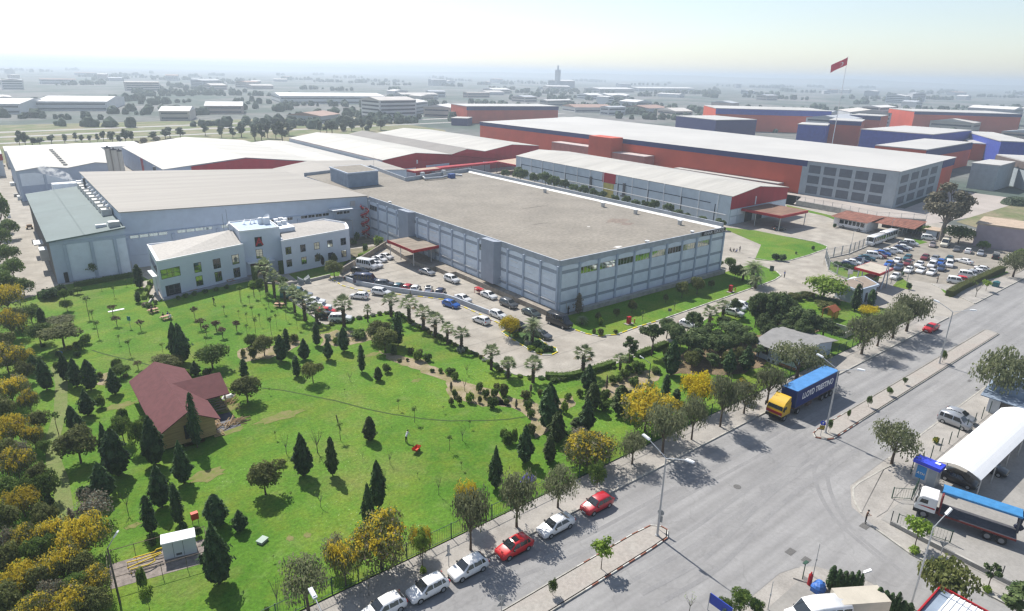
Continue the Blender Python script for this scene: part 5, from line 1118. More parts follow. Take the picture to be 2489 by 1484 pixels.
# red canopies and bridge in front of F
Rc = Building('red_passage', (140, 245, 0), 'dark red roofed covered passage in front of the red warehouse', 'passage')
mb = MB(); mb.prism([(142, 247), (157, 249), (157, 254.5), (141.5, 253)], 4.4, 5.2); mb.prism([(157.1, 250), (193, 254), (193, 257), (157.1, 254)], 4.5, 5.3); mb.prism([(193.1, 238), (212, 240), (212, 262), (193.1, 258)], 4.4, 5.2); Rc.p('fascia', mb, REDW)
mb = MB(); mb.poly([(142.6, 247.6, 5.21), (156.6, 249.5, 5.21), (156.6, 254, 5.21), (142, 252.6, 5.21)]); mb.poly([(193.7, 238.8, 5.21), (211.5, 240.6, 5.21), (211.5, 261.4, 5.21), (193.7, 257.4, 5.21)]); Rc.p('roof', mb, mat('tan_roof', (.42, .33, .25), rough=.9))
for x in range(160, 194, 8):
    mb = MB(); mb.cyl((x, 251+(x-157)*.1, 0), (x, 251+(x-157)*.1, 4.5), .14, n=6); Rc.p('post', mb, DGREY)
mb = MB(); mb.prism([(158, 256), (192, 260), (192, 263), (170, 261), (158, 259)], 0, 4.2); Rc.p('back_wall', mb, LOUVRE)
# silos
for i, (x, y, h, lab) in enumerate(((34.2, 277.5, 17.2, 'tall grey silo, left one of the three in front of the warehouse'), (35.9, 276.6, 16.6, 'grey silo in the middle of the three'), (37.6, 277.2, 16.0, 'grey silo, right one of the three'))):
    s = thing('silo', (x, y, 0), lab, 'silo', 'silos in front of the warehouse'); mb = MB(); mb.cyl((x, y, 0), (x, y, h), .95, n=14); part('shell', mb, mat('silo_beige', (.45, .42, .38), rough=.7, var=.12, scale=.4, stretch=(1, 1, .2)), s)
    mb = MB(); mb.cyl((x, y, h), (x, y, h+.5), 1.15, .8, 14); mb.cyl((x, y, h+.5), (x, y, h+.9), .3, n=8); part('cap', mb, DGREY, s)
mb = MB(); mb.box(48, 262, 0, 55, 270, 7.5); single('plant_room', mb, WHITE, 'small white roofed block between the silos and the broad warehouse', 'plant room')
mb = MB(); mb.cyl((46.6, 268, 0), (46.6, 268, 11), .5, n=10); single('flue', mb, DGREY, 'dark flue beside the small white block', 'flue')
mb = MB(); mb.box(-9, 352, 0, 4.5, 400, 9.2); mb.box(-9.2, 351.8, 6.0, 4.7, 400, 9.3); o = single('red_banded_hall', mb, [mat('pale_side', (.62, .64, .66))], 'white hall with a red band at the left picture edge', 'warehouse'); mb = MB(); mb.box(-9.3, 351.7, 6.4, 4.8, 351.78, 9.0); sub('red_band', mb, REDW, o)
mb = MB(); mb.box(6.4, 378, 0, 62, 400, 7.5); single('long_shed', mb, mat('shed_white', (.60, .60, .58), rough=.6), 'long low pale shed behind the far left warehouse', 'shed')
# ================================================================ long hall G
gf = [(187.2, 121.3, 9.4), (203.4, 121.79, 11.3), (223.2, 122.4, 9.2)]; gb = [(192.2, 240, 9.4), (208, 242, 11.3), (228, 243, 9.2)]
Gh = gable('warehouse', (187, 121, 0), 'long white roofed hall with blue grey panels and dark red gable', gf, gb, 0, 0, mat('hall_blue', (.43, .50, .56), rough=.7, var=.06, scale=.4), ROOFW)
MG, LG = edge_frame((192.2, 240), (187.2, 121.3))
mb = MB(); mb.M = MG
for k in range(15):
    s = 4+k*7.85; mb.box(s-.12, 0, 0, s+.12, .3, 9.6)
Gh.p('column', mb, mat('pale_pier', (.62, .64, .66), rough=.6))
mb = MB(); mb.M = MG; mb.box(4, 0, 6.1, LG-8, .08, 6.35)
for s in (4, 19.6, 35.3, 66.9, 82.5, 98.2, 112.5): mb.box(s+.15, 0, 0, s+.45, .1, 6.1)
Gh.p('dark_rail', mb, mat('rail_navy', (.03, .045, .07), rough=.6))
mb = MB(); mb.M = MG; mb.tube([(2, .6, 3.6), (LG-1, .6, 3.4)], [.14, .14], 6); Gh.p('pipe', mb, METAL)
def gs(x): return onwall((192.2, 240), (187.2, 121.3), 'A3', x, 1100)[0]
mb = MB(); mb.M = MG; mb.box(gs(1010), 0, 5.8, gs(1130), .12, 9.5); Gh.p('red_panel', mb, REDW)
mb = MB(); mb.M = MG; mb.box(gs(1016), 0, 0, gs(1118), .1, 5.7); Gh.p('yellow_door', mb, mat('ochre_door', (.40, .35, .10), rough=.7))
for x in (905, 1218):
    mb = MB(); mb.M = MG; mb.box(gs(x)-.5, .0, 2.4, gs(x)+.5, .5, 7.0); mb.box(gs(x)-1.2, 0, 1.8, gs(x)+1.2, .8, 2.35); Gh.p('wall_duct', mb, DGREY)
MGf, LGf = edge_frame((187.2, 121.3), (223.2, 122.4))
mb = MB(); mb.M = MGf; mb.poly([(-.05, .06, 5.2), (-.05, .06, 9.5), (16.2, .06, 11.4), (36.05, .06, 9.3), (36.05, .06, 5.2)][::-1]); Gh.p('red_gable', mb, REDW)
mb = MB(); mb.M = MGf
for s0, s1, z0, z1 in ((.5, 4.2, 3.0, 4.9), (4.5, 8.2, 3.0, 4.9), (.5, 4.2, .2, 2.6), (26, 35.6, .3, 4.9)): mb.box(s0, 0, z0, s1, .05, z1)
Gh.p('cladding_panel', mb, WALLW)
mb = MB(); mb.M = MGf; mb.box(9.5, 0, 0, 14, .06, 4.4); mb.box(16, 0, 0, 20.5, .06, 4.4); Gh.p('door', mb, DARK)
mb = MB(); mb.M = MGf; mb.box(14.6, .06, 5.4, 15.2, .12, 8.2); Gh.p('wall_vent', mb, WHITE)
gcv = PT('B4', (-60, 290), (270, 330), (430, 285), (150, 230), z=4.9)
GC = Building('entrance_canopy', (gcv[0].x, gcv[0].y, 0), 'red edged entrance canopy in front of the long white roofed hall', 'canopy')
gp = [(193.5, 121.2), (193.5, 106.8), (210, 106.8), (210, 121.3)]
mb = MB(); mb.prism(gp, 4.2, 5.0); GC.p('fascia', mb, REDP); mb = MB(); mb.poly([(193.8, 121, 5.02), (209.7, 121, 5.02), (209.7, 107.1, 5.02), (193.8, 107.1, 5.02)][::-1]); GC.p('deck', mb, mat('rusty_deck', (.20, .12, .085), rough=.9, var=.3, scale=.4, stretch=(.3, 3, 1)))
for x, y in ((194, 107.3), (209.5, 107.3), (194, 116), (209.5, 116)):
    mb = MB(); mb.cyl((x, y, 0), (x, y, 4.2), .14, n=8); GC.p('post', mb, METAL)
# ================================================================ office block
O = Building('office_block', (22.9, 145.1, 0), 'white two storey office block with raised centre and red letter sign', 'office building')
fl, fr_, br_, bl = (22.9, 145.1), (41.6, 150.0), (42.6, 160.6), (24.1, 161.2)
rl, rr, r2, r3, r4, rb_, rk = (49.6, 148.3), (67.8, 151.2), (69.3, 155.2), (70.2, 158.4), (69.0, 161.4), (67.2, 165.5), (53.6, 161.2)
mb = MB(); mb.prism([fl, fr_, br_, bl], 0, 7.9); mb.prism([rl, rr, r2, r3, r4, rb_, rk], 0, 7.85); mb.prism([(41.62, 152.2), (50.6, 151.6), (51.6, 163), (42.3, 163.2)], 0, 10.4); mb.prism([(50.61, 153.6), (55.2, 154.2), (55.4, 161.5), (51.4, 162)], 7.8, 9.6)
Ow = O.p('wall', mb, mat('office_white', (.58, .62, .69), rough=.6, var=.03, scale=.4))
OR = mat('office_roof', (.35, .325, .295), rough=.6, var=.12, scale=.5, stretch=(3, 3, 1), fine=.05)
mb = MB()
A0, A1, A2, A3 = Vector((23.6, 146.1, 7.93)), Vector((41.4, 150.8, 7.93)), Vector((41.6, 158.2, 9.8)), Vector((24.7, 160.4, 7.93)); A4 = Vector((42.3, 160.3, 7.93)); A5 = Vector((41.45, 153, 9.3))
mb.add([A0, A1, A2, A3, A4], [(0, 1, 2), (0, 2, 3), (3, 2, 4)])
B0, B1, B2_, B3_, B4_ = Vector((50.3, 149.2, 7.9)), Vector((67.2, 151.9, 7.9)), Vector((52.5, 158, 9.5)), Vector((66.8, 164.8, 7.9)), Vector((53.8, 160.9, 7.9))
mb.add([B0, B1, Vector((68.7, 155.2, 7.9)), Vector((69.6, 158.4, 7.9)), Vector((68.5, 161.2, 7.9)), B3_, B4_, B2_], [(0, 1, 7), (1, 2, 7), (2, 3, 7), (3, 4, 7), (4, 5, 7), (5, 6, 7)])
O.p('roof', mb, OR)
mb = MB()       # parapet rims
for p, q in ((fl, fr_), (bl, fl), (rl, rr), (rr, r2), (r2, r3), (r3, r4), (r4, rb_), (rb_, rk), (br_, bl)):
    M, L = edge_frame(p, q); mb.M = M; mb.box(0, -.22, 7.8, L, .03, 8.15)
for p, q in (((41.62, 152.2), (50.6, 151.6)), ((50.6, 151.6), (51.6, 163)), ((51.6, 163), (42.3, 163.2)), ((42.3, 163.2), (41.62, 152.2))):
    M, L = edge_frame(p, q); mb.M = M; mb.box(0, -.22, 10.3, L, .03, 10.65)
mb.M = None; O.p('parapet', mb, WHITE)
mb = MB(); mb.poly([(41.9, 152.6, 10.42), (50.3, 152.0, 10.42), (51.2, 162.7, 10.42), (42.5, 162.9, 10.42)]); O.p('roof_deck', mb, mat('blue_white_deck', (.36, .44, .56), rough=.5, var=.06))
ML_, _ = edge_frame(fl, fr_); MR_, _ = edge_frame(rl, rr)
def pw(M, p0, p1, r, x0, y0, x1, y1, gm, nx=2, ny=2):
    s0, z1 = onwall(p0, p1, r, x0, y0); s1, z0 = onwall(p0, p1, r, x1, y1); zc = (z0+z1)/2
    h = min(max(abs(z1-z0), 1.2), 2.2); O.window(M, s0, zc-h/2, s1, zc+h/2, FRAME, gm, nx, ny)
LAWNY = 0
for x0, y0, x1, y1, g, nx, ny in ((1480, 838, 1672, 885, MIRROR, 3, 2), (1788, 775, 1868, 850, MIRROR, 2, 2), (1965, 738, 2045, 815, GLASS, 2, 2), (2140, 700, 2215, 775, MIRROR, 2, 2), (1805, 895, 1882, 975, MIRROR, 2, 1), (1982, 855, 2058, 935, MIRROR, 2, 1), (2155, 818, 2226, 900, GLASS, 2, 1)):
    pw(ML_, fl, fr_, 'B1', x0, y0, x1, y1, g, nx, ny)
mb = MB(); mb.M = ML_; s0 = onwall(fl, fr_, 'B1', 1530, 1000)[0]; s1 = onwall(fl, fr_, 'B1', 1668, 980)[0]; mb.box(s0, -.1, .35, s1, .03, 2.6); O.p('porch_opening', mb, DARK)
for k in range(2): O.window(ML_, s0+.6+k*1.2, .7, s0+1.7+k*1.2, 2.5, FRAME, MIRROR, 1, 2)
for x0, y0, x1, y1, g in ((425, 628, 483, 685, MIRROR), (562, 605, 615, 662, GLASS), (690, 585, 743, 640, MIRROR), (812, 565, 864, 618, MIRROR), (935, 545, 988, 600, GLASS), (435, 745, 490, 800, GLASS), (572, 720, 625, 775, MIRROR), (697, 700, 745, 750, MIRROR), (820, 680, 872, 732, GLASS), (942, 657, 992, 710, MIRROR)):
    pw(MR_, rl, rr, 'B2', x0, y0, x1, y1, g)
t0, t1 = (41.62, 152.2), (50.6, 151.6); MT, LT = edge_frame(t0, t1)
pw(MT, t0, t1, 'B2', 150, 645, 222, 728, MIRROR, 2, 4)
s0, z1 = onwall(t0, t1, 'B2', 140, 535); s1, z0 = onwall(t0, t1, 'B2', 215, 615)
mb = MB(); mb.M = MT; mb.box(s0, 0, z0, s1, .08, z1); so_ = O.p('sign_board', mb, mat('sign_black', (.015, .014, .018)))
text('letter', 'A', 2.6, facing(MT, (s0+s1)/2+.15, .1, (z0+z1)/2-.05), mat('letter_red', (.42, .015, .02), rough=.5), so_, .03, squeeze=1.0)
mb = MB(); mb.M = MT; mb.box(1.6, 0, .1, 5.6, .05, 3.0); O.p('entrance_door', mb, mat('door_maroon', (.08, .03, .035), rough=.4)); mb = MB(); mb.M = MT; mb.box(.8, .05, 3.05, 6.8, 1.6, 3.25); O.p('porch_slab', mb, WHITE)
for p in ((23.6, 148.2), (23.8, 151.2)):
    mb = MB(); mb.cyl((p[0]-1.0, p[1], 0), (p[0]-1.0, p[1], 4.2), .22, n=10); O.p('post', mb, WHITE)
mb = MB(); mb.box(22.0, 147, 4.25, 22.88, 152.5, 4.5); O.p('side_balcony', mb, WHITE)
Mside, Ls = edge_frame(bl, fl); mb = MB(); mb.M = Mside; mb.box(3, 0, 4.8, 14, .05, 6.6); O.p('ribbon_glazing', mb, GLASS)
# dishes, tank and air units on the office roof
for i, (x, y, r, lab) in enumerate(((30, 215, 45, 'white satellite dish furthest left on the office roof'), (335, 175, 42, 'round white dish on the office roof left of the tank'), (460, 165, 38, 'second white dish beside the round one'), (535, 150, 40, 'tilted dish just left of the roof tank'), (785, 90, 62, 'largest white dish behind the roof cabinet'))):
    p = G('o', x, y, 10.4); s = r*.0105; th = thing('satellite_dish', (p.x, p.y, 10.4), lab, 'satellite dish', 'dishes on the office roof')
    mb = MB(); M = fr(p.x, p.y, 11.1, RND.uniform(-.5, .5)+math.pi) @ Matrix.Rotation(RAD(52), 4, 'Y'); mb.M = M; rings = []
    for k in range(5):
        rr_ = s*k/4*1.4; rings.append([(rr_*math.cos(a*math.pi/7), rr_*math.sin(a*math.pi/7), .35*(rr_/1.4)**2) for a in range(14)])
    for k in range(4): 
        for a in range(14): mb.add([rings[k][a], rings[k+1][a], rings[k+1][(a+1) % 14], rings[k][(a+1) % 14]], [(0, 1, 2, 3)])
    part('dish', mb, WHITE, th); mb = MB(); mb.cyl((p.x, p.y, 10.4), (p.x, p.y, 11.1), .06, n=6); part('stand', mb, METAL, th)
p = G('o', 660, 165, 10.4); mb = MB(); mb.cyl((p.x, p.y, 10.43), (p.x, p.y, 11.7), .62, n=14); mb.ell((p.x, p.y, 11.7), .62, .62, .3); single('water_tank', mb, WHITE, 'round white water tank on the office roof', 'tank')
p = G('o', 780, 170, 10.4); mb = MB(); mb.box(p.x-.7, p.y-.5, 10.43, p.x+.7, p.y+.5, 12.0); single('roof_cabinet', mb, WHITE, 'square white cabinet right of the roof tank', 'roof cabinet')
for i, (x, y) in enumerate(((960, 130), (1020, 185), (1060, 105), (1120, 160), (1140, 115))):
    p = G('o', x, y, 9.7); th = thing('air_unit', (p.x, p.y, 9.6), None, 'air unit', 'air units on the office roof'); mb = MB(); mb.box(p.x-.55, p.y-.5, 9.62, p.x+.55, p.y+.5, 10.5); part('case', mb, WHITE, th); mb = MB(); mb.cyl((p.x-.56, p.y, 10.05), (p.x-.6, p.y, 10.05), .36, n=10); part('fan', mb, DGREY, th)
    AUTO.append((th, 'white air unit on the office roof', Vector((p.x, p.y, 10))))
for x, h in ((2070, 0), (2110, 1)):
    p = G('B1', x, 450, 10.0); mb = MB(); mb.cyl((p.x, p.y, 9), (p.x, p.y, 13.5+h), .05, .03, 5); single('antenna_mast', mb, DGREY, ('shorter', 'taller')[h]+' thin antenna on the left of the office roof', 'mast', 'office antennas')
# terrace, planter walls, sculpture, curved wall
mb = MB(); mb.prism([(21.2, 143.6), (22.85, 145.0), (24.0, 160), (21.0, 160)], 0, .16); struct('terrace', mb, CONC)
mb = MB(); mb.prism([(22.6, 143.5), (41.8, 148.6), (41.6, 149.95), (22.95, 145.05)], 0, .35); struct('terrace', mb, mat('terrace_grey', (.26, .27, .29), rough=.9))
def wallrun(pts, t, h, m, z=0.0, label=None, name='low_wall', cap=None):
    mb = MB(); wd = t/2
    P = [Vector((p[0], p[1], 0)) for p in pts]; Lf = []; Rt = []
    for i, p in enumerate(P):
        d = (P[min(i+1, len(P)-1)]-P[max(i-1, 0)]).normalized(); nn = Vector((-d.y, d.x, 0))*wd; Lf.append(p+nn); Rt.append(p-nn)
    for i in range(len(P)-1):
        a, b, c, d = Lf[i], Lf[i+1], Rt[i+1], Rt[i]; up = Vector((0, 0, h)); dn = Vector((0, 0, z-.1))
        mb.add([a+dn, b+dn, c+dn, d+dn, a+up, b+up, c+up, d+up], [(4, 7, 6, 5), (0, 4, 5, 1), (2, 6, 7, 3)]+([(0, 3, 7, 4)] if i == 0 else [])+([(1, 5, 6, 2)] if i == len(P)-2 else []))
    return single(name, mb, m, label, 'wall')
wallrun(Q('B2', (975, 930), (1050, 958), (1150, 985), (1400, 1030), (1700, 1075), (1890, 1095), (2000, 1130), (2100, 1170), (2350, 1265), (2489, 1325)), .3, 1.0, mat('curved_wall', (.40, .43, .48), rough=.8, var=.08), label='long curved retaining wall between the two parking decks')
wallrun(Q('B2', (430, 975), (640, 945), (840, 897)), .35, .6, CONC2, label='low grey wall behind the split sculpture')
wallrun([(81.5, 158.2), (70.8, 149.2), (60.2, 140.6)], .3, 1.5, mat('stained_concrete', (.34, .30, .25)), label='stained retaining wall behind the parked white minibus')
wallrun(Q('B2', (265, 965), (440, 975), (470, 1110), (600, 1205), (735, 1310)), .3, .35, CONC2, label='low coping wall beside the row of tall palms')
wallrun(Q('D', (362, 740), (395, 690)), .25, .5, CONC2, label='low wall at the left end of the terrace')
p = G('B2', 600, 960); SC = Building('sculpture', (p.x, p.y, 0), 'grey split stone sculpture with two winged halves', 'sculpture')
mb = MB(); mb.box(p.x-1.5, p.y-.6, 0, p.x+1.5, p.y+.6, .2); SC.p('base', mb, CONC2)
for sg in (-1, 1):
    mb = MB(); mb.prism([(p.x+sg*.08, p.y-.35), (p.x+sg*.08, p.y+.45), (p.x+sg*1.35, p.y+.5), (p.x+sg*1.3, p.y-.45)], .2, [.75, .95, 1.75, 1.35] if sg > 0 else [.75, .95, 1.8, 1.5]); SC.p('stone_wing', mb, mat('slate', (.20, .225, .235), rough=.6, var=.15, scale=2))
mb = MB(); steps = [(43.5, 146), (46.5, 146.5)]
for k in range(4): mb.box(43.8, 143.6+k*.4, 0, 48.4, 144.0+k*.4-.01, .12+.12*k)
single('entrance_steps', mb, mat('step_slate', (.12, .12, .14), rough=.8), 'dark broad steps leading up to the office entrance', 'steps')
# ================================================================ log cabin
Cn = Building('log_cabin', (10, 81.5, 0), 'new timber cabin with maroon shingle roof and cross gable', 'cabin')
x0, x1, y0, y1, e, rg = 10.4, 16.6, 82.4, 100.0, 2.95, 4.75; xm = 13.4
mb = MB(); mb.prism([(x0, y0), (x1, y0), (x1, y1), (x0, y1)], .35, e); mb.add([(x0, y0, e), (x1, y0, e), (xm, y0, rg-.1)], [(0, 1, 2)]); mb.add([(x0, y1, e), (xm, y1, rg-.1), (x1, y1, e)], [(0, 1, 2)]); Cn.p('wall', mb, PLANK)
mb = MB()
for k in range(13): mb.box(x0-.02, y0-.05, .4+k*.195, x1+.02, y0-.005, .58+k*.195); mb.box(x0-.05, y0, .4+k*.195, x0-.005, y1, .58+k*.195)
Cn.p('log_course', mb, PLANK)
SH = mat('maroon_shingle', (.125, .044, .046), rough=.85, var=.12, scale=1.4, fine=.15)
mb = MB(); o_ = .65
def slab(a, b, c, d, t=.12):
    a, b, c, d = map(Vector, (a, b, c, d)); u = Vector((0, 0, t)); mb.add([a, b, c, d, a+u, b+u, c+u, d+u], [(3, 2, 1, 0), (4, 5, 6, 7), (0, 1, 5, 4), (1, 2, 6, 5), (2, 3, 7, 6), (3, 0, 4, 7)])
k_ = (rg-e)/(xm-x0); zl = e-o_*k_; k2 = (rg-e)/(x1-xm); zr = e-o_*k2
slab((x0-o_, y0-o_, zl), (xm, y0-o_, rg), (xm, y1+o_, rg), (x0-o_, y1+o_, zl)); slab((xm, y0-o_, rg), (x1+o_, y0-o_, zr), (x1+o_, y1+o_, zr), (xm, y1+o_, rg))
ya, yb_, ym = 88.6, 95.6, 92.1; xe = 20.2; rz_ = 4.45
slab((xm+.5, ya-.4, 2.72), (xe, ya-.4, 2.72), (xe, ym, rz_), (xm+.5, ym, rz_), .13); slab((xm+.5, ym, rz_), (xe, ym, rz_), (xe, yb_+.4, 2.72), (xm+.5, yb_+.4, 2.72), .13)
Cn.p('roof', mb, SH)
mb = MB(); mb.add([(xe-.4, ya, 2.75), (xe-.4, yb_, 2.75), (xe-.4, ym, rz_-.1)], [(0, 1, 2)]); Cn.p('porch_gable', mb, PLANK)
for x, y in ((19.7, 88.8), (19.7, 92), (19.7, 95.4)):
    mb = MB(); mb.box(x-.08, y-.08, .2, x+.08, y+.08, 2.8); Cn.p('post', mb, WOOD)
mb = MB()
for k in range(9): mb.box(16.7, 88.8+k*.78, .35, 19.8, 88.8+k*.78+.12, .5)
Cn.p('deck', mb, mat('weathered_board', (.28, .24, .20), rough=.9, var=.2))
mb = MB(); mb.box(12.9, y0-.09, .9, 14.6, y0-.06, 2.9); Cn.p('doorway', mb, DARK); mb = MB(); mb.box(x0-.09, 91.2, 1.2, x0-.06, 92.2, 2.4); mb.box(x0-.09, 86.2, 1.0, x0-.06, 87, 2.5); Cn.p('window', mb, DARK)
mb = MB()
for z in (.9, 1.1, 1.25): mb.box(12.6, y0-.6, .2, 15, y0-.1, .32)
Cn.p('doorstep', mb, WOOD)
mb = MB(); mb.prism([(16.7, 83), (20, 83.4), (19.8, 88), (16.7, 88.4)], .02, .07); struct('ground_sheet', mb, mat('building_foil', (.03, .035, .06), rough=.5))
mb = MB(); mb.prism([(9.3, 87.5), (10.3, 87.5), (10.3, 91.3), (9.3, 91.3)], .02, .07); struct('ground_sheet', mb, mat('building_foil', (.03, .035, .06)))
def lumber(r, x, y, n, spread, lab, ln=2.2):
    c = G(r, x, y); mb = MB()
    for i in range(n):
        a = RND.uniform(-.9, .9)+.3; p = c+Vector((RND.uniform(-spread, spread), RND.uniform(-spread, spread)*.7, .1+.06*(i % 6))); d = Vector((math.cos(a), math.sin(a), RND.uniform(-.05, .12)))*ln*RND.uniform(.35, .6)
        mb.tube([p-d, p+d], [.06, .06], 4)
    return single('lumber_pile', mb, WOOD, lab, 'lumber')
lumber('C1', 2170, 1010, 26, 1.1, 'untidy pile of pale offcut boards right of the cabin'); lumber('C1', 2000, 1060, 12, .6, 'row of short boards against the cabin corner', 1.4); lumber('C1', 2120, 820, 14, .8, 'boards beside the cabin porch posts'); lumber('C1', 2080, 688, 4, .3, 'few white planks on the grass behind the porch', 2.0)
for i, (r, x, y, lab) in enumerate((('C1', 2020, 1120, 'timber pallet frame leaning by the near cabin corner'), ('C1', 1990, 1030, 'timber pallet beside the dark sheeting'))):
    c = G(r, x, y); mb = MB()
    for k in range(5): mb.box(c.x-.6, c.y-.5+k*.22, .12+.08*k, c.x+.7, c.y-.4+k*.22, .2+.08*k)
    single('pallet', mb, WOOD, lab, 'pallet', 'pallets by the cabin')
c = G('C1', 2110, 770); mb = MB(); mb.ell((c.x, c.y, .15), 1.0, .6, .35, 9, 5, 0, .4, 3); single('sheet_heap', mb, WHTP, 'crumpled white sheeting behind the cabin porch', 'sheeting')
# ================================================================ grey site hut and small things by the street
Hu = Building('site_hut', (99, 48, 0), 'grey prefab site hut with pale gabled roof beside the pines', 'hut')
mb = MB(); mb.prism([(99.1, 48.0), (111, 48.0), (111, 55.2), (99.1, 55.2)], 0, 2.6); Hu.p('wall', mb, WALLB)
mb = MB(); mb.add([(98.4, 47.3, 2.55), (105, 47.3, 3.7), (105, 56, 3.7), (98.4, 56, 2.55), (98.4, 47.3, 2.65), (105, 47.3, 3.8), (105, 56, 3.8), (98.4, 56, 2.65), (111.7, 47.3, 2.55), (111.7, 56, 2.55), (111.7, 47.3, 2.65), (111.7, 56, 2.65)], [(4, 5, 6, 7), (3, 2, 1, 0), (0, 1, 5, 4), (2, 3, 7, 6), (3, 0, 4, 7), (5, 10, 11, 6), (1, 2, 9, 8), (1, 8, 10, 5), (9, 2, 6, 11), (8, 9, 11, 10)]); Hu.p('roof', mb, mat('fibre_cement', (.23, .225, .22), rough=.9, var=.12, scale=.8, fine=.08))
mb = MB(); mb.add([(99.1, 48.0, 2.6), (111, 48, 2.6), (105, 48, 3.65)], [(0, 1, 2)]); mb.add([(99.1, 55.2, 2.6), (105, 55.2, 3.65), (111, 55.2, 2.6)], [(0, 1, 2)]); Hu.p('gable_end', mb, WALLB)
MH, LH = edge_frame((99.1, 55.2), (99.1, 48)); Hu.window(MH, 1.0, 1.0, 2.2, 2.1, FRAME, GLASS, 2, 1); Hu.window(MH, 4.6, 1.0, 5.8, 2.1, FRAME, GLASS, 2, 1)
mb = MB(); mb.M = MH
for s in (.4, 2.6, 3.8, 6.6): mb.box(s, 0, .1, s+.06, .03, 2.5)
Hu.p('joint_strip', mb, DGREY)
for i, (x, y, lab) in enumerate(((137, 430, 'white air conditioner on the ground by the grey hut, left one'), (178, 447, 'white air conditioner next to the red brick strip'))):
    c = G('C4', x, y+12); th = thing('air_conditioner', (c.x, c.y, 0), lab, 'air conditioner', 'air conditioners by the hut'); mb = MB(); mb.box(c.x-.2, c.y-.45, 0, c.x+.2, c.y+.45, .75); part('case', mb, WHITE, th); mb = MB(); mb.cyl((c.x-.21, c.y+.1, .38), (c.x-.24, c.y+.1, .38), .27, n=12); part('fan', mb, DGREY, th)
a = G('C4', 195, 455); b = G('C4', 370, 525); wallrun([(a.x, a.y), (b.x, b.y)], .3, .5, mat('brick_strip', (.36, .17, .09), rough=.9, var=.2, scale=3), label='low brick strip along the foot of the grey hut')
bz_ = PT('C4', (650, 240), (735, 278), (805, 250), (700, 215)); mb = MB(); cxy = sum((Vector(v) for v in bz_), Vector())/4
mb.box(120.2, 50.0, 0, 120.4, 54, 1.2); mb.box(123.8, 50, 0, 124, 54, 1.2); mb.box(120.4, 50, 0, 123.8, 50.2, 1.2); mb.box(120.4, 53.8, 0, 123.8, 54, 1.2); single('open_enclosure', mb, CONC2, 'roofless concrete block enclosure behind the street trees', 'enclosure')
# playhouse
c = G('B4', 690, 1280); PH = Building('playhouse', (c.x, c.y, 0), 'small orange timber playhouse with peaked roof in the garden', 'playhouse')
ow = mat('orange_timber', (.42, .17, .03), rough=.7, var=.15)
for dx, dy in ((-1.2, -1), (1.2, -1), (-1.2, 1), (1.2, 1)):
    mb = MB(); mb.box(c.x+dx-.07, c.y+dy-.07, 0, c.x+dx+.07, c.y+dy+.07, 1.9); PH.p('post', mb, ow)
mb = MB(); mb.add([(c.x-1.5, c.y-1.3, 1.85), (c.x+1.5, c.y-1.3, 1.85), (c.x+1.5, c.y, 2.7), (c.x-1.5, c.y, 2.7), (c.x-1.5, c.y+1.3, 1.85), (c.x+1.5, c.y+1.3, 1.85)], [(0, 1, 2, 3), (3, 2, 5, 4)]); PH.p('roof', mb, mat('playhouse_roof', (.30, .09, .04), rough=.8)); mb = MB(); mb.box(c.x+.1, c.y-1.03, .1, c.x+1.15, c.y-.97, 1.5); mb.box(c.x+1.15, c.y-.95, .1, c.x+1.2, c.y+.95, 1.3); PH.p('wall', mb, mat('yellow_board', (.50, .33, .04), rough=.7))
# ================================================================ gate
GHs = Building('gatehouse', (142, 58, 0), 'small flat roofed blue grey gatehouse by the entrance', 'gatehouse')
mb = MB(); mb.prism([(141.8, 58.2), (149.6, 57.6), (153.2, 62.2), (143.5, 63.6)], 0, 3.0); GHs.p('wall', mb, WALLB)
mb = MB(); mb.prism([(141.4, 57.9), (149.8, 57.2), (153.8, 62.3), (143.2, 64)], 3.01, 3.5); GHs.p('roof_rim', mb, PIER); mb = MB(); mb.poly([(141.8, 58.2, 3.52), (149.6, 57.6, 3.52), (153.2, 62.2, 3.52), (143.5, 63.6, 3.52)]); GHs.p('roof', mb, mat('brown_roof', (.25, .20, .16), rough=.9))
Mg, Lg = edge_frame((141.8, 58.2), (149.6, 57.6)); GHs.window(Mg, 5.2, .3, 6.6, 2.3, FRAME, GLASS, 2, 1); mb = MB(); mb.M = Mg; mb.box(3.6, 0, 0, 4.5, .05, 2.1); GHs.p('door', mb, DARK)
EC = Building('gate_canopy', (155, 59, 0), 'red edged flat gate canopy hung from leaning steel frames', 'canopy')
ec = [(155.4, 59.7), (163.2, 60.1), (164.3, 66.1), (156.2, 66.0)]
mb = MB(); mb.prism(ec, 3.75, 4.3); EC.p('fascia', mb, REDP); mb = MB(); mb.poly([(155.6, 59.9, 4.32), (163.0, 60.3, 4.32), (164.1, 65.9, 4.32), (156.4, 65.8, 4.32)]); EC.p('roof', mb, mat('canopy_gravel', (.42, .38, .32), rough=.95, var=.1))
for x, y in ((159.4, 59.9), (160.2, 66.0)):
    mb = MB()
    for s in (-1.5, 1.5): mb.tube([(x+s, y, 0), (x+s*.15, y, 6.0)], [.16, .12], 6)
    EC.p('leaning_frame', mb, mat('frame_blue_grey', (.36, .40, .46), rough=.5))
mb = MB(); mb.box(157.4, 61.6, 0, 160.2, 64, 2.6); EC.p('booth', mb, GLASS)
mb = MB(); mb.box(159.6, 61.8, 2.7, 160.5, 62.6, 3.7); EC.p('red_block', mb, REDP)
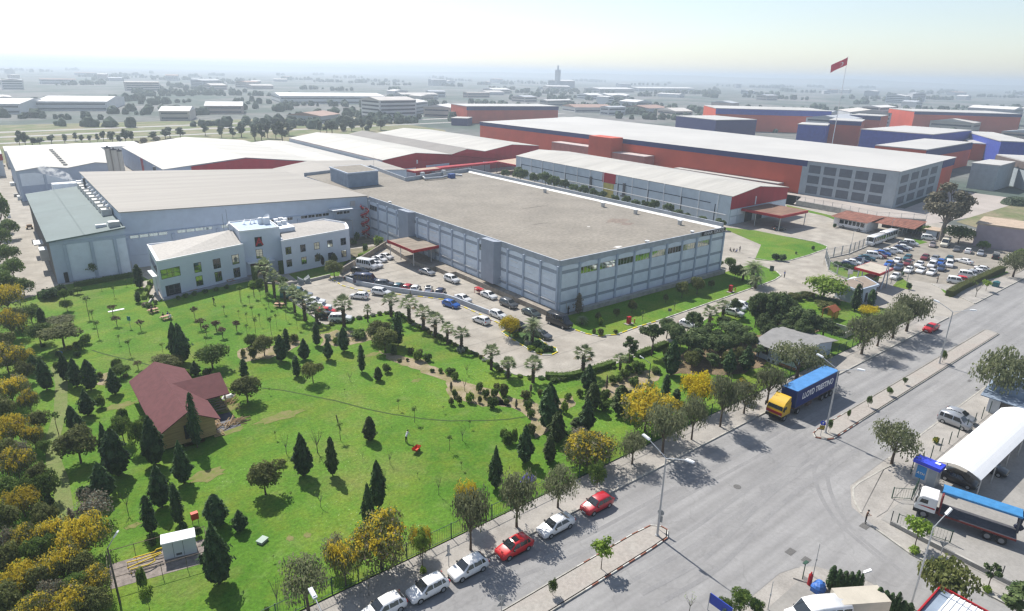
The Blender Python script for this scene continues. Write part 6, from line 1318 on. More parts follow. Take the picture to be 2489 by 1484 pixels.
# railings
def railing(name, pts, h, m, label, step=2.2, pw_=.09, wire=True, base=0.0, basem=None, mesh_m=None, cat='fence', group=None, rails=(.08, .95)):
    t = thing(name, (pts[0][0], pts[0][1], 0), label, cat, group); panel = MB(); n_ = 0
    for i in range(len(pts)-1):
        a = Vector((*pts[i][:2], 0)); b = Vector((*pts[i+1][:2], 0)); d = b-a; L = d.length; k = max(1, round(L/step)); M = fr(a.x, a.y, 0, math.atan2(d.y, d.x)); panel.M = M
        for r_ in rails: panel.box(0, -.02, base+h*r_, L, .02, base+h*r_+.05)
        if wire:
            q = 0.0
            while q < L: panel.box(q, -.008, base+.1, q+.016, .008, base+h*.95); q += .28
        for j in range(k+(1 if i == len(pts)-2 else 0)):
            if n_ < 95: mb = MB(); mb.M = M; mb.box(L*j/k-pw_/2, -pw_/2, -.05, L*j/k+pw_/2, pw_/2, base+h+.05); part('post', mb, m, t); n_ += 1
    panel.M = None; part('wire_panel' if wire else 'rail', panel, mesh_m or m, t)
    if base > 0:
        mb = MB()
        for i in range(len(pts)-1):
            a = Vector((*pts[i][:2], 0)); b = Vector((*pts[i+1][:2], 0)); d = b-a; mb.M = fr(a.x, a.y, 0, math.atan2(d.y, d.x)); mb.box(0, -.14, -.05, d.length, .14, base)
        mb.M = None; part('base_wall', mb, basem or CONC2, t)
    return t
FG = mat('fence_green', (.03, .075, .05), rough=.6); FGREY = mat('fence_grey', (.33, .345, .35), rough=.6)
railing('mesh_fence', [(-60, 47.2), (14.7, 47.4)], 1.9, FG, 'green wire mesh fence at the lower end of the park', 2.6)
railing('mesh_fence', [(14.7, 47.4), (80, 47.0), (146, 46.9)], 1.9, FG, 'long green wire mesh fence between park and street pavement', 2.6)
railing('steel_railing', [(x, y) for x, y in Q('B4', (650, 735), (870, 690), (1035, 620), (1270, 545), (1400, 500))], 2.6, FGREY, 'tall grey steel railing between yard and car park', 3.2, .2, base=.25)
railing('steel_railing', [(x, y) for x, y in Q('B4', (650, 740), (680, 845), (755, 890), (860, 925), (940, 945))], 2.4, FGREY, 'curved grey railing round the lawn at the gate', 3.0, .18, base=.3)
railing('sliding_gate', [(x, y) for x, y in Q('B4', (1160, 1010), (1350, 920))], 1.7, FGREY, 'grey sliding gate standing open beside the gate canopy', 3.0, .12, cat='gate')
railing('boundary_wall', [(241, 128), (240, 110), (236, 96), (246, 84)], 1.6, FGREY, 'grey boundary wall topped with posts behind the bus shed', 4, .1, base=2.0, cat='wall')
# bus shed
BS = Building('bus_shed', (214, 78, 0), 'open bus shed with rusty red tiled roof', 'shed')
mb = MB(); mb.prism([(216.5, 90.3), (225, 90.3), (225, 101.5), (217.6, 101.5)], 0, 3.3); BS.p('wall', mb, WHITE)
mb = MB(); mb.add([(214.6, 89.6, 3.3), (227, 89.6, 4.0), (227, 102.2, 4.0), (215.6, 102.2, 3.3)], [(0, 1, 2, 3)]); mb.add([(220, 77.6, 3.0), (233, 79, 3.7), (228, 91.5, 3.9), (219, 91.5, 3.1)], [(0, 1, 2, 3)]); BS.p('roof', mb, mat('rust_tile', (.20, .085, .06), rough=.9, var=.4, scale=.6, stretch=(.4, 3, 1), fine=.2))
for x, y in ((220.3, 78), (224, 78.4), (228, 78.7), (232.5, 79.3)):
    mb = MB(); mb.cyl((x, y, 0), (x, y, 3.2), .1, n=6); BS.p('post', mb, DGREY)
mb = MB(); mb.box(229.5, 80, 0, 233, 91, 2.9); BS.p('back_wall', mb, DARK)
KB = Building('guard_kiosk', (231, 72, 0), 'little pale kiosk with flat roof behind the gum tree trunk', 'kiosk'); c = G('B4', 1680, 550); mb = MB(); mb.box(c.x-1, c.y, 0, c.x+2.4, c.y+3, 2.6); KB.p('wall', mb, mat('kiosk_blue', (.45, .52, .60), rough=.7)); mb = MB(); mb.box(c.x-1.8, c.y-.8, 2.61, c.x+4, c.y+3.6, 2.85); KB.p('roof', mb, mat('tan_roof', (.42, .33, .25))); mb = MB(); mb.box(c.x-.6, c.y-.04, .1, c.x+.4, c.y-.01, 2.2); KB.p('door', mb, DARK)
# ================================================================ right foreground compound
TC = Building('tensile_canopy', (83, 16, 0), 'white arched tensile canopy over parked cars', 'canopy')
mb = MB(); nx, ny = 14, 10
def tz(v): return 2.5+.95*math.sin(math.pi*v)
ta, tb = 16.4, 21.2; tx0, tx1 = 83.5, 106.5
V_ = [[(tx0+(tx1-tx0)*i/nx-(.0 if i else .5*math.sin(math.pi*j/ny)), ta+(tb-ta)*j/ny, tz(j/ny)) for j in range(ny+1)] for i in range(nx+1)]
for i in range(nx):
    for j in range(ny): mb.add([V_[i][j], V_[i+1][j], V_[i+1][j+1], V_[i][j+1]], [(0, 1, 2, 3)])
TC.p('membrane', mb, mat('white_membrane', (.82, .82, .82), rough=.5, var=.02))
for i in range(0, 15, 3):
    for y in (ta, tb): mb = MB(); mb.cyl((V_[i][0][0], y, 0), (V_[i][0][0], y, 2.46), .07, n=8); TC.p('post', mb, METAL)
mb = MB(); mb.tube([(tx0-.05, ta+(tb-ta)*j/ny, tz(j/ny)-.06) for j in range(ny+1)], [.06]*(ny+1), 6); TC.p('arch', mb, METAL)
at = Building('cash_kiosk', (81.8, 20.2, 0), 'grey cash machine kiosk with bright blue roof box', 'kiosk')
ax0, ax1, ay0, ay1 = 81.7, 83.0, 20.1, 22.9
mb = MB(); mb.box(ax0, ay0+.1, 0, ax1, ay1-.15, 2.35); at.p('body', mb, METAL)
mb = MB(); mb.box(ax0-.25, ay0-.1, 2.36, ax1+.15, ay1+.1, 2.8); at.p('roof_box', mb, mat('kiosk_bright_blue', (.035, .06, .55), rough=.4))
mb = MB(); mb.box(ax0+.55, ay0+.3, 2.81, ax0+1.0, ay0+.85, 2.92); at.p('hatch', mb, WHITE)
Ma, La = edge_frame((ax0, ay1-.15), (ax0, ay0+.1)); mb = MB(); mb.M = Ma; mb.box(.3, 0, .45, 1.35, .03, 2.15); pn = at.p('screen_panel', mb, mat('panel_blue', (.03, .22, .50), rough=.3))
text('lettering', 'ATM', .42, facing(Ma, .83, .05, 1.15), WHTP, pn, .01)
mb = MB(); mb.M = Ma; mb.box(1.55, 0, .1, 2.45, .03, 2.15); at.p('door', mb, mat('kiosk_grey', (.28, .31, .33), rough=.5))
railing('mesh_fence', [(70.3, 20.4), (70.2, 10), (69.9, -10)], 1.2, DGREY, 'low fence posts on the concrete wall along the side road', 4.2, .08, wire=False, base=.5, basem=CONC2, rails=())
railing('mesh_gate', [(70.7, 19.9), (71.6, 17.2), (72.3, 15.2)], 1.5, FG, 'green mesh gate standing open inside the compound wall', 2.2, .1, cat='gate')
railing('mesh_fence', [(75.4, 22.4), (77.0, 20.9), (79.8, 21.4)], 1.5, FG, 'short green mesh fence in front of the cash kiosk', 1.8, .09)
railing('mesh_fence', [(82.6, 23.2), (118, 22.9)], 1.9, FG, 'dark fence posts between pavement and white canopy', 3.0, .09, wire=False, rails=())
WB = Building('corner_office', (112, 18, 0), 'small white corner office with sloping grey roof at right edge', 'office'); mb = MB(); mb.prism([(109.5, 23.5), (109.5, 17), (122, 17), (122, 25)], 0, 2.7); WB.p('wall', mb, mat('pale_side', (.62, .64, .66))); mb = MB(); mb.prism([(108, 24.3), (108, 16), (123, 16), (123, 26)], 2.71, 2.85); mb.prism([(111, 24), (111, 17), (123, 17), (123, 25.5)], 2.86, 3.9); WB.p('roof', mb, mat('slate_blue_roof', (.22, .27, .34), rough=.6)); mb = MB(); mb.box(109.42, 18.6, .9, 109.47, 20, 2.2); mb.box(109.42, 20.5, .9, 109.47, 22, 2.2); WB.p('window', mb, GLASS)
RRf = Building('red_rimmed_hut', (55, 8, 0), 'white ribbed roof with red rim in the bottom right corner', 'hut')
q = PT('y', (1690, 290), (1440, 530), (2110, 530), z=3.2); c0 = q[0]
mb = MB(); xw0, yw1 = c0.x, c0.y; mb.prism([(xw0-8, yw1-8), (xw0, yw1-8), (xw0, yw1), (xw0-8, yw1)], 0, 2.9); RRf.p('wall', mb, WHITE)
mb = MB(); mb.box(xw0-8.3, yw1-.02, 2.9, xw0+.1, yw1+.1, 3.25); mb.box(xw0, yw1-8.3, 2.9, xw0+.12, yw1-.03, 3.25); RRf.p('rim', mb, REDP)
mb = MB(); mb.box(xw0-8, yw1-.9, 2.91, xw0-.02, yw1-.04, 3.0); RRf.p('gutter', mb, mat('slate_blue_roof', (.22, .27, .34)))
mb = MB(); mb.box(xw0-8, yw1-8, 2.92, xw0-.1, yw1-.95, 3.12)
for k in range(16): mb.box(xw0-8, yw1-1.1-k*.45, 3.121, xw0-.1, yw1-1.1-k*.45+.08, 3.18)
RRf.p('roof', mb, WHITE)
# planter wall of the cypress hedge, gate posts, canisters
wallrun(Q('E4', (950, 1205), (1060, 1270), (1440, 1475)), .25, .5, CONC2, label='low planter wall behind the clipped cypress row')
c = G('E4', 440, 1100); GP = Building('entrance_gate', (c.x, c.y, 0), 'folded dark steel gate leaf beside the red bottle', 'gate'); mb = MB()
for k in range(5): mb.box(c.x-.05+k*.13, c.y+.05*k, .05, c.x+.02+k*.13, c.y+.05*k+.06, 1.9)
mb.box(c.x-.05, c.y, 1.85, c.x+.6, c.y+.3, 1.92); GP.p('bar', mb, FG)
c = G('E4', 502, 1140); mb = MB(); mb.cyl((c.x, c.y, 0), (c.x, c.y, 1.15), .2, n=12); mb.cyl((c.x, c.y, 1.15), (c.x, c.y, 1.35), .2, .08, 12); mb.cyl((c.x, c.y, 1.35), (c.x, c.y, 1.5), .07, n=8); single('gas_bottle', mb, REDP, 'red gas bottle next to the folded gate', 'gas bottle')
c = G('E4', 575, 1190); mb = MB(); mb.ell((c.x, c.y-.1, .45), .75, .6, .62, 10, 7, 0, .35, 4); mb.box(c.x-.6, c.y-.5, 0, c.x+.6, c.y+.4, .5); single('covered_heap', mb, mat('blue_tarpaulin', (.04, .13, .40), rough=.45, var=.2, scale=3), 'blue tarpaulin covered heap behind the red gas bottle', 'heap')
for i, (x, y0_, y1_, lab) in enumerate(((535, 1070, 760, 'tall thin pole behind the folded gate'), (120, 1370, 1110, 'thin barrier pole with red foot at the driveway edge'))):
    b, h = HT('E4', x, y0_, y1_); mb = MB(); mb.cyl((b.x, b.y, 0), (b.x, b.y, h), .045, .03, 6); mb.cyl((b.x, b.y, h*.5), (b.x, b.y, h*.56), .08, n=6); single('pole', mb, METAL, lab, 'pole')
# ================================================================ vehicles
SPEC = {
 'hatchback': dict(L=4.0, st=[(2.0, .68, .28, .60, .63, .58), (1.86, .79, .2, .74, .78, .66), (1.0, .85, .18, .90, .96, .71), (.25, .86, .18, .93, 1.42, .58), (-.7, .86, .18, .95, 1.48, .60), (-1.45, .85, .18, .97, 1.42, .58), (-1.9, .82, .2, .98, 1.03, .68), (-2.0, .76, .3, .80, .83, .64)], A=2, B=3, C=5, D=6, r=.31),
 'sedan': dict(L=4.4, st=[(2.2, .68, .28, .60, .63, .58), (2.06, .80, .2, .72, .76, .68), (1.1, .86, .18, .88, .94, .72), (.35, .87, .18, .92, 1.38, .57), (-.5, .87, .18, .93, 1.43, .58), (-1.0, .86, .18, .94, 1.36, .57), (-1.6, .85, .18, .95, 1.02, .70), (-2.1, .82, .2, .94, .98, .68), (-2.2, .74, .3, .78, .82, .6)], A=2, B=3, C=5, D=6, r=.31),
 'suv': dict(L=4.4, st=[(2.2, .74, .36, .76, .8, .64), (2.08, .84, .3, .92, .96, .72), (1.15, .90, .28, 1.04, 1.1, .76), (.5, .91, .28, 1.06, 1.62, .64), (-.6, .91, .28, 1.08, 1.70, .66), (-1.75, .90, .28, 1.1, 1.66, .64), (-2.12, .87, .3, 1.1, 1.16, .74), (-2.2, .8, .4, .9, .93, .7)], A=2, B=3, C=5, D=6, r=.36),
 'van': dict(L=4.1, st=[(2.05, .72, .3, .68, .72, .62), (1.92, .81, .22, .84, .88, .68), (1.3, .85, .2, 1.0, 1.06, .72), (.65, .86, .2, 1.03, 1.72, .66), (-.4, .86, .2, 1.04, 1.82, .68), (-1.85, .86, .2, 1.04, 1.78, .68), (-2.02, .84, .22, 1.02, 1.10, .78), (-2.06, .8, .3, .8, .83, .74)], A=2, B=3, C=5, D=6, r=.32),
 'minibus': dict(L=5.6, st=[(2.8, .82, .36, .86, .92, .7), (2.66, .93, .28, 1.06, 1.12, .76), (2.0, .98, .26, 1.22, 1.3, .84), (1.25, 1.0, .26, 1.28, 2.36, .84), (.2, 1.0, .26, 1.28, 2.5, .86), (-2.6, 1.0, .26, 1.28, 2.46, .86), (-2.78, .98, .28, 1.26, 1.4, .92), (-2.8, .92, .36, 1.0, 1.05, .86)], A=2, B=3, C=5, D=6, r=.35),
 'bus': dict(L=8.6, st=[(4.3, 1.08, .4, 1.1, 1.2, 1.0), (4.24, 1.14, .34, 1.25, 1.35, 1.04), (4.2, 1.15, .34, 1.3, 1.4, 1.04), (4.0, 1.16, .34, 1.3, 2.86, 1.04), (1.0, 1.16, .34, 1.3, 2.95, 1.05), (-4.1, 1.16, .34, 1.3, 2.92, 1.05), (-4.26, 1.15, .34, 1.3, 1.45, 1.04), (-4.3, 1.1, .4, 1.1, 1.2, 1.0)], A=2, B=3, C=5, D=6, r=.46)}
COLR = dict(white=(.74, .74, .74), cream=(.62, .58, .48), silver=(.42, .43, .45), grey=(.15, .155, .165), black=(.012, .012, .014), red=(.42, .012, .022), burgundy=(.16, .02, .028), navy=(.02, .028, .075), blue=(.02, .11, .42), slate=(.07, .10, .17), teal=(.025, .10, .13), green=(.09, .115, .115), rose=(.40, .34, .33), bright=(.55, .008, .012))
PAINTS = {k: paint(k, v, .5 if k in ('silver', 'grey', 'slate', 'green', 'rose') else 0.0) for k, v in COLR.items()}
def body_mesh(sp):
    mb = MB(); rows = []
    for x, w, zb, zl, zr, wr in sp['st']:
        zm = (zb+zl)/2
        half = [(0, zb), (w*.82, zb), (w*.97, zb+.1), (w, zm), (w*.985, zl-.06), (w*.965, zl), (wr+.02, zr-.04 if zr-zl > .2 else zr-.01), (wr*.82, zr+.012), (0, zr+.035)]
        loop = [(x, y, z) for y, z in half]+[(x, -y, z) for y, z in half[-2:0:-1]]
        rows.append(loop)
    n = len(rows[0])
    for i in range(len(rows)-1):
        for k in range(n):
            k2 = (k+1) % n; mb.add([rows[i][k], rows[i][k2], rows[i+1][k2], rows[i+1][k]], [(0, 1, 2, 3)])
    mb.poly(rows[0][::-1]); mb.poly(rows[-1])
    return mb
def weld(me, bevel=False):
    bm = bmesh.new(); bm.from_mesh(me); bmesh.ops.remove_doubles(bm, verts=bm.verts, dist=.0005); bmesh.ops.recalc_face_normals(bm, faces=bm.faces); bm.to_mesh(me); bm.free()
    me.polygons.foreach_set('use_smooth', [True]*len(me.polygons))
    return me
CARM = {}
def car_meshes(kind):
    if kind in CARM: return CARM[kind]
    sp = SPEC[kind]; st = sp['st']; A, B, C_, D = (st[sp[k]] for k in 'ABCD'); L = sp['L']; d = {}
    d['body'] = body_mesh(sp)
    def glassq(p, q, ins, off):
        mb = MB(); (x0, y0, z0), (x1, y1, z1) = p, q; P0 = Vector((x0, 0, z0)); P1 = Vector((x1, 0, z1)); u = P1-P0; nn = Vector((-u.z, 0, u.x)); nn.normalize()
        if nn.z < 0: nn = -nn
        a = P0+u*ins+nn*off; b = P1-u*.05+nn*off
        mb.poly([(a.x, -y0*.94, a.z), (a.x, y0*.94, a.z), (b.x, y1*.95, b.z), (b.x, -y1*.95, b.z)]); return mb
    d['windscreen'] = glassq((A[0], A[5], A[4]+.02), (B[0], B[5], B[4]+.01), .08, .03).mesh('windscreen', [GLASS])
    d['rear_window'] = glassq((D[0], D[5], D[4]+.02), (C_[0], C_[5], C_[4]+.01), .2, .03).mesh('rear_window', [GLASS])
    for sg in (1, -1):
        mb = MB(); wb = (B[1]+C_[1])/2*.965; wt = (B[5]+C_[5])/2+.02
        def pt(x, t, zl, zr): return (x, sg*(wb+(wt-wb)*t+.022), zl+(zr-zl)*t)
        zl = (B[3]+C_[3])/2; zr = (B[4]+C_[4])/2
        xf, xr = A[0]-.22, D[0]+(.32 if kind not in ('bus', 'minibus', 'van') else .2); tf, tr_ = B[0]-.02, C_[0]+.05
        cuts = [.5] if kind not in ('bus', 'minibus') else [.16, .32, .48, .64, .8]
        if kind in ('van', 'suv', 'hatchback'): cuts = [.42, .82]
        if kind == 'sedan': cuts = [.5]
        bs = [0]+cuts+[1]
        for i in range(len(bs)-1):
            g = .018; a0_, a1_ = bs[i]+(g if i else 0), bs[i+1]-(g if i < len(bs)-2 else 0)
            b0, b1 = xf+(xr-xf)*a0_, xf+(xr-xf)*a1_; c0_, c1_ = tf+(tr_-tf)*max(0, min(1, (b0-tf)/(tr_-tf))), tf+(tr_-tf)*max(0, min(1, (b1-tf)/(tr_-tf)))
            q = [pt(b0, .08, zl, zr), pt(b1, .08, zl, zr), pt(c1_, .86, zl, zr), pt(c0_, .86, zl, zr)]
            mb.poly(q if sg < 0 else q[::-1])
        d['side_window%d' % sg] = mb.mesh('side_window', [GLASS])
    r = sp['r']; mb = MB(); mb.wheel((0, 0, 0), (0, 1, 0), r, .2, 16); d['tyre'] = mb.mesh('wheel', [TYRE])
    mb = MB(); mb.wheel((0, 0, 0), (0, 1, 0), r*.62, .215, 14); d['rim'] = mb.mesh('rim', [RIM])
    F = st[1]; F0 = st[0]; Rr = st[-2]; R0 = st[-1]
    for sg in (1, -1):
        mb = MB(); y0 = sg*F[1]*.50; y1 = sg*F[1]*.93; z0 = F0[3]-.04; x = F[0]+.01
        mb.add([(F0[0]+.012, y0, z0-.06), (x-.0+.02, y1, z0-.04), (x-.12, y1*1.0, F[3]-.02), (F[0]+.03, y0, F[3]-.02)], [(0, 1, 2, 3)] if sg > 0 else [(3, 2, 1, 0)]); d['headlight%d' % sg] = mb.mesh('headlight', [CHROME])
        mb = MB(); mb.box(R0[0]-.015, sg*Rr[1]*.72, Rr[3]-.26, Rr[0]-.0, sg*(Rr[1]*.985+.005), Rr[3]-.04); d['taillight%d' % sg] = mb.mesh('taillight', [REDLENS])
        mb = MB(); mb.box(A[0]-.42, sg*A[1], A[3]+.0, A[0]-.28, sg*(A[1]+.16), A[3]+.14); d['mirror%d' % sg] = mb.mesh('mirror', [BLACKP])
    mb = MB(); mb.box(F0[0]-.02, -.26, F0[2]+.06, F0[0]+.022, .26, F0[2]+.18); d['platef'] = mb.mesh('number_plate', [PLATE])
    mb = MB(); mb.box(R0[0]-.02, -.26, R0[3]-.2, R0[0]+.02, .26, R0[3]-.08); d['plater'] = mb.mesh('number_plate', [PLATE])
    mb = MB(); mb.box(F0[0]-.05, -F0[1]*.7, F0[2]+.02, F0[0]+.012, F0[1]*.7, F0[2]+.05); mb.box(F0[0]-.05, -F0[1]*.55, F0[2]+.2, F0[0]+.01, F0[1]*.55, F0[2]+.27)
    for sg in (1, -1): mb.box(-L*.24, sg*(st[4][1]-.05), st[4][2]-.02, L*.24, sg*(st[4][1]+.012), st[4][2]+.08)
    d['trim'] = mb.mesh('trim', [BLACKP])
    CARM[kind] = d; return d
BODY = {}; CARFIRST = {}
def car(kind, col, r, x, y, hd, desc=None, detail=True, z=0.0, extra=None, label=None, at=None, group='parked cars'):
    p = at if at is not None else G(r, x, y, .7+z); key = (kind, col, detail and extra, bool(detail), extra)
    loc = Vector((p[0], p[1], z))
    name = {'bus': 'bus', 'minibus': 'minibus', 'van': 'small_van'}.get(kind, 'parked_car'); cat = {'bus': 'bus', 'minibus': 'minibus', 'van': 'van'}.get(kind, 'car')
    if key in CARFIRST: o = dup(CARFIRST[key], loc, RAD(hd))
    else:
        d = car_meshes(kind); o = thing(name, loc, rz=RAD(hd)); sp = SPEC[kind]
        if (kind, col) not in BODY: BODY[(kind, col)] = weld(d['body'].mesh('body', [PAINTS[col]]))
        obj('body', BODY[(kind, col)], o); obj('windscreen', d['windscreen'], o); obj('rear_window', d['rear_window'], o); obj('side_window', d['side_window1'], o); obj('side_window', d['side_window-1'], o)
        xs = sp['L']*.305; w = sp['st'][3][1]-.09
        for sx in (xs, -xs):
            for sy in (w, -w):
                wl = obj('wheel', d['tyre'], o); wl.location = (sx, sy, sp['r']); obj('rim', d['rim'], wl)
        for k in ('headlight1', 'headlight-1', 'taillight1', 'taillight-1'): obj(k.rstrip('-1'), d[k], o)
        if detail:
            for k in ('mirror1', 'mirror-1'): obj('mirror', d[k], o)
            obj('number_plate', d['platef'], o); obj('number_plate', d['plater'], o); obj('trim', d['trim'], o)
        if extra == 'sunroof':
            mb = MB(); mb.box(-.35, -.36, 1.49, .15, .36, 1.525); sub('sunroof', mb, GLASS, o)
        if extra == 'glassroof':
            mb = MB(); mb.box(-1.2, -.45, 1.45, .2, .45, 1.53); sub('glass_roof', mb, GLASS, o)
        if extra == 'open':
            mb = MB(); mb.box(-2.15, -.6, .95, -1.0, .6, 1.2); sub('boot_opening', mb, DARK, o); mb = MB(); mb.M = Matrix.Translation((-1.35, 0, 1.4)) @ Matrix.Rotation(RAD(60), 4, 'Y'); mb.box(-.9, -.68, 0, 0, .68, .06); sub('boot_lid', mb, PAINTS['white'], o)
        register(o); CARFIRST[key] = o
    tag(o, label, cat, group)
    nm = {'hatchback': 'hatchback', 'sedan': 'sedan', 'suv': 'four wheel drive car', 'van': 'small van', 'minibus': 'minibus', 'bus': 'bus'}[kind]
    cn = {'navy': 'dark navy', 'slate': 'slate blue', 'bright': 'bright red', 'green': 'grey green', 'rose': 'pale rose', 'grey': 'dark grey'}.get(col, col)
    if label is None: AUTO.append((o, desc or (cn+' '+nm), loc+Vector((0, 0, .7))))
    return o
# along the street, all facing the same way
car('hatchback', 'white', 'E2', 1335, 1345, 180, label='white boxy hatchback cut off by the bottom picture edge', extra='boxy', group='cars parked along the street')
car('hatchback', 'white', 'E2', 1740, 1160, 180, label='white hatchback at the kerb directly ahead of the bottom edge car', group='cars parked along the street')
car('hatchback', 'white', 'E2', 2115, 970, 180, label='silvery white hatchback with patchy tree shade on its roof', group='cars parked along the street')
car('hatchback', 'bright', 'E3', 190, 780, 180, extra='sunroof', label='bright red hatchback with open black sunroof on the street', group='cars parked along the street')
car('sedan', 'white', 'E3', 575, 580, 180, label='old white angular sedan parked between the two red hatchbacks', group='cars parked along the street')
car('hatchback', 'red', 'E3', 955, 385, 180, label='red two door hatchback at the head of the street row', group='cars parked along the street')
car('sedan', 'bright', 'C4', 1630, 120, 180, label='red sedan parked alone by the far street trees', group='cars parked along the street')
car('van', 'silver', 'u', 1140, 920, -92, label='silver high roofed van parked nose to the fence', group='silver cars by the fence'); car('hatchback', 'silver', 'u', 1230, 800, -92, label='silver hatchback half hidden behind the silver van', group='silver cars by the fence')
car('hatchback', 'black', 'E4', 1890, 150, -88, label='black hatchback parked under the white tensile canopy', group='cars under the canopy'); car('hatchback', 'black', None, 0, 0, -88, at=(91.5, 17.6, 0), label='dark car nose peeping out from the far side of the canopy', group='cars under the canopy')
car('minibus', 'white', None, 0, 0, 150, at=(50.3, 18.3, 0), label='white van cab at the bottom edge beside the beige box body', group='vans')
# upper deck of the yard
for k, c, x, y, h in (('sedan', 'white', 795, 105, -75), ('sedan', 'white', 705, 140, -72), ('sedan', 'white', 625, 178, -70), ('hatchback', 'white', 645, 222, -68), ('suv', 'black', 432, 315, -62), ('sedan', 'black', 345, 405, -50), ('suv', 'grey', 765, 490, -40), ('hatchback', 'teal', 965, 520, 40), ('hatchback', 'red', 1095, 535, 40), ('hatchback', 'white', 1200, 550, 45), ('hatchback', 'navy', 1545, 590, 45), ('sedan', 'silver', 1362, 318, -78), ('suv', 'white', 1705, 425, -85), ('sedan', 'white', 1862, 685, -85), ('sedan', 'white', 2220, 640, -88), ('hatchback', 'white', 2345, 910, -85), ('hatchback', 'blue', 1695, 765, -75), ('hatchback', 'white', 2112, 985, 98), ('suv', 'white', 725, 605, -58), ('hatchback', 'white', 420, 650, 128)):
    car(k, c, 'v', x, y, h)
car('minibus', 'white', 'v', 532, 240, -66, label='white minibus parked among the white sedans by the retaining wall', group='vans'); car('minibus', 'navy', 'v', 520, 448, -45, label='dark navy panel van behind the curved wall', group='vans')
car('hatchback', 'white', 'v', 1380, 562, 55, extra='glassroof', label='white hatchback with black glass roof behind the curved wall')
for k, c, x, y, h in (('suv', 'silver', 1540, 420, -38), ('sedan', 'white', 1750, 520, -38), ('sedan', 'white', 1740, 590, -38), ('sedan', 'white', 1850, 610, -38), ('hatchback', 'bright', 1960, 690, -38), ('hatchback', 'black', 1990, 765, -38), ('suv', 'white', 2180, 810, -38)):
    car(k, c, 'q', x, y, h)
car('minibus', 'teal', 'q', 1420, 430, -38, label='pale teal minibus half hidden by the palm row')
for k, c, r, x, y, h in (('suv', 'grey', 'B3', 140, 1145, -86), ('sedan', 'green', 'B3', 350, 1225, -86), ('sedan', 'grey', 'C3', 440, 180, -80), ('hatchback', 'black', 'C3', 235, 105, -80)):
    car(k, c, r, x, y, h)
car('minibus', 'black', 'B3', 610, 1318, -84, label='black passenger van at the corner of the textile hall', group='vans')
car('hatchback', 'black', 'B4', 225, 450, -30, label='dark car in the shade of the entrance canopy')
for x, y in ((520, 660), (1270, 460), (1300, 370), (1420, 345)): car('hatchback', 'white', 'r', x, y, -80, desc='white hatchback half hidden under pines', detail=False)
c = G('C3', 180, 155); mb = MB(); mb.box(c.x-1.2, c.y-.8, .06, c.x+1.2, c.y+.8, .75); mb.box(c.x-1.3, c.y-.9, .76, c.x+1.3, c.y+.9, .84); single('blue_bin', mb, mat('bin_blue', (.05, .06, .22), rough=.5), 'low blue topped box under the yellow tree on the kerb island', 'box')
# the car park
for k, c, x, y, h in (('hatchback', 'navy', 850, 825, -72), ('sedan', 'white', 955, 780, -72), ('sedan', 'navy', 1110, 745, -72), ('sedan', 'teal', 1235, 685, -72), ('van', 'white', 1385, 640, -72), ('hatchback', 'burgundy', 1490, 640, -72), ('sedan', 'blue', 1560, 590, -72), ('sedan', 'silver', 1655, 560, -72), ('sedan', 'white', 1810, 535, -72), ('hatchback', 'navy', 1945, 495, -72), ('sedan', 'white', 2005, 465, -72), ('hatchback', 'grey', 2040, 405, -72), ('van', 'white', 2150, 390, -72),
                      ('hatchback', 'blue', 1700, 815, 188), ('sedan', 'white', 1870, 745, 188), ('hatchback', 'teal', 2085, 685, 188), ('hatchback', 'slate', 1900, 885, 188), ('hatchback', 'burgundy', 2090, 795, 188), ('sedan', 'white', 2115, 935, 188), ('sedan', 'white', 1830, 1065, 190), ('sedan', 'white', 2330, 820, 188)):
    car(k, c, 's', x, y, h, detail=False)
for k, c, x, y, h in (('sedan', 'burgundy', 260, 640, 190), ('sedan', 'silver', 455, 665, 188), ('sedan', 'teal', 740, 670, 190), ('sedan', 'white', 180, 900, 188), ('van', 'white', 400, 800, 188), ('sedan', 'white', 392, 940, 186), ('hatchback', 'blue', 565, 745, 188), ('hatchback', 'slate', 590, 860, 188), ('van', 'white', 740, 785, 200), ('sedan', 'white', 1032, 718, 75), ('sedan', 'rose', 410, 392, 195), ('sedan', 'grey', 890, 478, 195), ('hatchback', 'white', 1120, 518, 10), ('sedan', 'silver', 1360, 558, 195), ('sedan', 'white', 1950, 655, 195), ('van', 'white', 330, 268, -70), ('sedan', 'white', 1430, 880, -76), ('sedan', 'white', 1350, 940, -76), ('hatchback', 'silver', 1250, 970, -76), ('van', 'white', 1110, 1000, -76), ('hatchback', 'bright', 1050, 1090, -76), ('van', 'white', 885, 1120, -76)):
    car(k, c, 't', x, y, h, detail=False)
car('sedan', 'black', 't', 1668, 625, 12, detail=False, extra='open', label='dark car with its boot lid raised at the right of the lot')
car('minibus', 'cream', 't', 660, 385, 190, label='dark minibus with cream roof under the tall gum tree', group='vans')
car('bus', 'white', 'B4', 905, 440, -92, label='white coach parked in front of the bus shed wall', group='buses'); car('bus', 'white', 'B4', 1112, 578, 182, label='white bus behind the grey railing, nearer the gate', group='buses'); car('bus', 'white', 'B4', 1225, 535, 182, label='second white bus behind the railing, nearer the bus shed', group='buses')
car('van', 'silver', None, 0, 0, 190, at=(226, 85.5, 0), desc='silver van in the shade of the bus shed', detail=False)
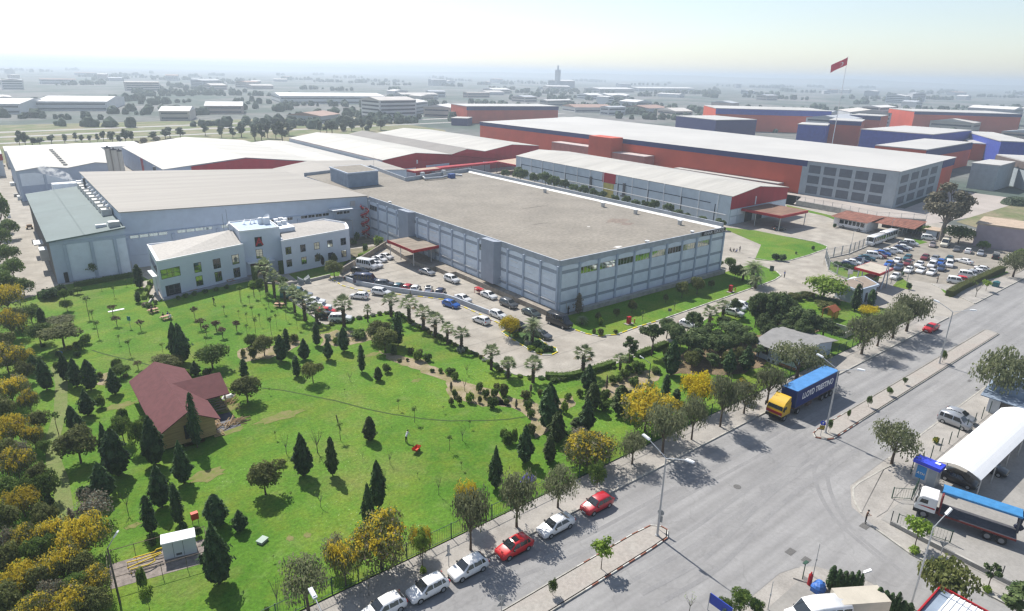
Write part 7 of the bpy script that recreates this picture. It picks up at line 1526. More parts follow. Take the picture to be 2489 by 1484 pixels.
# ================================================================ lorries
def lorry_wheel(par_, x, y, r, wd=.32):
    mb = MB(); mb.wheel((0, 0, 0), (0, 1, 0), r, wd, 18); w_ = obj('wheel', mb.mesh('wheel', [TYRE]), par_); w_.location = (x, y, r); mb = MB(); mb.wheel((0, 0, 0), (0, 1, 0), r*.55, wd+.02, 14); obj('rim', mb.mesh('rim', [mat('lorry_rim', (.20, .20, .21), rough=.6)]), w_)
def cab(t, col, x0, x1, w, z0, z1, stripe=None, deflector=True):
    """square cab over engine: x1 is the front"""
    pr = [(x0, z0), (x1-.02, z0), (x1, z0+.75), (x1-.05, z0+.95), (x1-.28, z1-.25), (x1-.55, z1), (x0, z1)]
    mb = MB(); v = [(x, -w, z) for x, z in pr]+[(x, w, z) for x, z in pr]; n = len(pr)
    mb.add(v, [tuple(range(n)), tuple(range(n, 2*n))[::-1]]+[(i, n+i, n+(i+1) % n, (i+1) % n) for i in range(n)])
    me = mb.mesh('cab', [PAINTS[col] if col in PAINTS else col]); bm = bmesh.new(); bm.from_mesh(me); bmesh.ops.recalc_face_normals(bm, faces=bm.faces); bmesh.ops.bevel(bm, geom=bm.edges[:], offset=.05, segments=2, affect='EDGES'); bm.to_mesh(me); bm.free(); obj('cab', me, t)
    mb = MB(); mb.poly([(x1-.035, -w*.93, z0+1.0), (x1-.035, w*.93, z0+1.0), (x1-.255, w*.9, z1-.3), (x1-.255, -w*.9, z1-.3)]); sub('windscreen', mb, GLASS, t)
    for sg in (1, -1):
        mb = MB(); q = [(x1-.35, sg*(w+.006), z0+.95), (x1-1.15, sg*(w+.006), z0+.95), (x1-1.15, sg*(w+.006), z1-.35), (x1-.5, sg*(w+.006), z1-.35)]; mb.poly(q); sub('side_window', mb, GLASS, t)
        mb = MB(); mb.box(x1-.1, sg*(w+.1), z0+.95, x1-.0, sg*(w+.3), z0+1.6); sub('mirror', mb, BLACKP, t)
        mb = MB(); mb.box(x1-.02, sg*w*.62, z0+.12, x1+.03, sg*w*.95, z0+.32); sub('headlight', mb, CHROME, t)
    mb = MB(); mb.box(x1-.6, -w*1.0, z0-.4, x1+.06, w*1.0, z0-.02); sub('bumper', mb, BLACKP, t)
c0 = G('C4', 290, 955); xf = c0.x-1.5
T1 = thing('container_lorry', (83.3, 40.95, 0), 'yellow articulated lorry with a dark blue shipping container trailer', 'lorry', rz=math.pi)
# local x forward; cab front at +2.6
cab(T1, mat('paint_lorry_yellow', (.58, .36, .02), rough=.35, var=.06), .3, 2.55, 1.22, .95, 2.75)
mb = MB(); mb.box(2.5, -1.2, 1.2, 2.585, 1.2, 1.62); sub('red_band', mb, mat('paint_lorry_red', (.36, .015, .02), rough=.4), T1)
mb = MB(); pr = [(.35, 2.76), (1.9, 2.76), (1.6, 3.0), (.75, 3.45), (.35, 3.5)]; v = [(x, -1.1, z) for x, z in pr]+[(x, 1.1, z) for x, z in pr]; mb.add(v, [tuple(range(5)), tuple(range(5, 10))[::-1]]+[(i, 5+i, 5+(i+1) % 5, (i+1) % 5) for i in range(5)]); sub('wind_deflector', mb, mat('paint_lorry_yellow', (.58, .36, .02)), T1)
mb = MB(); mb.box(-3.6, -.45, .7, .6, .45, 1.0); mb.box(-13.3, -1.1, 1.05, -1.0, 1.1, 1.3); mb.box(-5.9, -1.15, .5, -4.6, -.75, 1.0); mb.box(-5.9, .75, .5, -4.6, 1.15, 1.0); sub('chassis', mb, mat('chassis_brown', (.10, .07, .06), rough=.8), T1)
for x in (1.5, -2.1, -9.1, -10.4, -11.7):
    for sg in (1, -1): lorry_wheel(T1, x, sg*1.02, .5)
K1 = thing('shipping_container', (0, 0, 0), 'dark blue shipping container with white block lettering and light blue top', 'container', rz=math.pi); K1.location = (83.3, 40.95, 0)
mb = MB(); ca, cb, cw, cz0, cz1 = -13.1, -.95, 1.2, 1.32, 3.95
mb.box(ca, -cw, cz0, cb, cw, cz1)
mb2 = MB(); mb3 = MB()
for k in range(40):
    x = ca+.25+k*(cb-ca-.5)/40; mb2.box(x, -cw-.025, cz0+.15, x+.15, -cw+.01, cz1-.15); mb3.box(x, cw-.01, cz0+.15, x+.15, cw+.025, cz1-.15)
NAVY = mat('container_navy', (.012, .03, .15), rough=.5, var=.12, scale=.8)
sub('shell', mb, NAVY, K1); sub('corrugation', mb2, NAVY, K1); sub('corrugation', mb3, NAVY, K1)
mb = MB(); mb.box(ca+.06, -cw+.06, cz1+.002, cb-.06, cw-.06, cz1+.05); sub('top', mb, mat('container_top', (.07, .22, .48), rough=.45, var=.12, scale=.9, fine=.08), K1)
mb = MB()
for x in (ca-.01, cb-.12):
    for y in (-cw-.01, cw-.12): mb.box(x, y, cz0-.01, x+.13, y+.13, cz1+.06)
mb.box(ca, -cw-.028, cz1-.12, cb, -cw, cz1+.03); mb.box(ca, cw, cz1-.12, cb, cw+.028, cz1+.03); sub('corner_frame', mb, mat('container_frame', (.03, .05, .13), rough=.6), K1)
mb = MB()
for y in (-.7, -.25, .25, .7): mb.cyl((ca-.05, y, cz0+.1), (ca-.05, y, cz1-.1), .03, n=6)
mb.box(ca-.04, -cw+.1, cz0+.1, ca-.01, cw-.1, cz1-.1); sub('door_gear', mb, METAL, K1)
Mk = Matrix(((1, 0, 0, (ca+cb)/2), (0, 0, 1, cw+.03), (0, 1, 0, (cz0+cz1)/2), (0, 0, 0, 1)))
# seen from the street side (local +y, because the lorry faces left): text x runs towards local -x
Mk = Matrix(((-1, 0, 0, (ca+cb)/2), (0, 0, 1, cw+.03), (0, 1, 0, (cz0+cz1)/2+.1), (0, 0, 0, 1)))
text('lettering', 'LLOYD TRIESTINO', 1.35, Mk, mat('container_white', (.80, .80, .80), rough=.6), K1, .012, squeeze=.80)
for k in range(6): pass
# curtain-less flatbed lorry in the compound (heading +Y)
T2 = thing('flatbed_lorry', (76.5, 15.56, 0), 'white cab flatbed lorry with a blue tarpaulin roof and open sides', 'lorry', rz=RAD(105))
cab(T2, 'white', 2.6, 4.6, 1.2, .95, 2.75)
mb = MB(); mb.box(-4.5, -.45, .65, 3, .45, 1.0); mb.box(-4.7, -1.24, 1.02, 2.3, 1.24, 1.22); sub('chassis', mb, mat('chassis_red', (.16, .03, .025), rough=.8), T2)
mb = MB(); mb.box(-4.65, -1.2, 1.225, 2.2, 1.2, 1.26); sub('bed', mb, mat('bed_boards', (.075, .075, .085), rough=.9, var=.2, scale=2), T2)
mb = MB(); mb.box(2.2, -1.22, 1.23, 2.34, 1.22, 3.5); sub('headboard', mb, mat('headboard_red', (.17, .03, .03), rough=.7, var=.2), T2)
mb = MB(); mb.box(-4.7, -1.25, 3.5, 2.4, .45, 3.62); mb.box(-4.75, -1.28, 3.35, 2.45, -1.2, 3.6); mb.box(-4.75, .42, 3.4, 2.45, .5, 3.62); sub('tarpaulin', mb, mat('tarp_blue', (.045, .20, .42), rough=.5, var=.12, scale=1.4, fine=.06), T2)
for x in (-4.6, 2.2):
    for y in (-1.2, .44):
        mb = MB(); mb.cyl((x, y, 1.2), (x, y, 3.5), .05, n=6); sub('stake', mb, DGREY, T2)
mb = MB(); mb.box(-4.8, -1.22, 1.3, -4.6, .0, 3.45); mb.ell((-4.8, -1.1, 2.6), .3, .2, .9, 8, 6, 0, .4, 2); mb.ell((-4.8, -1.1, 1.5), .45, .25, .4, 8, 6, 0, .4, 5); sub('rear_curtain', mb, mat('curtain_navy', (.025, .03, .06), rough=.6), T2)
mb = MB(); mb.poly([(4.35, -1.215, 1.5), (2.7, -1.215, 1.42), (2.7, -1.215, 1.62), (3.9, -1.215, 1.6)]); mb.poly([(4.35, 1.215, 1.5), (2.7, 1.215, 1.42), (2.7, 1.215, 1.62), (3.9, 1.215, 1.6)]); sub('red_flash', mb, REDP, T2)
for x in (3.6, -2.3, -3.55):
    for sg in (1, -1): lorry_wheel(T2, x, sg*1.02, .5)
BX = thing('box_body', (52.9, 17.2, 0), 'beige canvas topped box body at the bottom picture edge', 'lorry', rz=RAD(-32)); mb = MB(); mb.box(-.9, -1.0, .9, 3.6, 1.0, 2.5); sub('body', mb, mat('canvas_beige', (.46, .42, .35), rough=.9, var=.08), BX)
for x in (0.2, 2.6):
    for sg in (1, -1): lorry_wheel(BX, x, sg*.8, .35, .22)
mb = MB(); mb.box(-1.2, -.4, .5, 3.4, .4, .9); sub('chassis', mb, DGREY, BX)
# ================================================================ lamps and signs
def twin_lamp(x, y, h, label):
    t = thing('street_lamp', (x, y, 0), label, 'street lamp', 'twin headed street lamps on the median')
    mb = MB(); mb.cyl((x, y, 0), (x, y, h), .13, .07, 10); mb.cyl((x, y, 0), (x, y, .25), .22, .2, 10); part('mast', mb, METAL, t)
    for sg in (1, -1):
        mb = MB(); e = (x, y+sg*2.3, h+1.0); mb.tube([(x, y, h-.05), (x, y+sg*.5, h+.25), e], [.055, .05, .045], 6); a = part('arm', mb, METAL, t)
        mb = MB(); mb.M = Matrix.Translation((x, y+sg*2.75, h+1.12)) @ Matrix.Rotation(RAD(10)*sg, 4, 'X'); mb.box(-.16, -.48, -.07, .16, .48, .07); mb.box(-.12, -.36, .07, .12, .40, .13); mb.M = None; part('lamp_head', mb, WHITE, t)
for x, lab in ((12.2, 'twin headed street lamp cut by the bottom picture edge'), (47.98, 'tall twin headed street lamp at the end of the near median'), (83.4, 'twin headed street lamp next to the blue container lorry'), (122.6, 'twin headed street lamp furthest along the far median')):
    twin_lamp(x, 34.55, 9.6, lab)
def arm_lamp(r, bx, by, jx, jy, hx, hy, m, label, group=None, base=None):
    b, h = HT(r, bx, by, jy) if base is None else (Vector(base), None)
    if h is None:
        lo, hi = 0, 40
        for _ in range(40):
            md = (lo+hi)/2
            if proj((b.x, b.y, md))[1] > px(r, jx, jy)[1]: lo = md
            else: hi = md
        h = lo
    t = thing('lamp_post', (b.x, b.y, 0), label, 'street lamp', group)
    d = ray(r, hx, hy); fwd = np.array((CF[0], CF[1])); fwd = fwd/np.linalg.norm(fwd)
    s = (np.array((b.x, b.y))@fwd)/(d[:2]@fwd); e = Vector((d[0]*s, d[1]*s, H+d[2]*s))
    mb = MB(); mb.cyl((b.x, b.y, -.05), (b.x, b.y, h), .10, .06, 8); part('mast', mb, m, t)
    mb = MB(); mb.tube([(b.x, b.y, h-.05), e], [.05, .04], 6); part('arm', mb, METAL, t)
    dd = (e-Vector((b.x, b.y, h))); dd.normalize(); mb = MB(); mb.M = Matrix.Translation(e) @ dd.to_track_quat('X', 'Z').to_matrix().to_4x4(); mb.box(-.25, -.14, -.07, .45, .14, .06); mb.M = None; part('lamp_head', mb, WHITE, t)
arm_lamp('E1', 1110, 1310, 1012, 800, 1068, 680, mat('dark_post', (.10, .085, .07), rough=.8), 'dark single arm lamp post among the lower left mimosas')
arm_lamp('E4', 1440, 1345, 1632, 612, 1785, 470, METAL, 'single arm street lamp in front of the flatbed lorry')
arm_lamp('E4', 962, 1185, 985, 1030, 1035, 1018, DGREY, 'short dark lamp post beside the clipped cypress row')
arm_lamp('C3', 1430, 680, 1442, 455, 1378, 402, mat('green_post', (.03, .10, .05), rough=.6), 'green lamp post among the shrubs below the pine grove')
arm_lamp('B1', 190, 1150, 180, 1045, 245, 1012, METAL, 'lamp arm sticking out of the mimosas by the service road')
arm_lamp('B4', 962, 1145, 985, 958, 940, 930, DGREY, 'dark lamp post in front of the gatehouse')
for bx, by, ty, lab in ((872, 705, 478, 'thin tall mast in the middle of the grey railing'), (1250, 512, 372, 'thin mast by the open bus shed'), (1403, 962, 752, 'thin mast on the small lawn at the car park entrance')):
    b, h = HT('B4', bx, by, ty); mb = MB(); mb.cyl((b.x, b.y, 0), (b.x, b.y, h), .08, .05, 6); mb.box(b.x-.1, b.y-.5, h, b.x+.1, b.y+.1, h+.1); single('light_mast', mb, METAL, lab, 'mast', 'thin light masts')
def sign(r, x, yb, yt, shapes, label, facing_deg=0, m=METAL, name='road_sign'):
    b, h = HT(r, x, yb, yt, .0); t = thing(name, (b.x, b.y, 0), label, 'sign'); mb = MB(); mb.cyl((b.x, b.y, 0), (b.x, b.y, h), .04, n=6); part('post', mb, m, t)
    M0 = fr(b.x, b.y, 0, RAD(facing_deg))
    for kind, z, s, mt in shapes:
        mb = MB(); zz = h-z
        if kind == 'disc': mb.M = M0; mb.cyl((.05, 0, zz), (.075, 0, zz), s, n=20)
        elif kind == 'tri': mb.M = M0; mb.add([(.05, -s, zz-s*.6), (.05, s, zz-s*.6), (.05, 0, zz+s), (.075, -s, zz-s*.6), (.075, s, zz-s*.6), (.075, 0, zz+s)], [(0, 1, 2), (5, 4, 3), (0, 3, 4, 1), (1, 4, 5, 2), (2, 5, 3, 0)])
        elif kind == 'inv': mb.M = M0; mb.add([(.05, -s, zz+s*.6), (.05, s, zz+s*.6), (.05, 0, zz-s), (.075, -s, zz+s*.6), (.075, s, zz+s*.6), (.075, 0, zz-s)], [(0, 1, 2), (5, 4, 3), (0, 3, 4, 1), (1, 4, 5, 2), (2, 5, 3, 0)])
        elif kind == 'rect': mb.M = M0; mb.box(.05, -s[0], zz-s[1], .075, s[0], zz+s[1])
        mb.M = None; part('plate', mb, mt, t)
    return t, b, h, M0
t, b, h, M0 = sign('C4', 605, 1132, 985, [('disc', .35, .34, BLUEP), ('rect', 1.05, (.32, .32), mat('chevron_black', (.02, .02, .015), rough=.6))], 'blue arrow disc over black and yellow chevron on the far median tip', 180+38)
mb = MB(); mb.M = M0
mb.box(.08, -.04, h-.53, .085, .04, h-.2); mb.add([(.082, -.14, h-.3), (.082, .14, h-.3), (.082, 0, h-.14)], [(0, 1, 2)]); mb.M = None; part('arrow', mb, WHTP, t)
mb = MB(); mb.M = M0
for k in range(3):
    z = h-1.28+k*.2; mb.add([(.08, -.3, z-.05), (.08, 0, z+.12), (.08, .3, z-.05), (.08, .3, z+.04), (.08, 0, z+.21), (.08, -.3, z+.04)], [(0, 1, 4, 5), (1, 2, 3, 4)])
mb.M = None; part('chevron', mb, YELP, t)
GB = mat('sign_back', (.30, .31, .31), rough=.6)
sign('E3', 1528, 640, 455, [('disc', .3, .36, GB), ('rect', 1.1, (.26, .4), GB)], 'grey backed round sign over a plate beside the median lamp', 20)
sign('E2', 1938, 980, 770, [('rect', .5, (.12, .45), GB), ('tri', 1.2, .34, GB)], 'narrow grey sign on the pavement left of the silvery hatchback', 70)
sign('E3', 72, 1390, 1238, [('disc', .3, .36, GB), ('tri', 1.05, .42, GB)], 'grey backed round and triangular sign at the bottom edge', 60)
sign('E4', 1680, 992, 745, [('inv', .3, .42, GB)], 'triangular give way sign seen from behind by the low wall', 30)
sign('B1', 1208, 1372, 1265, [('rect', .4, (.36, .42), mat('sign_teal', (.03, .20, .22), rough=.5))], 'small teal notice board on a post on the lawn', 220)
sign('B4', 152, 862, 805, [('rect', .5, (.5, .7), DGREY)], 'dark notice board on the lawn corner by the yard', 200)
sign('B3', 1625, 1258, 1192, [('rect', .3, (.35, .3), DGREY)], 'small dark notice board on the strip lawn', 230)
sign('B4', 865, 945, 835, [('rect', .5, (.55, .55), WHTP)], 'white square board on the railing corner by the gate', 215)
t, b, h, M0 = sign('E3', 1980, 1372, 1215, [], 'blue rectangular direction board on posts by the driveway', 0, name='direction_board')
mb = MB(); mb.box(b.x+.05, b.y-2.3, h-1.15, b.x+.12, b.y+.0, h-.05); part('board', mb, mat('board_blue', (.03, .06, .36), rough=.4), t); mb = MB(); mb.cyl((b.x+.08, b.y-2.35, 0), (b.x+.08, b.y-2.35, h), .04, n=6); part('post', mb, METAL, t)
for r, x, yb, yt, wd, lab in (('B3', 1250, 1335, 1268, 55, 'red hose cabinet on the strip lawn, near one'), ('B3', 2190, 1040, 978, 50, 'red hose cabinet on the strip lawn, far one')):
    b, h = HT(r, x, yb, yt); t = thing('hose_cabinet', (b.x, b.y, 0), lab, 'hose cabinet', 'red hose cabinets'); mb = MB(); mb.box(b.x-.4, b.y-.3, .15, b.x+.4, b.y+.3, h); part('case', mb, REDP, t); mb = MB(); mb.box(b.x-.9, b.y-.6, 0, b.x+.9, b.y+.5, .14); part('base', mb, CONC, t); mb = MB(); mb.cyl((b.x+1.2, b.y-.4, 0), (b.x+1.2, b.y-.4, .9), .09, n=8); mb.box(b.x+1.0, b.y-.45, .6, b.x+1.4, b.y-.35, .75); part('hydrant', mb, mat('hydrant_orange', (.45, .10, .02), rough=.5), t)
b, h = HT('E1', 1815, 600, 475); t = thing('red_box', (b.x, b.y, 0), 'red box on two legs behind the white utility cabin', 'box'); mb = MB(); mb.box(b.x-.35, b.y-.25, h-.75, b.x+.35, b.y+.25, h); part('case', mb, mat('orange_red', (.50, .05, .015), rough=.5), t)
for dx in (-.28, .28): mb = MB(); mb.cyl((b.x+dx, b.y, 0), (b.x+dx, b.y, h-.75), .03, n=5); part('leg', mb, DGREY, t)
# gas station enclosure
UC = Building('utility_cabin', (6, 60.5, 0), 'white metal utility cabin with flat roof inside the gas enclosure', 'utility cabin')
mb = MB(); mb.prism([(6.0, 61.35), (8.85, 60.6), (9.05, 61.9), (6.25, 62.65)], .1, 1.95); UC.p('wall', mb, mat('cabin_pale', (.55, .58, .62), rough=.6, var=.06)); mb = MB(); mb.prism([(5.9, 61.25), (8.9, 60.45), (9.15, 62.0), (6.2, 62.8)], 1.96, 2.08); UC.p('roof', mb, WHITE)
M_, L_ = edge_frame((6.0, 61.35), (8.85, 60.6)); mb = MB(); mb.M = M_
for s in (.9, 1.8): mb.box(s, 0, .15, s+.03, .02, 1.9)
mb.box(1.1, 0, .3, 1.6, .02, .55); UC.p('door_seam', mb, DGREY)
sheet('gravel_pad', [(1.6, 63.9), (6.2, 63.2), (9.9, 62.3), (9.4, 58.6), (1.2, 60.2)], .05, mat('gravel_pad', (.22, .19, .17), rough=1, var=.25, scale=2, fine=.2))
mb = MB()
for P_ in ([(3.0, 62.3, .1), (3.0, 62.3, .7), (3.9, 62.1, .7), (5.9, 61.9, .75)], [(3.1, 61.2, .1), (3.1, 61.2, .6), (4.6, 61.0, .55), (5.2, 61.2, .55), (5.2, 61.6, .75)], [(2.9, 61.7, .5), (5.9, 61.5, .9)], [(3.6, 62.8, .6), (5.4, 62.5, .6), (5.6, 62.5, .8), (6.2, 62.4, .8)]): mb.tube(P_, [.07]*len(P_), 7)
single('gas_pipework', mb, YELP, 'yellow gas pipes beside the white utility cabin', 'pipework')
railing('mesh_fence', [(1.2, 59.9), (1.6, 64.1), (6.2, 63.4), (10.1, 62.4), (9.6, 58.4), (1.2, 59.9)], 1.5, mat('fence_rust', (.13, .10, .08), rough=.8), 'thin post and rail fence round the gas enclosure', 2.2, .05, wire=False, rails=(.96,))
for i, (r, x, y, lab) in enumerate((('E2', 215, 745, 'pale green metal hatch lying in the lawn'),)):
    c = G(r, x, y); mb = MB(); mb.M = fr(c.x, c.y, 0, .5); mb.box(-.45, -.35, 0, .45, .35, .28); mb.M = None; o = single('ground_hatch', mb, CONC2, lab, 'hatch'); mb = MB(); mb.M = fr(c.x, c.y, 0, .5); mb.box(-.5, -.4, .281, .5, .4, .34); sub('lid', mb, mat('hatch_green', (.30, .38, .32), rough=.6), o)
c = G('E3', 320, 180); mb = MB(); mb.M = fr(c.x, c.y, 0, .4)
for k in range(2): mb.add([(-.9, -.7+k*.75, .1), (.9, -.7+k*.75, .1), (.9, -.1+k*.75, .45), (-.9, -.1+k*.75, .45)], [(0, 1, 2, 3)])
mb.box(-.85, -.6, .03, .85, .7, .1); single('skylight_panel', mb, mat('panel_violet', (.10, .09, .30), rough=.3), 'small violet glazed panel in the grass behind a street tree', 'panel')
c = G('C1', 550, 375); mb = MB(); mb.ell((c.x, c.y, .3), .5, .4, .35, 9, 6, 0, .2, 2); single('covered_heap', mb, mat('blue_tarpaulin', (.04, .13, .40)), 'small blue covered heap under the flat topped tree', 'heap')
c = G('B1', 1075, 1212); mb = MB(); mb.M = fr(c.x, c.y, 0, .1); mb.box(-1.4, -.35, .02, 1.4, .35, .1); single('stone_slab', mb, WHTP, 'long white slab lying on the lawn by a bronze tree', 'slab')
c = G('C2', 910, 1020); mb = MB(); d, h = HT('C2', 922, 1035, 930); mb.tube([(d.x, d.y, 0), (d.x-.25, d.y+.1, h)], [.09, .08], 7); single('leaning_post', mb, mat('dark_post', (.10, .085, .07)), 'dark leaning post alone on the open lawn', 'post')
for r, x, y, lab in (('E2', 2410, 495, 'pale kerb block at the fence foot left of the street tree'), ('E3', 65, 500, 'pale kerb block at the fence foot by the leaning tree')):
    c = G(r, x, y)
# things in the service yard on the left
for r, x, y, w, d, h, m, lab in (('B1', 85, 350, .9, .7, 1.1, WHTP, 'white bin on the left edge of the service road'), ('B1', 75, 325, .8, .6, 1.0, DGREY, 'dark bin behind the white bin on the service road'), ('B1', 310, 590, .5, .5, 1.0, DGREY, 'dark drum standing alone on the service road'), ('A1', 30, 985, 1.6, 1.2, .9, WHTP, 'white bales by the far warehouse wall'), ('A1', 120, 1160, 1.5, 3, 1.2, WHTP, 'stacked white boards along the far left warehouse'), ('A1', 150, 1260, 1.2, 3, 1.0, CONC2, 'grey stacks at the corner of the far left warehouse'), ('A1', 185, 1290, 1.2, 2.5, 1.3, WHTP, 'white stack nearest the warehouse corner')):
    c = G(r, x, y); mb = MB(); mb.box(c.x-w/2, c.y-d/2, 0, c.x+w/2, c.y+d/2, h*.92); mb.box(c.x-w/2-.05, c.y-d/2-.05, h*.92, c.x+w/2+.05, c.y+d/2+.05, h)
    for k in range(3): mb.box(c.x-w/2+.1+k*w*.3, c.y-d/2-.03, .1, c.x-w/2+.1+k*w*.3+.08, c.y-d/2, h*.85)
    single('bin' if 'bin' in lab else ('drum' if 'drum' in lab else 'stack'), mb, m, lab, 'bin' if 'bin' in lab else ('drum' if 'drum' in lab else 'stack'))
c = G('B1', 275, 455); HC = thing('hand_cart', (c.x, c.y, 0), 'loaded wooden hand cart on the service road', 'cart'); mb = MB(); mb.box(c.x-.9, c.y-.6, .45, c.x+.9, c.y+.6, .6); part('bed', mb, WOOD, HC); mb = MB(); mb.box(c.x-.6, c.y-.5, .61, c.x+.7, c.y+.5, 1.2); part('load', mb, mat('load_brown', (.2, .12, .07), rough=.9), HC)
for dx in (-.6, .6):
    for dy in (-.62, .62): mb = MB(); mb.wheel((c.x+dx, c.y+dy, .22), (0, 1, 0), .22, .1, 12); part('wheel', mb, TYRE, HC)
c = G('B1', 1160, 830); MC_ = thing('condenser_cabinet', (c.x, c.y, 0), 'grey condenser cabinet with rail against the factory wall', 'cabinet'); mb = MB(); mb.box(c.x-1.4, c.y-.5, 0, c.x+1.4, c.y+.5, 1.9); part('case', mb, METAL, MC_); mb = MB(); mb.box(c.x-1.1, c.y-.54, .4, c.x+1.1, c.y-.51, 1.5); part('grille', mb, DARK, MC_)
c = G('w', 1240, 335, 2.2); mb = MB(); mb.box(c.x-.2, c.y-1.0, 2.1, c.x+2.6, c.y+.9, 2.25); mb.cyl((c.x+.1, c.y-.8, 0), (c.x+.1, c.y-.8, 2.1), .05, n=6); mb.cyl((c.x+2.3, c.y+.6, 0), (c.x+2.3, c.y+.6, 2.1), .05, n=6); single('smoking_shelter', mb, WHITE, 'white topped shelter on posts behind the gatehouse roof', 'shelter')
c = G('t', 1650, 1240); mb = MB(); mb.box(c.x-.7, c.y-.6, .15, c.x+.7, c.y+.6, 1.25); mb.add([(c.x-.75, c.y-.65, 1.25), (c.x+.75, c.y-.65, 1.25), (c.x+.6, c.y, 1.5), (c.x-.6, c.y, 1.5), (c.x+.75, c.y+.65, 1.25), (c.x-.75, c.y+.65, 1.25)], [(0, 1, 2, 3), (3, 2, 4, 5), (1, 4, 2), (0, 3, 5)]); single('waste_container', mb, mat('bin_teal', (.03, .13, .14), rough=.6), 'teal waste container on the pavement beyond the tall hedge', 'waste bin')
# picnic tables
def picnic(r, x, y, rz, lab):
    c = G(r, x, y); t = thing('picnic_table', (c.x, c.y, 0), lab, 'picnic table', 'picnic tables', RAD(rz)); tm = mat('picnic_wood', (.40, .25, .17), rough=.8, var=.15, scale=3)
    mb = MB(); mb.box(-.9, -.42, .72, .9, .42, .77); sub('top', mb, tm, t)
    for sg in (1, -1):
        mb = MB(); mb.box(-.9, sg*.62, .42, .9, sg*.9, .46); sub('bench', mb, tm, t); mb = MB(); mb.tube([(sg*.65, -.75, 0), (sg*.65, -.2, .72)], [.05, .05], 5); mb.tube([(sg*.65, .75, 0), (sg*.65, .2, .72)], [.05, .05], 5); mb.box(sg*.65-.04, -.85, .36, sg*.65+.04, .85, .42); sub('trestle', mb, tm, t)
    return c
pt1 = picnic('n', 200, 620, 15, 'picnic table on the lawn nearer the office corner'); pt2 = picnic('n', 455, 755, 15, 'picnic table on the lawn next to the small bronze tree'); pt3 = picnic('n', 960, 195, 14, 'picnic table against the office wall in the shade'); pt4 = picnic('q', 1165, 625, -40, 'small picnic table beside the palm row'); pt5 = picnic('B1', 2125, 950, 12, 'second picnic table along the office wall by the entrance')
# ================================================================ people
def human(name, joints, edges, radii, root):
    me = bpy.data.meshes.new(name); me.from_pydata(joints, edges, []); o = bpy.data.objects.new(name, me); COL.objects.link(o)
    md = o.modifiers.new('s', 'SKIN'); sv_ = me.skin_vertices[0].data
    for i, r_ in enumerate(radii): sv_[i].radius = (r_ if isinstance(r_, tuple) else (r_, r_)); sv_[i].use_root = (i == root)
    sb = o.modifiers.new('u', 'SUBSURF'); sb.levels = 1; sb.render_levels = 1
    bpy.context.view_layer.update(); m2 = bpy.data.meshes.new_from_object(o.evaluated_get(bpy.context.evaluated_depsgraph_get()))
    COL.objects.unlink(o); bpy.data.objects.remove(o); bpy.data.meshes.remove(me); m2.polygons.foreach_set('use_smooth', [True]*len(m2.polygons)); return m2
SKIN = mat('skin', (.42, .25, .17), rough=.6, var=.05); HAIR = mat('hair', (.02, .015, .012), rough=.8)
def pose(kind):
    """joints of a 1.75 m adult facing +x"""
    J = []; E_ = []; Rd = []
    def j(p, r_, par_=None):
        J.append(p); Rd.append(r_); i = len(J)-1
        if par_ is not None: E_.append((par_, i))
        return i
    sit = kind == 'sit'; hz_ = .52 if sit else .95; lean = .05 if kind != 'bend' else .35
    pel = j((0, 0, hz_), (.15, .11)); ch = j((lean*.6, 0, hz_+.28), (.15, .11), pel); sh = j((lean, 0, hz_+.48), (.13, .09), ch); nk = j((lean+.02, 0, hz_+.58), .055, sh); hd = j((lean+.05, 0, hz_+.70), (.085, .095), nk); tp = j((lean+.05, 0, hz_+.80), (.07, .08), hd)
    for sg in (1, -1):
        hp = j((0, sg*.09, hz_-.04), .085, pel)
        if sit: kn = j((.42, sg*.13, hz_+.0), .065, hp); an = j((.44, sg*.13, .09), .045, kn); toe = j((.60, sg*.14, .05), .04, an)
        elif kind == 'walk': kn = j((.14*sg+.06, sg*.1, .50), .065, hp); an = j((.28*sg-.04, sg*.1, .09+(.05 if sg < 0 else 0)), .045, kn); toe = j((.28*sg+.14, sg*.11, .045), .04, an)
        else: kn = j((.02, sg*.11, .50), .065, hp); an = j((0, sg*.12, .09), .045, kn); toe = j((.16, sg*.14, .045), .04, an)
        s_ = j((lean-.01, sg*.19, hz_+.46), .055, sh)
        if kind == 'stand': el = j((lean+.06, sg*.23, hz_+.2), .042, s_); wr = j((lean+.28, sg*.10, hz_+.26), .032, el); d = Vector((.7, -sg*.5, .3))
        elif sit: el = j((lean+.08, sg*.24, hz_+.2), .042, s_); wr = j((lean+.32, sg*.14, hz_+.18), .032, el); d = Vector((1, -sg*.3, 0))
        else: el = j((lean-.10*sg, sg*.25, hz_+.18), .042, s_); wr = j((lean+.02-.12*sg, sg*.26, hz_-.06), .032, el); d = Vector((.2, 0, -1))
        d.normalize(); pm = j(tuple(Vector(J[wr])+d*.06), (.03, .02), wr); side = d.cross(Vector((0, 0, 1)) if abs(d.z) < .8 else Vector((1, 0, 0))).normalized()
        for q, ln in ((-.03, .055), (-.01, .07), (.01, .065), (.03, .05)):
            f1 = j(tuple(Vector(J[pm])+d*.045+side*q), .009, pm); j(tuple(Vector(J[f1])+d*ln*.8+Vector((0, 0, -.015))), .007, f1)
        t1 = j(tuple(Vector(J[wr])+d*.03+side*.035), .010, wr); j(tuple(Vector(J[t1])+d*.04+side*.02), .008, t1)
    return J, E_, Rd, hz_
PM = {}
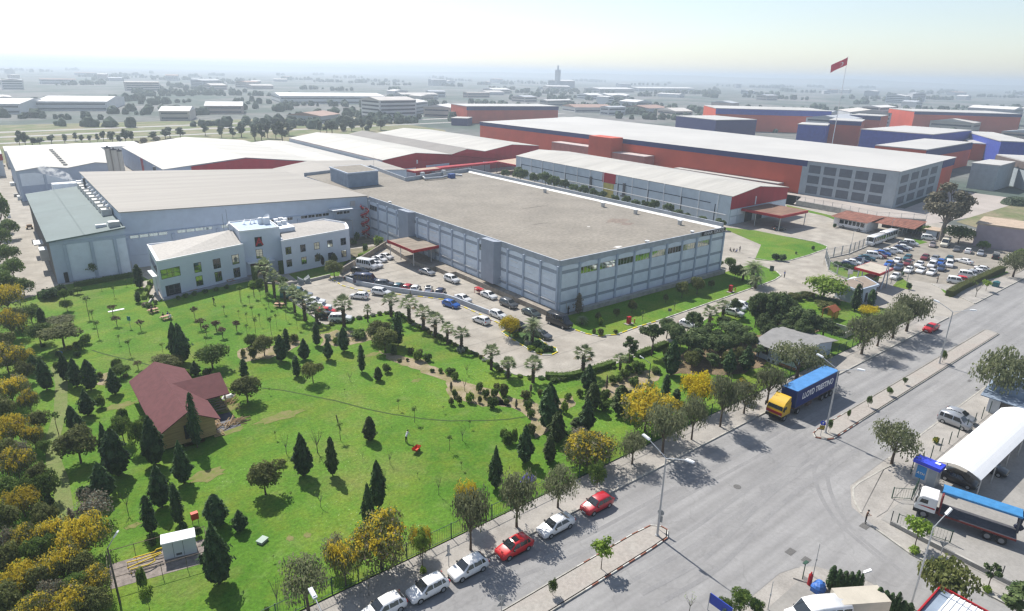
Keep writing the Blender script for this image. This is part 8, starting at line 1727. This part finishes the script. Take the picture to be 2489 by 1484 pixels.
def person(kind, p, rz, top, leg, label, z=0.0, hat=None):
    if kind not in PM:
        J, E_, Rd, hz_ = pose(kind); me = human('body', J, E_, Rd, 0)
        idx = []
        for pl in me.polygons:
            c = pl.center; zr = c.z-hz_
            if zr > .55: idx.append(0)
            elif c.z < .08: idx.append(3)
            elif zr < .02 and abs(c.y) < .2: idx.append(2)
            elif (c-Vector(J[0])).length > 0 and any((c-Vector(J[i])).length < .09 and Rd[i] != .042 and (not isinstance(Rd[i], tuple) and Rd[i] <= .011 or Rd[i] == (.03, .02)) for i in range(len(J))): idx.append(0)
            else: idx.append(1)
        PM[kind] = (me, idx, hz_, J)
    me0, idx, hz_, J = PM[kind]; me = me0.copy(); me.materials.clear()
    for m in (SKIN, top, leg, BLACKP): me.materials.append(m)
    me.polygons.foreach_set('material_index', idx); me.update()
    o = obj('person', me); o.location = (p[0], p[1], z); o.rotation_euler = (0, 0, RAD(rz)); tag(o, label, 'person', 'people on the site')
    h = J[4]; mb = MB(); mb.ell((h[0]-.02, 0, h[2]+.06), .115, .105, .10, 10, 7); sub('hair', mb, HAIR if hat is None else hat, o)
    mb = MB(); mb.add([(h[0]+.085, -.012, h[2]-.01), (h[0]+.085, .012, h[2]-.01), (h[0]+.115, 0, h[2]-.03), (h[0]+.088, 0, h[2]+.03)], [(0, 1, 2), (1, 3, 2), (3, 0, 2)]); sub('nose', mb, SKIN, o)
    mb = MB()
    for sg in (1, -1): mb.ell((h[0]+.082, sg*.032, h[2]+.015), .012, .014, .009, 6, 4)
    mb.box(h[0]+.080, -.025, h[2]-.062, h[0]+.09, .025, h[2]-.054); sub('eyes_and_mouth', mb, HAIR, o)
    return o
cl = lambda n, c: mat('cloth_'+n, c, rough=.9, var=.08, scale=6)
DK, BW, WHc, BL, GY, TN = cl('black', (.02, .02, .022)), cl('brown', (.10, .055, .035), ), cl('white', (.6, .6, .6)), cl('blue', (.05, .09, .28)), cl('grey', (.14, .14, .15)), cl('tan', (.30, .22, .14))
person('stand', G('E4', 1018, 572), -80, BW, DK, 'man in brown jacket standing in the side road holding papers')
person('walk', G('n', 1402, 462), 200, DK, DK, 'person in black walking across the lawn before the office')
person('sit', G('v', 1125, 668), -60, DK, DK, 'person in dark clothes sitting on the striped kerb', -.12)
person('stand', G('B4', 272, 908), 150, BL, DK, 'man in blue jacket walking on the yard road'); person('stand', G('w', 1712, 735), 30, DK, DK, 'dark dressed person right of the narrow cypress at the gate'); person('stand', G('w', 1675, 725), 200, BW, DK, 'person half hidden behind the cypress at the gate')
person('stand', G('t', 493, 1165), 120, BW, DK, 'person standing at the corner of the car park lawn'); person('stand', G('B1', 160, 468), 60, GY, DK, 'person in grey walking on the service road'); person('walk', G('u', 2030, 645), 200, WHc, BW, 'person in white shirt by the leaning tree at the corner office')
person('bend', G('C2', 1545, 1190), 20, WHc, DK, 'gardener bending over the lawn beside a red wheelbarrow'); person('stand', G('B3', 690, 1245), 0, DK, DK, 'person standing at the near corner of the textile hall')
for i, (x, y, rz, top, lab) in enumerate(((2185, 665, -30, DK, 'person in black sitting on the kerb, leftmost of the lawn group'), (2220, 670, 40, GY, 'person in grey sitting on the kerb in the lawn group'), (2250, 675, 90, BL, 'person in blue sitting at the right of the lawn group'))): person('sit', G('B3', x, y), rz, top, DK, lab, -.2)
person('stand', G('B3', 2275, 672), 200, GY, DK, 'person standing beside the group on the kerb')
for i, (c, dx, dy, rz, top, lab) in enumerate(((pt1, -.4, -.78, 105, DK, 'sitter in black at the picnic table by the office corner'), (pt1, -.2, .78, -75, GY, 'sitter in grey across the table by the office corner'), (pt1, .5, .78, -75, BW, 'sitter in brown at the table by the office corner'), (pt2, .6, -.75, 105, WHc, 'sitter in white at the picnic table by the bronze tree'), (pt2, .5, .9, -75, BL, 'sitter in blue across the table by the bronze tree'), (pt2, -.4, .6, -75, DK, 'sitter in black at the table by the bronze tree'), (pt3, -.3, .8, -75, DK, 'sitter in black at the table against the office wall'), (pt3, .4, .85, -75, GY, 'sitter in grey at the table against the office wall'), (pt4, .1, .85, -130, BW, 'sitter in brown at the table beside the palms'), (pt4, -.2, -.8, 50, DK, 'sitter in black at the table beside the palms'), (pt5, .0, .8, -75, BW, 'sitter in brown at the second office wall table'))): person('sit', (c.x+dx, c.y+dy), rz, top, DK, lab, -.02)
c = G('C2', 1640, 1275); WBw = thing('wheelbarrow', (c.x, c.y, 0), 'red wheelbarrow on the lawn beside the gardener', 'wheelbarrow', rz=.5)
mb = MB(); mb.add([(-.45, -.3, .35), (.4, -.25, .35), (.4, .25, .35), (-.45, .3, .35), (-.6, -.42, .7), (.65, -.36, .7), (.65, .36, .7), (-.6, .42, .7)], [(3, 2, 1, 0), (0, 1, 5, 4), (1, 2, 6, 5), (2, 3, 7, 6), (3, 0, 4, 7)]); sub('tray', mb, mat('orange_red', (.50, .05, .015)), WBw)
mb = MB(); mb.wheel((.6, 0, .2), (0, 1, 0), .2, .08, 12); sub('wheel', mb, TYRE, WBw); mb = MB()
for sg in (1, -1): mb.tube([(.6, sg*.06, .2), (-.3, sg*.28, .35), (-1.1, sg*.3, .6)], [.02]*3, 5); mb.tube([(-.35, sg*.28, .35), (-.4, sg*.28, 0)], [.02]*2, 5)
sub('handle', mb, DGREY, WBw)
# ================================================================ orange-red works on the right
OR_ = mat('works_red', (.54, .075, .03), rough=.6, var=.08, scale=.1); NV = mat('works_navy', (.030, .035, .14), rough=.6, var=.05); BLU = mat('works_blue', (.045, .07, .34), rough=.6); RF = mat('works_roof', (.46, .445, .42), rough=.6, var=.07, scale=.03)
GRD = mat('grid_grey', (.33, .37, .40), rough=.7, var=.08)
W_ = Building('orange_works', (267, 103, 0), 'huge orange red works hall with navy roof band and white roof', 'works hall')
wf = [(268, 104), (345, 112), (372, 388), (266, 372)]
mb = MB(); mb.prism(wf, 0, 14.0); W_.p('wall', mb, OR_); mb = MB(); mb.poly([(wf[0][0]-.6, wf[0][1]-.6, 14.05), (wf[1][0]+.6, wf[1][1]-.6, 14.05), (wf[2][0], wf[2][1], 14.05), (wf[3][0]-.6, wf[3][1], 14.05)]); W_.p('roof', mb, RF)
MW, LW = edge_frame((266, 372), (268, 104)); mb = MB(); mb.M = MW; mb.box(-.3, 0, 11.6, LW-36, .25, 14.0); W_.p('navy_band', mb, NV)
mb = MB(); mb.M = MW; mb.box(LW-38, 0, 0, LW, .15, 13.9); W_.p('grey_front', mb, GRD)
mb = MB(); mb.M = MW
for i in range(5):
    for k in range(3): mb.box(LW-35+i*6.4, .15, .8+k*4.2, LW-35+i*6.4+5.0, .2, .8+k*4.2+3.2)
W_.p('dark_bay', mb, mat('bay_dark', (.10, .115, .14), rough=.5))
MW2, LW2 = edge_frame((268, 104), (345, 112)); mb = MB(); mb.M = MW2; mb.box(0, 0, 0, 58, .15, 13.9); W_.p('grey_side', mb, GRD); mb = MB(); mb.M = MW2; mb.box(58, 0, 10.6, LW2, .25, 14); W_.p('navy_corner', mb, NV)
mb = MB(); mb.M = MW2
for i in range(4):
    for k in range(3): mb.box(3+i*13, .15, .8+k*4.2, 3+i*13+9, .2, .8+k*4.2+3.0)
W_.p('dark_bay', mb, mat('bay_dark', (.045, .05, .075)))
def ws(r, x): return onwall((266, 372), (268, 104), r, x, 800)[0]
mb = MB(); mb.M = MW; mb.box(ws('A3', 985), .3, 0, ws('A3', 1195), 9, 14.6); W_.p('stair_block', mb, OR_)
mb = MB(); mb.M = MW; mb.box(ws('A3', 630), .3, 0, ws('A3', 980), 8, 8.2); mb.box(ws('A3', 1200), .3, 0, ws('A3', 1500), 8, 7.2); W_.p('low_annex', mb, mat('works_pink', (.42, .15, .12), rough=.7)); mb = MB(); mb.M = MW; mb.box(ws('A3', 630), .3, 8.22, ws('A3', 980), 8, 8.5); mb.box(ws('A3', 1200), .3, 7.22, ws('A3', 1500), 8, 7.5); W_.p('annex_roof', mb, mat('annex_roof', (.50, .42, .40), rough=.8))
mb = MB(); mb.M = MW; mb.box(LW-100, .3, 0, LW-45, 5, 3.4); W_.p('lean_to', mb, mat('works_pink', (.42, .15, .12))); mb = MB(); mb.M = MW; mb.box(LW-100, .3, 3.42, LW-45, 5, 3.7); W_.p('lean_to_roof', mb, RF)
sheet('works_yard', [(241, 100), (267, 103), (262, 400), (236, 398), (236, 250)], .0, mat('works_concrete', (.37, .33, .30), rough=.9, var=.1, scale=.1)); sheet('works_yard', [(243, 130), (267, 139), (272, 101), (340, 108), (340, 70), (248, 84)], .02, mat('works_concrete', (.37, .33, .30)))
def fbox(name, label, r, xa, ya, xb, yb, ztop, depth, wm, band=None, bandm=None, roof=None, dist=None, group=None, cat='building'):
    """box whose front top edge runs between two sight lines at height ztop"""
    a, b = G(r, xa, ya, ztop), G(r, xb, yb, ztop); d = Vector((b.x-a.x, b.y-a.y, 0)); L = d.length; d.normalize(); n = Vector((-d.y, d.x, 0))
    if n.dot(Vector((a.x, a.y, 0))) < 0: n = -n
    q = [(a.x, a.y), (b.x, b.y), (b.x+n.x*depth, b.y+n.y*depth), (a.x+n.x*depth, a.y+n.y*depth)]
    t = Building(name, (a.x, a.y, 0), label, cat, group); mb = MB(); mb.prism(q, 0, ztop); t.p('wall', mb, wm)
    mb = MB(); o = d*.4; mb.prism([(q[0][0]-o.x, q[0][1]-o.y), (q[1][0]+o.x, q[1][1]+o.y), q[2], q[3]], ztop+.02, ztop+.5); t.p('roof', mb, roof or RF)
    if band:
        mb = MB(); mb.prism([(q[0][0]-n.x*.4-d.x*.3, q[0][1]-n.y*.4-d.y*.3), (q[1][0]-n.x*.4+d.x*.3, q[1][1]-n.y*.4+d.y*.3), (q[1][0]+d.x*.3, q[1][1]+d.y*.3), (q[0][0]-d.x*.3, q[0][1]-d.y*.3)], ztop-band, ztop-.02); t.p('band', mb, bandm or NV)
    return t
fbox('red_hall', 'red hall with navy roof band standing left of the orange works', 'A2', 2105, 432, 2950, 432, 15, 45, OR_, 3.2)
fbox('red_hall', 'navy rimmed low hall end behind the dark red warehouse', 'A2', 1960, 540, 2110, 545, 6, 20, NV)
fbox('red_hall', 'red block with bright blue top rising behind the white roof', 'A3', 2062, 450, 3125, 478, 19, 60, OR_, 4.5, BLU)
fbox('red_hall', 'low navy fronted hall left of the blue topped block', 'A3', 1690, 520, 2060, 560, 15, 40, NV)
fbox('red_hall', 'red block with navy rim in the middle of the works roofs', 'A4', 690, 560, 985, 575, 18.5, 30, OR_, 2.5)
fbox('red_hall', 'small red block with navy rim farther behind the middle block', 'A4', 880, 510, 1165, 525, 17, 30, OR_, 3)
fbox('red_hall', 'long red hall with thin navy rim on the far right', 'A4', 1480, 478, 2470, 505, 18, 60, OR_, 2.5)
fbox('blue_hall', 'bright blue low hall between the works roofs', 'A4', 400, 598, 665, 612, 16, 24, BLU, cat='works hall'); fbox('blue_hall', 'blue fronted hall right of the red middle block', 'A4', 985, 645, 1640, 695, 15.5, 70, BLU, cat='works hall'); fbox('blue_hall', 'bright blue hall front at the right picture edge', 'A4', 2280, 755, 2600, 770, 14, 80, BLU, cat='works hall')
fbox('red_hall', 'navy rimmed hall end behind the grid fronted corner', 'A4', 1590, 838, 2010, 768, 13, 25, OR_, 3.5); fbox('red_hall', 'low red front joining the bright blue hall', 'A4', 2010, 775, 2280, 790, 10, 60, OR_)
fbox('grey_works', 'grey blue building behind the tall gum tree', 'A4', 2010, 960, 2260, 985, 11, 25, GRD); fbox('grey_works', 'grey building with dark openings at the right edge', 'A4', 2240, 880, 2560, 960, 12, 30, mat('grid_grey', (.27, .31, .34)), 3.0, mat('brown_band', (.13, .10, .09), rough=.8))
mb = MB(); c = G('A4', 2420, 1330); mb.tone = []
for k in range(900): d = rdir(); leafq(mb, (c.x+8*d.x, c.y+5*d.y, abs(2.2*d.z)+.2), d+Vector((0, 0, .5)), .8)
single('bush', mb, L_FAR, 'dark bush mound beyond the gum tree at the right edge', 'shrub')
b_, h_ = HT('B4', 2060, 610, 415)
fbox('pale_hall', 'pinkish grey plastered hall behind the car park at the right edge', 'B4', 2060, 415, 2620, 490, h_, 14, mat('pink_grey', (.36, .30, .325), rough=.8, var=.08), roof=mat('tan_roof', (.42, .33, .25)))
sheet('verge', [(256, 70), (275, 66), (330, 70), (330, 80), (262, 80)], .03, VERGE)
# grey yard wall with posts in front of the works
# flag
fx_, fy_ = 437, 209; d = ray('A4', 845, 60); s = math.hypot(fx_, fy_)/math.hypot(d[0], d[1]); ft = H+d[2]*s
FL = thing('flagpole', (d[0]*s, d[1]*s, 0), 'very tall white flagpole flying a large red flag above the works', 'flagpole'); mb = MB(); mb.cyl((d[0]*s, d[1]*s, 0), (d[0]*s, d[1]*s, ft+6), .28, .14, 8); part('pole', mb, WHITE, FL)
mb = MB(); bx_, by_ = d[0]*s, d[1]*s; hr = Vector((CR[0], CR[1], 0)).normalized(); G_ = []
for i in range(11):
    u = i/10; P0 = Vector((bx_, by_, ft+5.5))+(-hr)*(-.6)+hr*(1.0+u*0)
    col_ = []
    for k in range(7):
        v = k/6; p = Vector((bx_, by_, ft+5.5))-hr*(u*9.5)+Vector((0, 0, -u*5.0-v*4.6))+Vector((hr.y, -hr.x, 0))*.7*math.sin(u*6+v); col_.append(p)
    G_.append(col_)
for i in range(10):
    for k in range(6): mb.add([G_[i][k], G_[i+1][k], G_[i+1][k+1], G_[i][k+1]], [(0, 1, 2, 3)])
fo = part('flag', mb, mat('flag_red', (.62, .03, .07), rough=.7), FL)
mb = MB(); tow = Vector((-CF[0], -CF[1], 0)).normalized()*.9; cc = G_[4][3]+tow; dd = (G_[6][3]-G_[3][3]).normalized(); up_ = Vector((0, 0, 1))
for k in range(16):
    a, b = 2*math.pi*k/20+.6, 2*math.pi*(k+1)/20+.6; mb.add([cc+dd*1.2*math.cos(a)+up_*1.2*math.sin(a), cc+dd*1.2*math.cos(b)+up_*1.2*math.sin(b), cc+dd*(.25+.95*math.cos(b))+up_*.95*math.sin(b), cc+dd*(.25+.95*math.cos(a))+up_*.95*math.sin(a)], [(0, 1, 2, 3)])
sub('crescent', mb, WHITE, fo)
# ================================================================ the hazy town
PALE = [mat('town_%d' % i, c, rough=.85, var=.06, scale=.05) for i, c in enumerate(((.55, .54, .52), (.42, .43, .45), (.50, .45, .40), (.35, .37, .40), (.60, .60, .60), (.45, .36, .32)))]
TROOF = [mat('town_roof_%d' % i, c, rough=.8, var=.08, scale=.05) for i, c in enumerate(((.62, .61, .60), (.50, .47, .44), (.33, .22, .18), (.40, .42, .45)))]
WINM = mat('town_window', (.06, .07, .09), rough=.3)
def town(x, y, a, w, dp, h, wi, ri, label, storeys=True):
    t = thing('distant_building', (x, y, 0), label, 'building', 'buildings in the hazy distance', a); mb = MB(); mb.box(-w/2, -dp/2, -.1, w/2, dp/2, h); sub('wall', mb, PALE[wi], t)
    mb = MB(); mb.add([(-w/2-.5, -dp/2-.5, h), (w/2+.5, -dp/2-.5, h), (w/2+.5, dp/2+.5, h), (-w/2-.5, dp/2+.5, h), (-w/2-.5, 0, h+min(3, dp*.08)), (w/2+.5, 0, h+min(3, dp*.08))], [(0, 1, 5, 4), (2, 3, 4, 5), (0, 4, 3), (1, 2, 5)]); sub('roof', mb, TROOF[ri], t)
    mb = MB(); n = max(1, int(h/3.6))
    for k in range(n):
        z = 1.2+k*h/n; mb.box(-w/2+1.5, -dp/2-.06, z, w/2-1.5, -dp/2-.01, z+min(1.5, h/n*.45)); mb.box(-w/2-.06, -dp/2+1.5, z, -w/2-.01, dp/2-1.5, z+min(1.5, h/n*.45))
    sub('window_band', mb, WINM, t)
    if label is None: AUTO.append((t, ('pale', 'grey', 'tan', 'blue grey', 'white', 'brownish')[wi]+' hazy '+('tall block' if h > 14 else 'low hall' if w > 45 else 'building'), Vector((x, y, h))))
    return t
RT = random.Random(23); taken = []
for lab, r, xa, xb, yy, h, dp, wi in (('broad white roofed hall in the haze above the far left warehouse', 'A1', 330, 1000, 470, 9, 120, 4), ('white roofed hall cut by the left picture edge in the haze', 'A1', -160, 200, 500, 9, 90, 4), ('long white roofed hall in the hazy middle left', 'A2', 380, 1350, 405, 10, 90, 4), ('tan hazy block right of the dark far trees', 'A1', 1480, 1760, 560, 8, 40, 2), ('low tan hazy hall with reddish side', 'A1', 1900, 2250, 500, 8, 50, 5), ('dark blue tall block on the skyline left of centre right', 'A3', 590, 750, 270, 24, 40, 3), ('yellowish hall on the hazy plain', 'A3', 980, 1300, 300, 9, 60, 2), ('white low hall on the plain beside the yellowish one', 'A3', 1060, 1260, 365, 8, 40, 0), ('small white block on the plain left of the white low hall', 'A3', 880, 1010, 365, 8, 40, 4), ('long white hall on the hazy plain to the right', 'A3', 1340, 1860, 290, 9, 60, 0)):
    a, b = G(r, xa, yy), G(r, xb, yy); dv = b-a; n = Vector((-dv.y, dv.x, 0)).normalized(); c = (a+b)/2+n*dp/2; town(c.x, c.y, math.atan2(dv.y, dv.x), dv.length, dp, h, wi, 0, lab); taken.append((c.x, c.y, dv.length/2+dp/2))
a = G('A3', 590, 270); dd_ = ray('A3', 590, 90); s = math.hypot(a.x, a.y)/math.hypot(dd_[0], dd_[1]); mb = MB(); mb.box(a.x-6, a.y-6, 0, a.x+6, a.y+6, H+dd_[2]*s); mb.box(a.x-2, a.y-2, 0, a.x+2, a.y+2, H+dd_[2]*s+12); single('distant_tower', mb, PALE[3], 'slim grey tower standing out on the hazy skyline', 'tower')
n_ = 0
while n_ < 74:
    ang = AZ+RT.uniform(-.66, .66); rr_ = 640*(5.2**RT.random()); x, y = rr_*math.cos(ang), rr_*math.sin(ang)
    w, dp, h = RT.uniform(18, 70), RT.uniform(14, 40), RT.choice((6, 7, 8, 9, 10, 12, 15, 18))
    if any(math.hypot(x-p, y-q_) < rr2+w/2 for p, q_, rr2 in taken) or (x > 255 and x < 560 and y < 560): continue
    taken.append((x, y, w/2)); town(x, y, RT.choice((0, .1, math.pi/2, -.3, .7)), w, dp, h, RT.randrange(6), RT.randrange(4), None); n_ += 1
# far-off woods that read as one mass
mb = MB()
for k in range(190):
    ang = AZ+RT.uniform(-.72, .72); rr_ = 560*(9**RT.random()); x0, y0 = rr_*math.cos(ang), rr_*math.sin(ang); a_ = RT.choice((0, 1.57, .8, 2.4)); n_ = RT.randint(5, 16); sp_ = RT.uniform(3, 9)*(1+rr_/2500)
    for j in range(n_):
        t = (j-n_/2)*sp_; x, y = x0+t*math.cos(a_)+RT.uniform(-6, 6), y0+t*math.sin(a_)+RT.uniform(-6, 6)
        if any(math.hypot(x-p, y-q_) < rr2*.8 for p, q_, rr2 in taken) or (x > 250 and x < 540 and y < 540): continue
        s = RT.uniform(1.6, 3.8)*(1+rr_/3200); mb.ell((x, y, s*.7), s*RT.uniform(.9, 1.4), s*RT.uniform(.9, 1.4), s*1.15, 7, 5, 0, .55, (k*7+j) % 97)
tag(obj('woodland', mb.mesh('woodland', [mat('far_wood', (.055, .08, .055), rough=1, var=.4, scale=.05)])), kind='stuff')
# hills
def ridge(name, r0, a0, a1, h, n=70, seed=0, rough=.35):
    mb = MB(); V = []
    for i in range(n+1):
        a = a0+(a1-a0)*i/n; e = math.sin(math.pi*i/n)**.5; hh = h*e*(.65+.45*noise.noise(Vector((i*.12+seed, 0, 0)))+rough*.4*noise.noise(Vector((i*.45+seed, 3, 0)))); rr_ = r0*(1+.08*noise.noise(Vector((i*.2, seed, 1))))
        V.append([(rr_*math.cos(a), rr_*math.sin(a), -1), ((rr_+h*1.6)*math.cos(a), (rr_+h*1.6)*math.sin(a), hh*.62+h*.05*noise.noise(Vector((i*.7, seed, 5)))), ((rr_+h*3)*math.cos(a), (rr_+h*3)*math.sin(a), hh), ((rr_+h*6)*math.cos(a), (rr_+h*6)*math.sin(a), -1)])
    for i in range(n):
        for k in range(3): mb.add([V[i][k], V[i+1][k], V[i+1][k+1], V[i][k+1]], [(0, 1, 2, 3)])
    return struct(name, mb, mat('hill_scrub', (.09, .11, .07), rough=1, col2=(.17, .15, .11), scale=.004, lo=.4, hi=.6))
ridge('hills', 7600, AZ-.75, AZ+.25, 78, seed=3); ridge('mountains', 9600, AZ-.05, AZ+.95, 80, seed=9)
# steam normals must point outwards for a closed volume
for o in (st, hz):
    bm = bmesh.new(); bm.from_mesh(o.data); bmesh.ops.recalc_face_normals(bm, faces=bm.faces); bm.to_mesh(o.data); bm.free()
# ================================================================ a label of its own for each of the many plants and cars
LAND = [('the maroon roofed cabin', 14, 90), ('the white utility cabin', 7.5, 61.5), ('the office block', 36, 147), ('the office entrance', 46, 149), ('the split sculpture', 50.7, 139), ('the striped kerb island', 70.5, 84), ('the gate canopy', 160, 63), ('the gatehouse', 147, 60), ('the grey site hut', 104, 51), ('the blue container lorry', 86, 41), ('the picnic tables', 29, 133), ('the green lamp post', 75, 61), ('the red wheelbarrow', 41, 68), ('the gum tree', 226, 72), ('the bus shed', 221, 92), ('the long tall hedge', 192, 48), ('the loading canopy', 80, 143), ('the curved wall', 64, 122), ('the red spiral stair', 81, 168), ('the long white hall', 190, 170), ('the entrance canopy', 200, 112), ('the hose cabinets', 110, 82), ('the near median lamp', 48, 34.5), ('the far median tip', 83, 34.5), ('the far median end', 124, 34.5), ('the cash kiosk', 82, 21.5), ('the flatbed lorry', 76, 14), ('the folded gate', 54, 22), ('the lone leaning post', 35.6, 75), ('the green roofed hall', 9, 165), ('the service road', 4, 150), ('the far left warehouse', 20, 290), ('the broad white warehouse', 75, 290), ('the red warehouse', 170, 270), ('the orange works', 300, 240), ('the lower left lamp', 1.6, 58), ('the teal notice board', 19.3, 128), ('the bottom edge sign', 27, 37), ('the silvery hatchback', 30.5, 41.5), ('the red two door car', 45.5, 41.3), ('the lone red sedan', 140, 42), ('the drive bend', 68, 70), ('the palm row', 44, 120), ('the playhouse', 128, 58), ('the block enclosure', 122, 52), ('the hazy skyline tower', 900, 1300), ('the tall antenna mast', 98.8, 198), ('the bare lower lawn', 24, 62)]
LXY = [(n, *proj((x, y, 1.0))[:2]) for n, x, y in LAND]
ORD = ('', 'first', 'second', 'third', 'fourth', 'fifth', 'sixth', 'seventh', 'eighth', 'ninth', 'tenth', 'eleventh', 'twelfth', 'thirteenth', 'fourteenth', 'fifteenth', 'sixteenth', 'seventeenth', 'eighteenth', 'nineteenth', 'twentieth')
NUM = ('', 'one', 'two', 'three', 'four', 'five', 'six', 'seven', 'eight', 'nine', 'ten', 'eleven', 'twelve', 'thirteen', 'fourteen', 'fifteen', 'sixteen', 'seventeen', 'eighteen', 'nineteen', 'twenty')
grp = {}
for o, d, p in AUTO:
    X, Y, _ = proj(p); n, lx, ly = min(LXY, key=lambda q: (q[1]-X)**2+2.2*(q[2]-Y)**2)
    dx, dy = X-lx, Y-ly
    rel = ('right of' if dx > 0 else 'left of') if abs(dx) > abs(dy)*1.6 else ('below' if dy > 0 else 'beyond')
    grp.setdefault((d, rel, n), []).append((X, Y, o))
for (d, rel, n), its in grp.items():
    its.sort(key=lambda q: q[0]); k = len(its)
    for i, (X, Y, o) in enumerate(its):
        if k == 1: s_ = '%s %s %s' % (d, rel, n)
        elif k == 2: s_ = '%s %s %s, %s one of two' % (d, rel, n, ('left', 'right')[i])
        elif i == 0: s_ = '%s %s %s, leftmost of %s' % (d, rel, n, NUM[min(k, 20)])
        elif i == k-1: s_ = '%s %s %s, rightmost of %s' % (d, rel, n, NUM[min(k, 20)])
        else: s_ = '%s %s %s, %s from left' % (d, rel, n, ORD[min(i+1, 20)])
        o['label'] = s_
        if len(s_.split()) > 16: print('LONG', s_)
for o in list(COL.objects):
    if o.parent is None and o.type == 'EMPTY' and not o.children: print('EMPTY', o.name)
